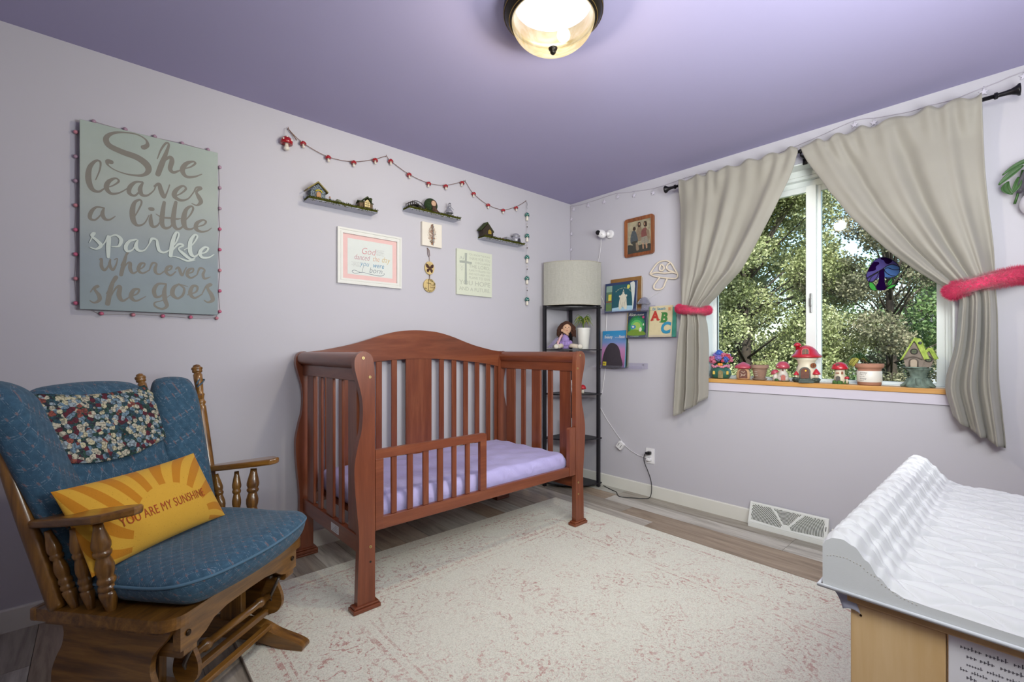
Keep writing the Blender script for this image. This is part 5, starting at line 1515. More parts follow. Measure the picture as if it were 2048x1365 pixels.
q = MB(); q.add([(-.060, 0, 0), (.060, 0, 0), (.060, .035, .150), (-.060, .035, .150), (-.060, .010, 0), (.060, .010, 0), (.060, .045, .150), (-.060, .045, .150)], [(0, 1, 2, 3), (7, 6, 5, 4), (0, 4, 5, 1), (1, 5, 6, 2), (2, 6, 7, 3), (3, 7, 4, 0)]); q.build('frame', plain('b9b7bb', .5, var=.35, scale=14), o, bevel=.002)
o = thing('green_box', 'small green and white box on the bottom tier of the tower', 'box', (-.235, -.235, .0345), math.radians(-42))
q = MB(); q.box(-.055, .055, -.02, .03, 0, .17); q.build('carton', plain('97ab9c', .6, var=.2, scale=10), o, bevel=.002)
q = MB(); q.box(-.045, .045, -.0215, -.020, .11, .15); q.build('panel', plain('ded9cc', .6), o)

# ================================================================ window wall things (local x runs to the right, -y into the room)
def rw(name, label, cat, s0, z0, group=None, off=0.0):
    return thing(name, label, cat, (-off, -s0, z0), WR, group)
# baby monitor
o = rw('baby_monitor', 'white baby monitor camera with a black lens high in the corner', 'camera', .392, 2.090)
q = MB(); q.tube([(.045, -.001, .0), (.045, -.004, .0), (.045, -.018, .0), (.045, -.022, 0)], [.034, .036, .034, .030], 22); q.tube([(.045, -.02, 0), (.030, -.045, 0)], [.022, .016], 12); q.build('mount', M_PLAST, o)
q = MB(); R3 = Matrix.Rotation(math.radians(-52), 3, 'Y'); q.ell((-.004, -.062, .004), (.034, .030, .047), 20, 14, R3); hd = q.build('body', M_PLAST, o)
q = MB(); q.tube([(-.024, -.078, .014), (-.014, -.098, .009)], [.020, .0185], 22); q.build('lens', plain('0f0f12', .15), hd)
q = MB(); q.tube([(.020, -.088, -.010), (.021, -.0905, -.0105)], .0025, 8); q.build('sensor', plain('66666c', .4), hd)
o = rw('monitor_cord', 'white cord running down from the baby monitor behind the shade', 'cord', 0, 0)
q = MB(); q.tube(smooth_line([(.371, -.045, 2.055), (.360, -.030, 2.02), (.345, -.016, 1.985), (.325, -.008, 1.92), (.312, -.006, 1.88), (.300, -.006, 1.80), (.33, -.006, 1.62), (.385, -.006, 1.5), (.399, -.006, 1.44), (.394, -.006, 1.32), (.388, -.006, 1.15), (.384, -.006, .988), (.372, -.006, .88), (.354, -.006, .778), (.324, -.006, .676), (.365, -.006, .60), (.422, -.006, .526), (.523, -.006, .418), (.593, -.008, .352), (.687, -.010, .309), (.77, -.018, .298), (.800, -.038, .291)], 4), .0022, 6); q.build('cord', M_PLAST, o)
o = rw('plug_adapter', 'small white adapter hanging on the white cord above the baseboard', 'adapter', .548, .358)
q = MB(); q.at((0, -.022, 0), (0, math.radians(35), 0)); q.prism(rrect(-.026, .026, -.030, .030, .006), 'xz', -.013, .013); q.build('body', M_PLAST, o, bevel=.003)
q = MB(); q.at((0, -.022, 0), (0, math.radians(35), 0)); q.box(-.016, -.012, -.0145, -.0125, -.012, .014); q.box(.010, .014, -.0145, -.0125, -.012, .014); q.build('slot', plain('55545a', .5), o)
o = thing('black_cord', 'black power cord looping from the outlet to the floor and the tower', 'cord')
P3 = [(-.047, -.795, .338), (-.058, -.790, .330), (-.060, -.785, .300), (-.055, -.79, .26), (-.045, -.812, .20), (-.040, -.832, .14), (-.042, -.840, .07), (-.060, -.835, .012), (-.095, -.800, .0035), (-.135, -.745, .0035), (-.185, -.665, .0035), (-.165, -.62, .0035), (-.11, -.57, .0035), (-.095, -.52, .0035), (-.07, -.455, .0035), (-.05, -.40, .006)]
q = MB(); q.tube(smooth_line(P3, 5), .0032, 7); q.build('cord', plain('161518', .5), o)

# framed picture of seated people (plain painted shapes)
M_FRB = wood('brown_frame_wood', '5c2f14', '7c4520', '96592c', 'z', .35, 1.6, .3)
o = rw('framed_painting', 'wood-framed sepia painting of people in robes talking', 'picture', .7125, 2.0205)
q = MB()
A_ = rrect(-.131, .131, -.1525, .1525, .022, 5); B_ = rrect(-.104, .104, -.1255, .1255, .004, 5)
n = len(A_)
vs = [(a, -.022, b) for a, b in A_] + [(a, -.016, b) for a, b in B_] + [(a, -.001, b) for a, b in A_] + [(a, -.006, b) for a, b in B_]
q.add(vs, [f for i in range(n) for f in ((i, (i + 1) % n, n + (i + 1) % n, n + i), (i, 2 * n + i, 2 * n + (i + 1) % n, (i + 1) % n), (n + i, n + (i + 1) % n, 3 * n + (i + 1) % n, 3 * n + i), (2 * n + i, 3 * n + i, 3 * n + (i + 1) % n, 2 * n + (i + 1) % n))], False)
q.build('frame', M_FRB, o, bevel=.002)
t = NT('sepia_backdrop'); t.base(t.ramp(t.noise(t.coord(), 14, 5, .7), [(.3, '6a6450'), (.5, '9a9078'), (.7, 'b0a485')]), .6); M_SEP = t.m
q = MB(); q.box(-.106, .106, -.012, -.006, -.127, .127); pp = q.build('painting', M_SEP, o)
PC = [plain(c, .7, var=.3, scale=70) for c in ('3b3a33', '6e655c', '8f8778', '7c4a44', '4e5458', '8a7660', '3a2418', 'b48c70')]
q = MB()
def blob(pts, mi, k):
    P = smooth_line([(a, b) for a, b in pts] + [pts[0]], 3)[:-1]
    q.mat(mi); q.add([(a, -.0122 - k * .0001, b) for a, b in P], [tuple(range(len(P)))], False)
blob([(-.106, -.127), (.106, -.127), (.106, -.075), (.04, -.065), (-.02, -.07), (-.106, -.055)], 0, 0)
blob([(-.012, .075), (.012, .078), (.03, .03), (.026, -.03), (-.028, -.03), (-.03, .03)], 5, 1)
blob([(-.010, .112), (.010, .112), (.014, .080), (.004, .072), (-.012, .080)], 6, 2); blob([(-.003, .104), (.006, .104), (.006, .088), (-.002, .088)], 7, 3)
blob([(-.062, .052), (-.035, .050), (-.018, .01), (-.012, -.04), (-.07, -.05), (-.078, .0)], 4, 4)
blob([(-.052, .082), (-.034, .080), (-.030, .060), (-.044, .052), (-.056, .062)], 6, 5)
blob([(-.070, -.035), (-.020, -.030), (-.012, -.07), (-.020, -.11), (-.045, -.112), (-.052, -.07)], 0, 6)
blob([(-.03, -.045), (-.012, -.05), (.0, -.10), (-.025, -.105)], 5, 7)
blob([(.030, .052), (.060, .060), (.078, .02), (.080, -.01), (.030, -.02), (.018, .02)], 3, 8)
blob([(.044, .108), (.066, .104), (.070, .070), (.050, .066), (.040, .084)], 6, 9); blob([(.045, .098), (.052, .098), (.052, .080), (.045, .080)], 7, 10)
blob([(.020, -.012), (.082, -.010), (.088, -.055), (.066, -.075), (.030, -.060), (.022, -.04)], 2, 11)
blob([(.030, -.055), (.040, -.06), (.042, -.10), (.032, -.10)], 7, 12); blob([(.060, -.06), (.070, -.065), (.074, -.10), (.062, -.10)], 7, 13)
blob([(.062, .04), (.088, .034), (.096, -.03), (.080, -.04), (.070, .0)], 5, 14)
q.build('painted_figures', PC, pp)

# unlit neon toadstool
M_NEON = plain('ddd0bd', .35, var=.06)
o = rw('neon_toadstool', 'unlit cream neon tube sign shaped like a toadstool', 'neon sign', .92, 1.70)
def loc2(P, y=-.012): return [(a - .92, y, b - 1.70) for a, b in P]
q = MB()
for P, cl2 in (([(.808, 1.716), (.848, 1.766), (.886, 1.794), (.941, 1.798), (.983, 1.772), (1.009, 1.73), (1.032, 1.690), (1.035, 1.668), (1.018, 1.655), (.975, 1.660), (.886, 1.681), (.838, 1.696), (.808, 1.716)], 0),
               ([(.814, 1.713), (.864, 1.719), (.93, 1.705), (.994, 1.703), (1.028, 1.690)], 0),
               ([(.892, 1.679), (.864, 1.649), (.842, 1.621), (.848, 1.595), (.886, 1.587), (.919, 1.598), (.938, 1.636), (.951, 1.661)], 0),
               ([(.924, 1.758), (.903, 1.774), (.892, 1.755), (.892, 1.733), (.912, 1.727), (.926, 1.740), (.924, 1.758)], 0),
               ([(.978, 1.778), (.957, 1.766), (.946, 1.743), (.967, 1.721), (1.004, 1.706)], 0)):
    q.tube(loc2(smooth_line(P, 5)), .0062, 8)
q.build('tube', M_NEON, o)
q = MB(); q.tube(loc2(smooth_line([(.919, 1.594), (.890, 1.572), (.864, 1.559), (.797, 1.53), (.751, 1.508)], 4), -.008), .0016, 5); q.build('cord', M_PLAST, o)
q = MB()
for a, b in ((.848, 1.766), (1.009, 1.73), (.85, 1.61)): q.tube([(a - .92, -.0005, b - 1.70), (a - .92, -.010, b - 1.70)], .003, 6)
q.build('clips', M_ACRC, o)

# clear ledges and books
GL = 'clear acrylic picture ledges'
ledge('acrylic_ledge', 'clear acrylic ledge holding the polar bear book, top of the three', GL, 0, 0, .50, .085, .045, .022, .003, M_ACRC, (0, -.598, 1.428), WR)
ledge('acrylic_ledge', 'clear acrylic ledge holding the alphabet book, middle of the three', GL, 0, 0, .46, .085, .045, .022, .003, M_ACRC, (0, -.805, 1.220), WR)
ledge('acrylic_ledge', 'clear acrylic ledge holding the tall blue book, lowest of the three', GL, 0, 0, .46, .085, .045, .022, .003, M_ACRC, (0, -.553, .982), WR)
M_PAGE = plain('cdc6b4', .8)
def book(label, s0, s1, z0, h, yb, th, lean_, cover, group=None, spine=None):
    o = rw('book', label, 'book', (s0 + s1) / 2, z0, group, 0)
    o.location = (-yb, -(s0 + s1) / 2, z0); o.rotation_euler = (0, 0, WR)
    w = s1 - s0
    def M_(q): return q.at((0, 0, 0), (-lean_, 0, 0))
    q = M_(MB()); q.box(-w / 2, w / 2, -th, -th + .002, 0, h); q.box(-w / 2, w / 2, -.002, 0, 0, h); q.box(-w / 2 - .001, -w / 2 + .002, -th, 0, 0, h)
    c_ = q.build('cover', [cover], o, bevel=.0006, seg=1)
    q = M_(MB()); q.box(-w / 2 + .003, w / 2 - .003, -th + .002, -.002, .003, h - .003); q.build('pages', M_PAGE, o)
    if spine:
        q = M_(MB()); q.box(-w / 2 - .0015, -w / 2 + .006, -th - .0006, -.0, 0, h); q.build('spine', spine, c_)
    return o, c_, M_, (lambda a, b, k=0: (a, -th - .0006 - k * .0002, b)), w
def mats(*cs): return [plain(c, .55, var=.12, scale=40) for c in cs]
# brown book behind
book('brown picture book standing behind the polar bear book', .447, .735, 1.434, .275, .006, .016, .03, plain('8a6230', .6, var=.35, scale=9), 'storybooks on the acrylic ledges')
# polar bear book
o, c_, M_, f2, w = book('dark blue picture book with a white polar bear under the moon', .405, .705, 1.434, .243, .030, .014, .06, plain('27355c', .5), 'storybooks on the acrylic ledges')
q = M_(MB()); f2t = lambda a, b, f2=f2: f2(a, b, 12)
def rec(a0, a1, b0, b1, mi, k): q.mat(mi); q.add([f2(a0, b0, k), f2(a1, b0, k), f2(a1, b1, k), f2(a0, b1, k)], [(0, 1, 2, 3)], False)
def pol(P, mi, k, sm=True):
    P = smooth_line(list(P) + [P[0]], 3)[:-1] if sm else P
    q.mat(mi); q.add([f2(a, b, k) for a, b in P], [tuple(range(len(P)))], False)
rec(-.138, -.080, .012, .222, 0, 0); rec(-.138, -.080, .012, .07, 1, 1); rec(-.115, -.085, .10, .15, 2, 2); rec(-.138, -.080, .085, .095, 3, 2); rec(-.138, -.080, .17, .222, 4, 1)
rec(-.075, .118, .008, .222, 5, 0); pol([(-.075, .008), (.118, .008), (.118, .045), (.05, .050), (-.03, .038), (-.075, .035)], 6, 1, False)
pol([(.090, .228), (.132, .228), (.130, .10), (.118, .008), (.112, .10)], 7, 2)
pol([(.075 + .013 * math.cos(a), .200 + .016 * math.sin(a)) for a in [k * PI / 8 for k in range(16)]], 8, 3, False)
pol([(-.012, .035), (-.010, .075), (.000, .120), (.010, .140), (.030, .145), (.046, .140), (.058, .115), (.062, .075), (.066, .035), (.052, .018), (.034, .040), (.020, .040), (.004, .016)], 9, 2)
pol([(.014, .128), (.020, .150), (.026, .172), (.029, .184), (.033, .170), (.038, .150), (.044, .128), (.030, .112)], 9, 3); pol([(.026, .160), (.029, .172), (.032, .160)], 10, 4)
pol([(-.006, .118), (-.012, .130), (-.002, .136), (.006, .126)], 9, 3); pol([(.052, .126), (.056, .138), (.066, .132), (.062, .120)], 9, 3)
q.mat(10); q.stroke([.004, .100, .0012, .010, .070, .0016, .016, .040, .0012], f2t); q.stroke([.052, .100, .0012, .046, .070, .0016, .042, .040, .0012], f2t); q.stroke([.029, .080, .001, .029, .050, .0014, .029, .030, .001], f2t); q.stroke([.020, .146, .001, .029, .142, .0014, .038, .146, .001], f2t)
q.mat(11)
for k, ch_ in enumerate('On the Night You Were Born'):
    a = math.radians(140 - k * 4.1)
    px_, pz_ = .026 + .088 * math.cos(a), .112 + .078 * math.sin(a)
    cs, sn = math.cos(a - PI / 2), math.sin(a - PI / 2)
    if ch_ != ' ':
        vs, fs = text_mesh(ch_); q.add([f2(px_ + (u * cs - v * sn) * .0125, pz_ + (u * sn + v * cs) * .0125, 3) for u, v in vs], fs, False)
q.build('cover_print', mats('53705c', '5f7a4a', 'cfc04a', '7c4a34', '7f9a8e', '17505c', '9fc2d4', 'c8cdc6', 'cdc65a', 'cfcab8', '3c3c38', 'c9c79c'), c_)
# glass mushroom lamp
o = rw('glass_toadstool', 'faceted clear glass toadstool lamp on the top acrylic ledge', 'lamp', .778, 1.4315, None, .045)
M_CUT = glass_mat('cut_glass', 'c9c6d6', 3.0, .22)
q = MB(); q.lathe([(.0001, .0), (.030, 0), (.031, .006), (.022, .014), (.020, .040), (.024, .050)], 9, sm=False); q.build('stem', M_CUT, o)
q = MB(); q.lathe([(.020, .046), (.048, .050), (.050, .058), (.040, .078), (.024, .098), (.008, .106), (.0001, .107)], 10, sm=False); q.build('cap', M_CUT, o)
# green storybook with the girl's title
o, c_, M_, f2, w = book('dark green storybook with a spine of gold, glowing garden on its cover', .618, .792, 1.226, .200, .034, .012, .10, plain('22304a', .5), 'storybooks on the acrylic ledges', plain('a38f58', .5, var=.4, scale=60))
q = M_(MB()); W2 = w / 2
for k, (rx, rz, mi) in enumerate(((.078, .085, 0), (.066, .070, 1), (.052, .052, 2), (.036, .034, 3))): pol([(rx * math.cos(a), .088 + rz * math.sin(a)) for a in [j * PI / 9 for j in range(18)]], mi, k, False)
rn = random.Random(4)
for k in range(40):
    a = rn.uniform(0, 2 * PI); r0 = rn.uniform(.05, .068); r1 = r0 + .022; d = .03
    q.mat(rn.choice([0, 1, 4])); q.add([f2(r0 * math.cos(a), .088 + r0 * math.sin(a), 5), f2(min(.08, max(-.08, r1 * math.cos(a + d))), .088 + r1 * .98 * math.sin(a + d), 5), f2(r0 * math.cos(a + 2 * d), .088 + r0 * math.sin(a + 2 * d), 5)], [(0, 1, 2)], False)
pol([(-.070, .050), (-.03, .062), (.01, .060), (.05, .050), (.075, .040), (.075, .018), (-.070, .018)], 5, 6)
pol([(-.050, .090), (-.035, .098), (-.010, .095), (-.004, .080), (-.020, .068), (-.045, .070)], 6, 7); pol([(-.040, .088), (-.028, .092), (-.018, .084), (-.030, .076)], 7, 8)
pol([(.030, .075), (.042, .080), (.050, .060), (.040, .045), (.026, .052)], 7, 8); pol([(.056, .100), (.062, .110), (.068, .100), (.062, .090)], 7, 8)
pol([(.058 + .010 * math.cos(a), .158 + .010 * math.sin(a)) for a in [j * PI / 6 for j in range(12)]], 8, 8, False)
q.mat(7); q.text('Alice', f2t, .034, -.072, .170, xs=.9, shear=.15); q.text('in Wonderland', f2t, .018, -.004, .171, xs=.60, shear=.15)
q.text('A Little Golden Book', f2t, .009, -.050, .006)
q.build('cover_print', mats('1e6a3c', '2f8a4c', '58ac5c', '96b85a', '27488a', '6c8a2c', '3c78a8', 'd5d2c4', 'b0406a'), c_)
# alphabet book
o, c_, M_, f2, w = book('cream alphabet book with big red, green and blue letters', .810, .998, 1.226, .236, .032, .012, .10, plain('cdbf9a', .5), 'storybooks on the acrylic ledges', plain('7a9a5a', .6))
q = M_(MB()); f2t = lambda a, b, f2=f2: f2(a, b, 12)
q.mat(0); q.text('A', f2t, .098, -.072, .128, bold=.045, xs=.95); q.mat(1); q.text('B', f2t, .100, .004, .112, bold=.05, xs=.95, shear=.15); q.mat(2); q.text('C', f2t, .112, .010, .030, bold=.05, xs=.98, shear=.1)
for (x_, b_, l_, mi) in ((-.079, .128, .030, 0), (-.030, .128, .030, 0), (-.005, .110, .022, 1), (.006, .180, .018, 1)): rec(x_, x_ + l_, b_, b_ + .006, mi, 1)
q.mat(2); q.text("Dr. Seuss's", f2t, .027, -.066, .205, bold=.02, xs=.9)
rec(.062, .086, .196, .222, 3, 0); q.mat(0); q.text('I', f2t, .022, .071, .201)
q.build('cover_print', mats('b4342a', '3c7a3a', '2f86a8', 'cfa070', '7a7468'), c_)
book('teal picture book standing behind the alphabet book', .858, 1.022, 1.226, .222, .006, .012, .05, plain('4aa090', .5, var=.35, scale=14), 'storybooks on the acrylic ledges')
# blue fairy-tale book
o, c_, M_, f2, w = book('tall blue and pink storybook on the lowest acrylic ledge', .371, .600, .988, .300, .034, .010, .08, plain('3f86b4', .5), 'storybooks on the acrylic ledges')
q = M_(MB()); f2t = lambda a, b, f2=f2: f2(a, b, 12)
W2 = w / 2
rec(-W2 + .001, W2 - .001, .001, .299, 0, 0)
pol([(-.106, .0), (.085, .0), (.075, .09), (.055, .155), (.02, .190), (-.03, .198), (-.065, .170), (-.090, .12), (-.104, .06)], 6, 2)
q.mat(7); q.text('Beauty', f2t, .034, -.092, .238, xs=.86, bold=.015); q.text('and the', f2t, .014, .012, .240, xs=.9); q.text('Beast', f2t, .034, .052, .238, xs=.72, bold=.015); q.text("Disney's", f2t, .010, -.075, .264)
rec(-.098, -.064, .012, .044, 8, 3); q.mat(6); q.stroke([-.092, .022, .003, -.086, .034, .004, -.080, .024, .003, -.072, .034, .003], f2t)
t = NT('dusk_cover'); sp = t.new('SeparateXYZ'); t.link(t.coord(), sp.inputs[0])
t.base(t.ramp(t.math('DIVIDE', sp.outputs[2], .30), [(.0, '6a4a78'), (.25, 'a86a94'), (.5, 'b07ca8'), (.68, '6f88ba'), (.9, '2f86b8')]), .5)
q.build('cover_print', [t.m] + mats('6a88ba', '8c82b6', 'a87cac', 'b8789c', '9a6a8a', '39323a', 'dcdcdc', 'cdb836'), c_)
book('dark green picture book standing behind the tall blue book', .385, .612, .988, .262, .008, .014, .05, plain('3c4a3e', .5, var=.3, scale=12), 'storybooks on the acrylic ledges')

# star string along the top of the window wall and down the corner
o = rw('star_light_string', 'clear plastic star light string pinned along the top of the window wall', 'string lights', 0, 0)
SP = [(.004, 2.425), (.09, 2.412), (.176, 2.408), (.33, 2.412), (.493, 2.415), (.60, 2.395), (.691, 2.384), (.77, 2.372), (.848, 2.365), (.97, 2.368), (1.105, 2.377), (1.25, 2.368), (1.372, 2.358), (1.60, 2.350), (1.786, 2.370), (1.95, 2.395), (2.093, 2.420), (2.18, 2.400), (2.258, 2.388), (2.33, 2.378), (2.407, 2.380), (2.49, 2.374), (2.558, 2.384), (2.65, 2.395), (2.729, 2.408), (2.95, 2.40)]
q = MB(); q.tube([(a, -.006, b) for a, b in smooth_line(SP, 2)], .0018, 5)
q.tube([(.004, -.006, b) for b in (2.425, 2.3, 2.15, 2.0, 1.9)], .0018, 5)
q.build('cord', plain('b4adb9', .5), o)
M_STAR = plain('d2cdda', .3, var=.1)
for (a, b) in [(.046, 2.383), (.209, 2.380), (.378, 2.370), (.513, 2.379), (.668, 2.352), (.835, 2.330), (1.10, 2.352), (1.372, 2.335), (1.60, 2.33), (1.786, 2.345), (2.093, 2.392), (2.18, 2.372), (2.407, 2.352), (2.60, 2.365), (2.73, 2.385), (.018, 2.30), (.02, 2.17), (.016, 2.03), (.02, 1.93)]:
    q = MB(); P = []
    for k in range(10):
        r_ = .018 if k % 2 == 0 else .0075
        P.append((r_ * math.sin(k * PI / 5), r_ * math.cos(k * PI / 5)))
    q.prism(P[::-1], 'xz', -.014, -.008); q.tube([(0, -.008, .014), (0, -.006, .030)], .0014, 5); q.build('star', M_STAR, o, loc=(a, 0, b))

# stained-glass toadstool on the pane
o = rw('suncatcher', 'purple stained-glass toadstool suncatcher on the window pane', 'suncatcher', 2.195, 1.565, None, -.147)
K_ = 1.018
def sc2(P, y): return [((a - 2.195) * K_, y, (b - 1.565) * K_) for a, b in P]
cap = [(2.118, 1.559), (2.126, 1.585), (2.137, 1.611), (2.151, 1.634), (2.169, 1.650), (2.191, 1.654), (2.212, 1.649), (2.237, 1.631), (2.257, 1.608), (2.267, 1.582), (2.266, 1.560), (2.256, 1.546), (2.242, 1.537)]
rim_ = [(2.120, 1.545), (2.144, 1.560), (2.173, 1.577), (2.194, 1.590), (2.216, 1.605), (2.238, 1.608), (2.266, 1.590)]
def sg_mat(n_, c, a=.45):
    t = NT(n_); t.n.remove(t.b); tr = t.new('BsdfTransparent'); tr.inputs[0].default_value = lin(c); df = t.new('BsdfDiffuse'); df.inputs[0].default_value = lin(c)
    m = t.new('MixShader'); m.inputs[0].default_value = a; t.link(tr.outputs[0], m.inputs[1]); t.link(df.outputs[0], m.inputs[2]); t.link(m.outputs[0], t.o.inputs[0]); return t.m
G1, G2, G3, G4 = sg_mat('violet_glass', '6a5fa8', .5), sg_mat('blue_glass', '5f86c4', .5), sg_mat('deep_purple_glass', '200838', .7), sg_mat('green_glass', '5cc05a', .5)
def gpiece(name, P, m, y=-.0025):
    q = MB(); Q = smooth_line(P + [P[0]], 3)[:-1]; n = len(Q)
    F_ = sc2(Q, y); B2 = sc2(Q, y + .002)
    q.add(F_ + B2, [tuple(range(n)), tuple(range(2 * n - 1, n - 1, -1))] + [(i, i + n, (i + 1) % n + n, (i + 1) % n) for i in range(n)], False)
    return q.build(name, m, o)
gpiece('glass_piece', cap[:-1] + rim_[::-1][0:], G1)
gpiece('glass_piece', [(2.120, 1.556), (2.124, 1.534), (2.132, 1.524), (2.150, 1.523), (2.175, 1.540), (2.175, 1.576), (2.144, 1.560)], G1, -.0028)
gpiece('glass_piece', [(2.202, 1.590), (2.216, 1.605), (2.240, 1.608), (2.266, 1.590), (2.266, 1.560), (2.242, 1.537), (2.203, 1.541)], G2, -.0028)
gpiece('glass_piece', [(2.177, 1.580), (2.198, 1.590), (2.202, 1.546), (2.203, 1.512), (2.208, 1.476), (2.191, 1.469), (2.173, 1.473), (2.161, 1.487), (2.173, 1.516), (2.177, 1.547)], G3, -.0034)
gpiece('glass_piece', [(2.184, 1.652), (2.212, 1.648), (2.235, 1.629), (2.219, 1.613), (2.205, 1.620), (2.198, 1.636), (2.186, 1.643)], G3, -.0034)
gpiece('glass_piece', [(2.155, 1.634), (2.173, 1.631), (2.178, 1.619), (2.164, 1.607), (2.162, 1.587), (2.140, 1.582), (2.127, 1.583), (2.137, 1.611)], G3, -.0034)
for P in ([(2.132, 1.523), (2.151, 1.514), (2.169, 1.473), (2.144, 1.478), (2.135, 1.499)], [(2.209, 1.492), (2.217, 1.515), (2.237, 1.533), (2.231, 1.500)], [(2.207, 1.478), (2.226, 1.494), (2.253, 1.495), (2.231, 1.477)]): gpiece('glass_piece', P, G4)
q = MB()
for P in (cap + [(2.223, 1.539), (2.203, 1.541)], rim_, [(2.118, 1.559), (2.124, 1.534), (2.132, 1.524), (2.150, 1.523), (2.172, 1.538)], [(2.124, 1.540), (2.150, 1.562), (2.174, 1.574)], [(2.134, 1.524), (2.145, 1.552), (2.174, 1.572)], [(2.156, 1.528), (2.170, 1.550), (2.176, 1.570)], [(2.200, 1.585), (2.216, 1.592), (2.240, 1.578), (2.266, 1.576)], [(2.200, 1.582), (2.212, 1.562), (2.232, 1.546), (2.248, 1.543)],
          [(2.132, 1.523), (2.151, 1.514), (2.169, 1.473), (2.144, 1.478), (2.133, 1.499), (2.132, 1.523)], [(2.209, 1.480), (2.217, 1.515), (2.237, 1.533), (2.231, 1.500), (2.209, 1.482), (2.237, 1.530)], [(2.207, 1.478), (2.226, 1.494), (2.253, 1.495), (2.231, 1.477), (2.207, 1.476)]):
    q.tube(sc2(smooth_line(P, 3), -.004), .0018, 6)
q.build('leading', plain('141016', .4, .5), o)

# wall pocket plant at the right edge
o = rw('wall_planter', 'white round wall planter with dark leaves beside the right curtain', 'planter', 2.775, 1.785)
q = MB(); q.ell((0, -.064, 0), (.062, .062, .062), 24, 16); q.build('globe', plain('d5d0d8', .25, var=.02), o)
M_LEAFD = plain('3c3840', .6, var=.15); M_LEAFG = plain('355a26', .45, var=.25, scale=40)
def leaf(q, p0, p1, w, bend=(0, 0, 0), mi=0, side=None):
    p0, p1 = Vector(p0), Vector(p1); d = p1 - p0; s = (side or Vector((0, -1, 0)).cross(d)).normalized()
    def fn(u, v):
        ww = w * math.sin(PI * min(1, v * .92 + .04)) ** .7
        c = p0 + d * v + Vector(bend) * (v * (1 - v) * 4)
        return tuple(c + s * (u - .5) * ww + Vector((0, -.25 * ww * abs(u - .5) * 2, 0)))
    q.mi = mi; q.grid(fn, 4, 10)
q = MB()
leaf(q, (-.005, -.05, .205), (-.113, -.065, .150), .020, (0, 0, .012), 0); leaf(q, (-.048, -.06, .178), (-.125, -.065, .108), .024, (0, 0, .004), 0)
leaf(q, (-.095, -.06, .118), (-.082, -.07, .052), .030, (-.014, 0, 0), 0); leaf(q, (-.062, -.06, .130), (-.082, -.07, .058), .026, (.006, 0, 0), 0)
q.tube([(-.075, -.05, .012), (-.066, -.05, .05), (-.060, -.05, .09), (-.05, -.05, .16)], .0045, 6)
q.build('leaves', [M_LEAFG], o, solid=.0006)
q = MB(); leaf(q, (.03, -.05, .24), (-.062, -.06, .055), .060, (.0, 0, .0), 0); leaf(q, (.05, -.05, .20), (-.04, -.06, .04), .055, (0, 0, 0), 0); leaf(q, (.02, -.04, .05), (.05, -.05, .28), .04, (0, 0, 0), 0); q.build('dark_leaves', [M_LEAFD], o, solid=.0006)
# ================================================================ ceiling lamp
M_BRZ = plain('2b2620', .35, .75, var=.2)
M_GOLD = plain('8a7440', .35, .8)
lamp = thing('ceiling_lamp', 'round bronze-rimmed flush ceiling lamp with a frosted glass bowl', 'lamp', (-1.883, -1.532, 2.44))
q = MB(); q.lathe([(.150, 0), (.180, -.004), (.187, -.014), (.1885, -.030), (.184, -.044), (.176, -.054), (.168, -.060), (.160, -.066), (.152, -.066), (.148, -.050), (.145, -.004)], 64, caps=False); q.build('rim', M_BRZ, lamp)
q = MB()
for r_, z in ((.1868, -.041), (.1665, -.0625)): q.tube([(r_ * math.cos(a * PI / 24), r_ * math.sin(a * PI / 24), z) for a in range(48)], .0014, 6, closed=True)
q.build('gold_line', M_GOLD, lamp)
t = NT('alabaster_glass'); t.n.remove(t.b)
sw = t.noise(t.coord(), 9, 4, .6, 2.5)
tcol = t.ramp(sw, [(.35, '2e2616'), (.55, '383020'), (.7, '40392c')])
tl = t.new('BsdfTranslucent'); t.link(tcol, tl.inputs[0])
df = t.new('BsdfDiffuse'); t.link(tcol, df.inputs[0])
tp = t.new('BsdfTransparent'); tp.inputs[0].default_value = lin('fff4dc')
em = t.new('Emission'); t.link(t.ramp(sw, [(.38, 'f0d9a8'), (.6, 'fff8ea')]), em.inputs[0]); em.inputs[1].default_value = .30
m1 = t.new('MixShader'); m1.inputs[0].default_value = .55; t.link(df.outputs[0], m1.inputs[1]); t.link(tl.outputs[0], m1.inputs[2])
m2 = t.new('MixShader'); m2.inputs[0].default_value = .72; t.link(m1.outputs[0], m2.inputs[1]); t.link(tp.outputs[0], m2.inputs[2])
ad = t.new('AddShader'); t.link(m2.outputs[0], ad.inputs[0]); t.link(em.outputs[0], ad.inputs[1])
t.link(ad.outputs[0], t.o.inputs[0]); M_BOWL = t.m
q = MB()
P = [(.157, -.060)] + [(.157 * math.cos(a * PI / 2 / 14), -.060 - .108 * math.sin(a * PI / 2 / 14)) for a in range(1, 14)] + [(.0001, -.168)]
q.lathe(P, 64, caps=False); bw = q.build('glass_bowl', M_BOWL, lamp)
q = MB(); q.lathe([(.016, -.164), (.0175, -.168), (.015, -.174), (.010, -.180), (.011, -.184), (.007, -.189), (.0001, -.190)], 24); q.build('finial', M_BRZ, lamp)
t = NT('bulb_glow'); t.n.remove(t.b); em = t.new('Emission'); em.inputs[0].default_value = lin('fff4e0'); em.inputs[1].default_value = 2.2; t.link(em.outputs[0], t.o.inputs[0])
for s, d in ((1, .05), (-1, .05)):
    q = MB(); q.tube([(s * .035, s * .01, -.055), (s * .070, s * .02, -.060)], .013, 10); q.ell((s * .088, s * .025, -.064), (.028, .026, .026), 16, 10); q.build('bulb', t.m, lamp)
ll = add_light('bulb_light', 'POINT', (-1.883, -1.532, 2.345), (0, 0, 0), 43, (.98, .97, .89), shadow_soft_size=.05)

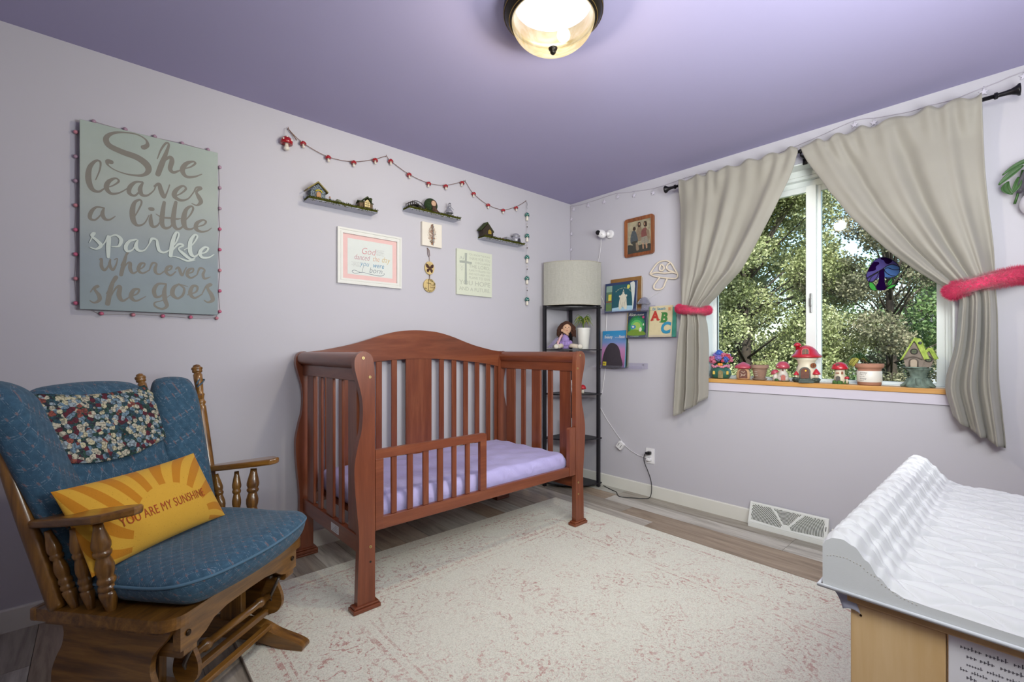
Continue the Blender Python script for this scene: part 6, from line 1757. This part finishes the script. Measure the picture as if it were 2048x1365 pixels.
# ================================================================ things on the sill
SZ, SX = .9328, .045
def sill(name, label, cat, y, turn=.30, group=None, x=SX): return thing(name, label, cat, (x, y, SZ), WR + turn, group)
M_RED = plain('c02233', .3, var=.08, coat=.5); M_ROSE = plain('bb4a5c', .35, var=.12, coat=.4); M_CREAM = plain('e2d8c0', .45, var=.08)
M_GRS = plain('4a6a3a', .8, var=.5, scale=120, bump=.5); M_DGR = plain('2c4a40', .5, var=.4, scale=50)
M_WIN = plain('8a4a24', .4, var=.2); M_DOOR = plain('6b3a28', .6, var=.35, scale=60)
def archpoly(x, z, w, h, n=8): return [(x - w / 2, z), (x + w / 2, z)] + [(x + w / 2 * math.cos(PI * k / n), z + h - w / 2 + w / 2 * math.sin(PI * k / n)) for k in range(n + 1)]
def arch(q, x, z, w, h, y0, y1): return q.prism(archpoly(x, z, w, h)[::-1], 'xz', y0, y1)
# 1 flower-topped pumpkin house
o = sill('flower_house', 'green pumpkin-shaped ceramic house bursting with pink and blue flowers', 'figurine', -1.322, .35, 'ceramic fairy houses')
q = MB(); q.lathe([(.050, 0), (.058, .008), (.066, .028), (.066, .050), (.056, .070), (.044, .080), (.042, .090), (.048, .100)], 40, wob=lambda a, z: .05 * abs(math.cos(a * 4)) - .03); q.build('pumpkin', plain('2f6454', .4, var=.3, scale=30, coat=.3), o)
q = MB(); arch(q, .004, .006, .030, .052, -.070, -.060); d_ = q.build('door', plain('8a7a4a', .6, var=.4, scale=80), o, bevel=.001)
q = MB(); arch(q, -.038, .030, .014, .024, -.060, -.046); arch(q, .046, .030, .014, .024, -.058, -.042); q.build('window', plain('c9a840', .5), o)
q = MB()
for a in range(26):
    t0 = a / 26 * 2 * PI; q.ell((.052 * math.cos(t0), .052 * math.sin(t0), .084 + .005 * math.sin(t0 * 6)), (.010, .010, .009), 8, 6)
q.build('ribbon', plain('d88aa0', .5, var=.2), o)
q = MB(); q.ell((-.006, -.058, .098), (.010, .006, .010), 10, 6); q.ell((.008, -.058, .098), (.010, .006, .010), 10, 6); q.build('heart', plain('e08a2c', .4), o)
rn = random.Random(8)
q = MB()
for k in range(36):
    a = rn.uniform(0, 2 * PI); r0 = rn.uniform(.0, .03); r1 = rn.uniform(.03, .072)
    q.tube([(r0 * math.cos(a), r0 * math.sin(a), .088), ((r0 + r1) / 2 * math.cos(a), (r0 + r1) / 2 * math.sin(a), .115), (r1 * math.cos(a), r1 * math.sin(a), .135)], [.008, .006, .003], 6, flat=.6)
q.build('leaves', plain('2f4a2c', .6, var=.3), o)
FLS = [plain(c, .5, var=.3, scale=150) for c in ('c8485c', '4a6ac0', '8a78c4', 'd0708a')]
for (x, y, z, r_, c) in ((-.052, -.010, .130, .022, 3), (-.030, .002, .155, .018, 2), (-.008, -.006, .175, .019, 1), (.014, -.002, .162, .020, 3), (.044, -.010, .150, .017, 0), (.060, .008, .132, .018, 3), (.034, -.020, .132, .018, 1), (-.014, -.020, .140, .018, 2), (.016, -.028, .122, .011, 0), (-.040, -.026, .118, .014, 3), (.0, .02, .16, .022, 1), (.04, .022, .152, .02, 2)):
    q = MB()
    for k in range(26):
        v_ = Vector((rn.gauss(0, 1), rn.gauss(0, 1), rn.gauss(0, 1))).normalized() * r_
        q.ell((v_.x, v_.y, v_.z), (r_ * .34,) * 3, 6, 4)
    q.ell((0, 0, 0), (r_ * .9,) * 3, 8, 6)
    q.build('bloom', FLS[c], o, loc=(x, y, z))
# 2 small cream mushroom with brown door
o = sill('toadstool_house', 'small cream toadstool lantern with a rose cap and big brown door', 'figurine', -1.474, .33, 'ceramic fairy houses')
q = MB(); q.lathe([(.034, 0), (.040, .004), (.043, .020), (.043, .040), (.036, .062), (.028, .076)], 28); q.build('stem', plain('dcb489', .4, var=.08), o)
q = MB(); q.lathe([(.030, .072), (.052, .074), (.056, .080), (.050, .090), (.034, .102), (.014, .112), (.0001, .117)], 30); q.build('cap', M_ROSE, o)
q = MB(); arch(q, 0, .010, .050, .060, -.046, -.028); d_ = q.build('door', M_DOOR, o, bevel=.001)
q = MB(); f2 = XZ(-.0468)
q.stroke([-.014, .022, .003, -.006, .030, .004, .010, .028, .003], f2); q.stroke([-.014, .040, .003, .0, .030, .005, .014, .038, .003], f2); q.stroke([-.010, .054, .003, .004, .050, .004, .010, .056, .003], f2); q.build('branch_pattern', plain('b9a38e', .6), d_)
# 3 aged terracotta pot
o = sill('potted_plant', 'weathered terracotta pot on a saucer with low yellow-green foliage', 'plant', -1.576, .3, None)
M_TER = plain('9a7a68', .85, var=.25, scale=25)
q = MB(); q.lathe([(.030, .010), (.032, .014), (.044, .070), (.045, .076), (.0525, .077), (.0535, .080), (.0525, .100), (.049, .101), (.047, .096), (.0001, .094)], 30); q.build('pot', M_TER, o)
q = MB(); q.lathe([(.030, 0), (.040, .003), (.046, .012), (.043, .012), (.038, .006), (.0001, .006)], 30); q.build('saucer', plain('8a7464', .85, var=.2), o)
q = MB()
for k in range(520):
    a = rn.uniform(0, 2 * PI); r_ = .046 * math.sqrt(rn.random()); h = .098 + .024 * (1 - (r_ / .048) ** 2) + rn.uniform(-.004, .006)
    c = Vector((r_ * math.cos(a), r_ * math.sin(a), h)); d1_ = Vector((rn.gauss(0, 1), rn.gauss(0, 1), rn.gauss(0, .6))).normalized() * .005; d2_ = Vector((rn.gauss(0, 1), rn.gauss(0, 1), rn.gauss(0, .6))).normalized() * .005
    q.add([c, c + d1_, c + d1_ + d2_, c + d2_], [(0, 1, 2, 3)], False)
fo_ = q.build('foliage', plain('d6de92', .6, var=.3, scale=100), o); fo_['kind'] = 'stuff'
q = MB()
def on_cyl(r_fn, a0): return lambda a, b: ((r_fn(b)) * math.sin(a0 + a / .05), -(r_fn(b)) * math.cos(a0 + a / .05), b)
for k in range(3): q.scribble(on_cyl(lambda b: .0325 + (b - .014) * .213 + .0007, -.55), -.012, .054 - k * .013, .024, .007, k)
q.build('lettering', plain('d8d2c8', .7), o)
# 4 double pink toadstool house
o = sill('toadstool_house', 'double rose-capped toadstool cottage with a tiny arched door', 'figurine', -1.702, .3, 'ceramic fairy houses')
q = MB(); q.lathe([(.036, .004), (.034, .020), (.028, .044), (.018, .066), (.014, .090)], 24, (.010, 0, 0)); q.lathe([(.014, .002), (.014, .030), (.008, .055)], 14, (-.032, -.002, 0)); q.build('stem', plain('d6cfc4', .45, var=.1), o)
q = MB(); q.lathe([(.014, .082), (.036, .080), (.040, .088), (.036, .104), (.022, .120), (.0001, .126)], 26, (.010, 0, 0)); q.build('cap', M_ROSE, o)
q = MB(); q.at((-.032, -.002, .050), (0, math.radians(-28), 0)); q.lathe([(.008, .0), (.022, -.002), (.024, .004), (.016, .018), (.0001, .024)], 18); q.build('cap', M_ROSE, o)
q = MB()
for x, z in ((-.008, .104), (.018, .112), (.030, .096), (.008, .094), (-.018, .092)): q.ell((x, -.034 + abs(x) * .2 + (z - .094) * .7, z), (.0032, .002, .0032), 6, 5)
q.build('spots', M_CREAM, o)
q = MB(); arch(q, .012, .006, .024, .036, -.036, -.026); q.build('door', plain('b8685c', .6, var=.3), o, bevel=.001)
q = MB(); q.tube([(.012 + .014 * math.cos(a * PI / 10), -.035, .028 + .014 * math.sin(a * PI / 10)) for a in range(11)], .0028, 6); q.build('door_arch', plain('b9aca4', .6), o)
q = MB(); arch(q, .010, .064, .010, .016, -.022, -.016); q.build('window', M_DOOR, o)
q = MB()
for k in range(30):
    a = rn.uniform(0, 2 * PI); q.ell((.036 * math.cos(a) + .002, .028 * math.sin(a), .006), (.009, .009, rn.uniform(.006, .013)), 7, 5)
q.build('grass_base', M_GRS, o)
# 5 big red mushroom house
o = sill('toadstool_house', 'large glossy red-capped toadstool house, tallest of the toadstools', 'figurine', -1.842, .28, 'ceramic fairy houses')
q = MB(); q.lathe([(.060, .022), (.058, .050), (.048, .090), (.042, .110), (.048, .130), (.064, .150)], 34); q.build('stem', M_CREAM, o)
q = MB(); q.lathe([(.048, .150), (.074, .150), (.082, .156), (.078, .164), (.064, .174), (.052, .196), (.034, .214), (.012, .224), (.0001, .225)], 40); q.build('cap', M_RED, o)
q = MB(); arch(q, -.006, .164, .042, .046, -.066, -.03); w_ = q.build('dormer', M_RED, o, bevel=.002)
q = MB(); arch(q, -.006, .167, .032, .037, -.0685, -.064); q.build('window', plain('5a3420', .4, var=.4, scale=90), w_)
q = MB(); q.box(-.0072, -.0048, -.070, -.068, .168, .203); q.box(-.021, .009, -.070, -.068, .182, .184); q.build('lattice', plain('a06a3a', .5), w_)
q = MB(); q.lathe([(.010, .195), (.011, .222), (.020, .220), (.022, .226), (.014, .238), (.0001, .243)], 18, (-.046, .004, 0)); q.build('chimney', M_RED, o)
q = MB(); arch(q, -.008, .026, .044, .062, -.066, -.044); d_ = q.build('door', M_DOOR, o, bevel=.001)
q = MB(); q.tube([(-.032, -.062, .026), (-.032, -.062, .068)] + [(-.008 + .024 * math.cos(PI - a * PI / 10), -.062, .068 + .022 * math.sin(a * PI / 10)) for a in range(1, 10)] + [(.016, -.062, .068), (.016, -.062, .026)], .0046, 7); q.build('door_arch', plain('6a7068', .8, var=.4, scale=90), o)
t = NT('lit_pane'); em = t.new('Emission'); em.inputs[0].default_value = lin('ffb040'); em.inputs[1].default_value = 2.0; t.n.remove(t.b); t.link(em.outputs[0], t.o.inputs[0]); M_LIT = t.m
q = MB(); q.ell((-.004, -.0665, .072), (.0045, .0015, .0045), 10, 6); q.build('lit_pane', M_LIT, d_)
q = MB(); q.tube([(.034, -.048, .104), (.036, -.053, .104)], .015, 18); wn2 = q.build('round_window', M_WIN, o)
q = MB(); q.box(.0335, .0355, -.0555, -.0535, .090, .118); q.box(.021, .049, -.0555, -.0535, .103, .105); q.build('lattice', plain('3c2418', .6), wn2)
for x, z, s in ((.050, .030, 1.0), (-.052, .030, .7)):
    q = MB(); q.lathe([(.012 * s, 0), (.010 * s, .024 * s)], 12, (x, -.040, z)); st = q.build('small_toadstool', M_CREAM, o)
    q = MB(); q.lathe([(.022 * s, .020 * s), (.020 * s, .028 * s), (.010 * s, .044 * s), (.0001, .056 * s)], 16, (x, -.040, z)); q.build('cap', M_RED, st)
q = MB()
for k in range(46):
    a = rn.uniform(0, 2 * PI); r_ = rn.uniform(.052, .066); q.ell((r_ * math.cos(a), r_ * math.sin(a) * .95, rn.uniform(.008, .020)), (.013, .013, rn.uniform(.008, .014)), 7, 5)
q.lathe([(.066, 0), (.068, .010), (.060, .024), (.0001, .026)], 24); q.box(-.040, .036, -.080, -.040, 0, .014); q.box(-.036, .030, -.074, -.040, .014, .024); q.build('stone_base', plain('4c5a52', .6, var=.5, scale=60), o)
# 6 small red toadstool
o = sill('toadstool_house', 'small red-capped toadstool cottage on grass, right of the large one', 'figurine', -2.012, .2, 'ceramic fairy houses')
q = MB(); q.lathe([(.026, .004), (.028, .030), (.024, .060), (.024, .090)], 22); q.build('stem', M_CREAM, o)
q = MB(); q.lathe([(.024, .084), (.040, .084), (.042, .090), (.034, .110), (.018, .123), (.0001, .126)], 28); q.build('cap', M_RED, o)
q = MB(); q.tube([(-.008, -.024, .108), (-.009, -.034, .109)], .010, 14); q.build('round_window', plain('5a2420', .5), o)
q = MB(); arch(q, -.008, .004, .022, .042, -.031, -.020); q.build('door', plain('5c5650', .6, var=.3), o, bevel=.001)
q = MB(); q.box(-.018, -.002, -.029, -.024, .060, .066); arch(q, .012, .056, .010, .016, -.027, -.020); q.build('window', M_WIN, o)
q = MB(); q.lathe([(.005, .004), (.005, .034)], 10, (.034, -.016, 0)); st = q.build('small_toadstool', M_CREAM, o)
q = MB(); q.lathe([(.012, .030), (.010, .040), (.0001, .046)], 14, (.034, -.016, 0)); q.build('cap', M_RED, st)
q = MB()
for k in range(40):
    a = rn.uniform(0, 2 * PI); r_ = rn.uniform(.02, .036); q.ell((r_ * math.cos(a) + .002, r_ * math.sin(a), .006), (.008, .008, rn.uniform(.008, .016)), 7, 5)
q.build('grass_base', plain('4f7a3a', .8, var=.5, scale=120, bump=.5), o)
# 7 pot with white label band and a bent sprig
o = sill('potted_plant', 'glass-banded terracotta pot with white script label and a bent spiky sprig', 'plant', -2.150, .15, None)
q = MB(); q.lathe([(.048, .090), (.052, .082), (.054, .092), (.064, .098), (.066, .104), (.066, .120), (.060, .120), (.058, .112), (.0001, .110)], 34); q.lathe([(.050, .0), (.054, .004), (.054, .090)], 34); q.build('pot', plain('b07f68', .8, var=.15, scale=20), o)
q = MB(); q.lathe([(.0555, .018), (.0575, .022), (.0575, .076), (.0555, .080)], 34, caps=False); bd = q.build('white_band', plain('e6e1d8', .4, var=.03), o)
q = MB()
fc_ = on_cyl(lambda b: .0580, -.42)
for s_, z_ in (('pretty', .066), ('lovely', .033)): q.text(s_, fc_, .0125, -.018, z_, shear=.35)
for k in range(3): q.scribble(fc_, -.018, (.057, .046, .024)[k], .030 - k * .004, .0052, k)
q.build('lettering', plain('4a4648', .7), bd)
q = MB(); q.tube([(.006, 0, .108), (-.010, -.006, .126), (-.034, -.014, .140), (-.046, -.016, .144)], [.0032, .003, .0028, .0024], 7); q.build('stalk', plain('4a3a22', .7), o)
q = MB()
for k in range(40):
    a = rn.uniform(-1.2, 3.6); u_ = rn.uniform(-1, 1); L_ = rn.uniform(.036, .060)
    bx, by, bz = -.046, -.016, .144
    dx_, dz_ = -math.cos(a) * L_, math.sin(a) * L_ * .55
    q.mi = 1 if dz_ < .004 else 0
    q.tube(smooth_line([(bx, by, bz), (bx + dx_ * .5, by + u_ * .012, bz + dz_ + .006), (bx + dx_, by + u_ * .020, bz + dz_ * .5 - .018 - .012 * (a < 0))], 3), [.003, .0042, .0042, .0036, .003, .002, .001], 4, flat=.3)
q.build('leaves', [plain('3a5a2a', .5, var=.3), plain('b0aa4c', .5, var=.2)], o)
# 8 tree-trunk house
o = sill('treehouse_figurine', 'crooked mossy-roofed treehouse figurine on a grey tree stump', 'figurine', -2.357, .05, 'ceramic fairy houses')
M_TRK = plain('788a7e', .8, var=.55, scale=40, bump=.6)
q = MB(); q.lathe([(.058, .0), (.052, .008), (.040, .024), (.034, .050), (.036, .076), (.046, .092), (.050, .100), (.0001, .102)], 30, wob=lambda a, z: .10 * math.sin(a * 5 + z * 20) + .05 * math.sin(a * 9))
for k in range(7):
    a = k * 2 * PI / 7 + .3; q.tube([(.030 * math.cos(a), .026 * math.sin(a), .045), (.050 * math.cos(a), .038 * math.sin(a), .014), (.072 * math.cos(a + .15), .048 * math.sin(a + .15), .004)], [.016, .012, .005], 8)
q.build('stump', M_TRK, o)
q = MB()
for s in (-1, 1):
    for k in range(6):
        z0_ = .050 + k * .011; a = s * (.038 + .003 * (k % 3))
        q.tube([(a * .8, -.004, z0_), (a * 1.25, -.010, z0_ + .006), (a * 1.55, -.012, z0_ + .016)], [.0035, .0025, .001], 6); q.tube([(a * 1.25, -.010, z0_ + .006), (a * 1.5, -.012, z0_ + .002)], [.002, .001], 5)
q.build('twigs', plain('48584c', .8, var=.4), o)
M_HW = plain('8a7c70', .7, var=.3, scale=30)
q = MB(); q.lathe([(.050, .100), (.052, .104), (.050, .108)], 24, (-.012, -.006, 0)); q.build('platform', M_TRK, o)
q = MB(); q.prism([(-.048, .106), (.016, .106), (.030, .155), (-.014, .240), (-.058, .152)], 'xz', -.034, .020); q.prism([(.016, .104), (.050, .108), (.062, .150), (.040, .196), (.022, .152)], 'xz', -.026, .022); q.build('walls', M_HW, o, bevel=.002)
t = NT('lime_moss_roof'); t.base(t.ramp(t.noise(t.coord(), 40, 4), [(.35, '7d9440'), (.55, 'a4b858'), (.7, 'bccb78')]), .85, 0, .2); t.bump(t.noise(t.coord(), 90, 4), .8, .003); M_LIME = t.m
q = MB(); q.prism([(-.072, .140), (-.018, .252), (-.010, .262), (.006, .252), (.036, .150), (.026, .146), (-.006, .232), (-.014, .244), (-.060, .146)][::-1], 'xz', -.048, .030)
q.prism([(-.012, .258), (.010, .256), (.046, .150), (.024, .148)][::-1], 'xz', -.040, .034)
q.prism([(.020, .176), (.040, .208), (.056, .206), (.078, .150), (.064, .146), (.044, .192), (.028, .172)][::-1], 'xz', -.038, .030); q.prism([(.044, .206), (.056, .205), (.078, .150), (.062, .148)][::-1], 'xz', -.032, .032)
q.build('roof', M_LIME, o, bevel=.004)
q = MB(); arch(q, -.016, .108, .026, .040, -.038, -.032); q.build('door', plain('b5a490', .7, var=.15), o, bevel=.001)
q = MB(); q.tube([(-.032, -.037, .108), (-.032, -.037, .134)] + [(-.016 + .016 * math.cos(PI - a * PI / 8), -.037, .134 + .016 * math.sin(a * PI / 8)) for a in range(1, 8)] + [(0, -.037, .134), (0, -.037, .108)], .0032, 6)
q.tube([(-.054 + .008 * k, -.037, .146 + .014 * math.sin(k / 9 * PI)) for k in range(10)], .003, 6); q.build('door_arch', plain('6a5e54', .7, var=.3), o)
for x, z, r_, yy in ((-.014, .188, .013, -.034), (.042, .148, .013, -.026)):
    q = MB(); q.tube([(x, yy - .001, z), (x, yy - .003, z)], r_ * .8, 16); w_ = q.build('round_window', plain('55623a', .4), o)
    q = MB(); q.tube([(x + r_ * math.cos(a * PI / 8), yy - .003, z + r_ * math.sin(a * PI / 8)) for a in range(16)], .0028, 6, closed=True); q.box(x - .001, x + .001, yy - .005, yy - .003, z - r_, z + r_); q.box(x - r_, x + r_, yy - .005, yy - .003, z - .001, z + .001); q.build('window_frame', plain('33302a', .6), w_)
q = MB(); q.ell((.010, -.052, .232), (.008, .002, .008), 10, 6); q.build('heart_window', plain('2f3a34', .5), o)
# ================================================================ outside the window
GZ = -0.75
t = NT('lawn'); t.base(t.ramp(t.noise(t.coord(), 3, 5), [(.35, '3a4a24'), (.6, '56683a'), (.75, '6f7a4c')]), .95)
q = MB(); q.box(.25, 40, -25, 30, GZ - .1, GZ); struct(q.build('ground', t.m), 'lawn outside the window')
def leaf_mat(name, cols, tr=.25):
    t = NT(name)
    oi = t.noise(t.coord('Object'), 1.6, 3); n2 = t.noise(t.coord('Object'), 14, 2)
    c = t.ramp(t.math('ADD', t.math('MULTIPLY', oi, .45), t.math('MULTIPLY', n2, .55)), [(.36, cols[0]), (.5, cols[1]), (.62, cols[2])])
    t.base(c, .5, 0, .35)
    tl = t.new('BsdfTranslucent'); t.link(c, tl.inputs[0]); m = t.new('MixShader'); m.inputs[0].default_value = tr
    t.link(t.b.outputs[0], m.inputs[1]); t.link(tl.outputs[0], m.inputs[2]); t.link(m.outputs[0], t.o.inputs[0]); return t.m
M_BARK = plain('4a4038', .95, var=.4, scale=12, bump=.6)
def foliage(name, par, centres, radii, n, size, mat, seed, hollow=.55):
    """leaf blades scattered in clumps; one numpy-built mesh of bent leaf quads"""
    R = np.random.default_rng(seed)
    centres = np.array(centres, float); radii = np.array(radii, float)
    w = radii.prod(axis=1) ** (2 / 3); idx = R.choice(len(centres), n, p=w / w.sum())
    d = R.normal(size=(n, 3)); d /= np.linalg.norm(d, axis=1, keepdims=True)
    rad = hollow + (1 - hollow) * R.random((n, 1)) ** .6
    p = centres[idx] + d * radii[idx] * rad
    p += R.normal(scale=size * .8, size=(n, 3))
    a = R.normal(size=(n, 3)) + np.array([0, 0, -.3]); a /= np.linalg.norm(a, axis=1, keepdims=True)
    b = np.cross(a, R.normal(size=(n, 3))); b /= np.linalg.norm(b, axis=1, keepdims=True)
    L_ = size * R.uniform(.7, 1.3, (n, 1)); W_ = L_ * .32
    v = np.stack([p, p + a * L_ * .5 + b * W_, p + a * L_, p + a * L_ * .5 - b * W_], axis=1).reshape(-1, 3)
    me = D.meshes.new(name); me.vertices.add(len(v)); me.vertices.foreach_set('co', v.ravel())
    me.loops.add(4 * n); me.loops.foreach_set('vertex_index', np.arange(4 * n, dtype=np.int32))
    me.polygons.add(n); me.polygons.foreach_set('loop_start', np.arange(0, 4 * n, 4, dtype=np.int32)); me.polygons.foreach_set('loop_total', np.full(n, 4, dtype=np.int32))
    me.materials.append(mat); me.update(); me.validate()
    o = D.objects.new(name, me); COL.objects.link(o); o.parent = par; o['kind'] = 'stuff'
    return o
def tree(name, label, x, y, h, crown_r, z0, n, size, mat, seed, clumps=26, sparse=1.0, trunk_r=.12, group='trees beyond the window'):
    o = thing(name, label, 'tree', (x, y, GZ), 0, group)
    rn = random.Random(seed)
    C_, R_ = [], []
    for k in range(clumps):
        a = rn.uniform(0, 2 * PI); u = rn.random() ** .55; zz = rn.uniform(0, 1)
        rr = crown_r * u * math.sqrt(max(.08, 1 - (2 * zz - .85) ** 2 * .75))
        C_.append((rr * math.cos(a), rr * math.sin(a), z0 + (h - z0) * zz)); s = crown_r * rn.uniform(.20, .36) * sparse
        R_.append((s, s, s * .75))
    foliage('foliage', o, C_, R_, n, size, mat, seed)
    q = MB(); q.tube([(0, 0, -.05), (.05, .03, h * .3), (-.04, .06, h * .6), (.05, 0, h * .92)], [trunk_r, trunk_r * .8, trunk_r * .5, trunk_r * .12], 8)
    for k, c in enumerate(C_):
        zb = min(c[2] - .1, h * .75) * .75
        q.tube([(0, 0.03, zb), (c[0] * .5, c[1] * .5, (zb + c[2]) / 2 + .1), (c[0], c[1], c[2]), (c[0] * 1.15, c[1] * 1.15, c[2] + crown_r * .15)], [trunk_r * .20, trunk_r * .13, trunk_r * .06, .004], 5)
    q.build('trunk', M_BARK, o)
    return o
M_LA = leaf_mat('olive_leaves', ('5a6438', '929866', 'c0c09a')); M_LB = leaf_mat('green_leaves', ('44603a', '688450', '92a270')); M_LC = leaf_mat('rusty_leaves', ('565a42', '7e7c62', 'a39a82')); M_LD = leaf_mat('fir_needles', ('24382c', '34503c', '4c6a50'), .1)
tree('broadleaf_tree', 'dense olive-leaved tree filling the left half of the window', 6.2, .85, 5.6, 1.75, .4, 130000, .052, M_LA, 1, 70)
tree('broadleaf_tree', 'loose-branched tree with rusty leaves right of the window mullion', 7.6, -1.15, 5.5, 1.6, .5, 40000, .050, M_LC, 2, 48, .62, .10)
tree('broadleaf_tree', 'bright green tree at the right edge of the window', 9.5, -2.9, 5.0, 1.9, .4, 60000, .07, M_LB, 3, 40)
tree('broadleaf_tree', 'green tree far behind the rusty-leaved one', 15.5, -.4, 4.6, 2.6, .4, 26000, .10, M_LB, 5, 30, .9, .16)
tree('broadleaf_tree', 'large olive tree in the far background', 17.5, 5.0, 9.0, 3.6, .4, 30000, .16, M_LA, 6, 38, 1.0, .18)
# shrubs just outside
for (x, y, r_, h_, mt, sd, lb) in ((4.6, .45, .85, 1.45, M_LA, 21, 'olive shrub below the left window pane'), (5.1, -.55, .80, 1.25, M_LB, 22, 'green shrub behind the large toadstool house'), (6.2, -1.85, .80, 1.35, M_LC, 23, 'dull green shrub behind the bent sprig')):
    o = thing('shrub', lb, 'shrub', (x, y, GZ), 0, 'shrubs outside the window')
    rn = random.Random(sd)
    C_ = [(rn.uniform(-r_, r_) * .8, rn.uniform(-r_, r_) * .8, rn.uniform(.2, h_)) for _ in range(14)]
    foliage('foliage', o, C_, [(r_ * .40, r_ * .40, r_ * .34)] * 14, 22000, .042, mt, sd)
    q = MB()
    for c in C_: q.tube([(c[0] * .2, c[1] * .2, 0), (c[0] * .6, c[1] * .6, c[2] * .6), c], [.02, .014, .005], 5)
    q.build('stems', M_BARK, o)
# fir on the far left
o = thing('fir_tree', 'dark fir tree at the left edge of the window', 'tree', (8.2, 3.3, GZ), 0, 'trees beyond the window')
q = MB(); q.tube([(0, 0, 0), (0, 0, 7.5)], [.14, .02], 8); q.build('trunk', M_BARK, o)
C_ = []; R_ = []
rn = random.Random(14)
for k in range(80):
    z = rn.uniform(.5, 7.2); r0 = (7.5 - z) / 7.5 * 2.0; a = rn.uniform(0, 2 * PI); C_.append((r0 * .65 * math.cos(a), r0 * .65 * math.sin(a), z)); R_.append((r0 * .42 + .1, r0 * .42 + .1, .13))
foliage('foliage', o, C_, R_, 34000, .09, M_LD, 15, .2)
# neighbouring house with pale siding
hs = thing('neighbour_house', 'pale-sided neighbouring house glimpsed between the trees', 'house', (13.0, -4.2, GZ))
M_SID = plain('b9bcc4', .6, var=.05, scale=2)
q = MB(); q.box(0, 6, -3.5, 3.1, 0, 2.6); q.build('wall', plain('9da2ac', .8), hs)
side0 = None
for k in range(18):
    if side0 is None:
        q = MB(); q.prism([(-.004, 0), (-.028, 0), (-.006, .15), (-.004, .15)], 'xz', -3.5, 3.1); side0 = q.build('siding_board', M_SID, hs)
    else:
        c = side0.copy(); COL.objects.link(c); c.parent = hs; c.location = (0, 0, k * .145)
q = MB(); q.prism([(-.4, 2.6), (3, 3.9), (6.4, 2.6), (6.4, 2.5), (-.4, 2.5)], 'xz', -3.9, 3.5); q.build('roof', plain('4c4a4c', .9), hs)
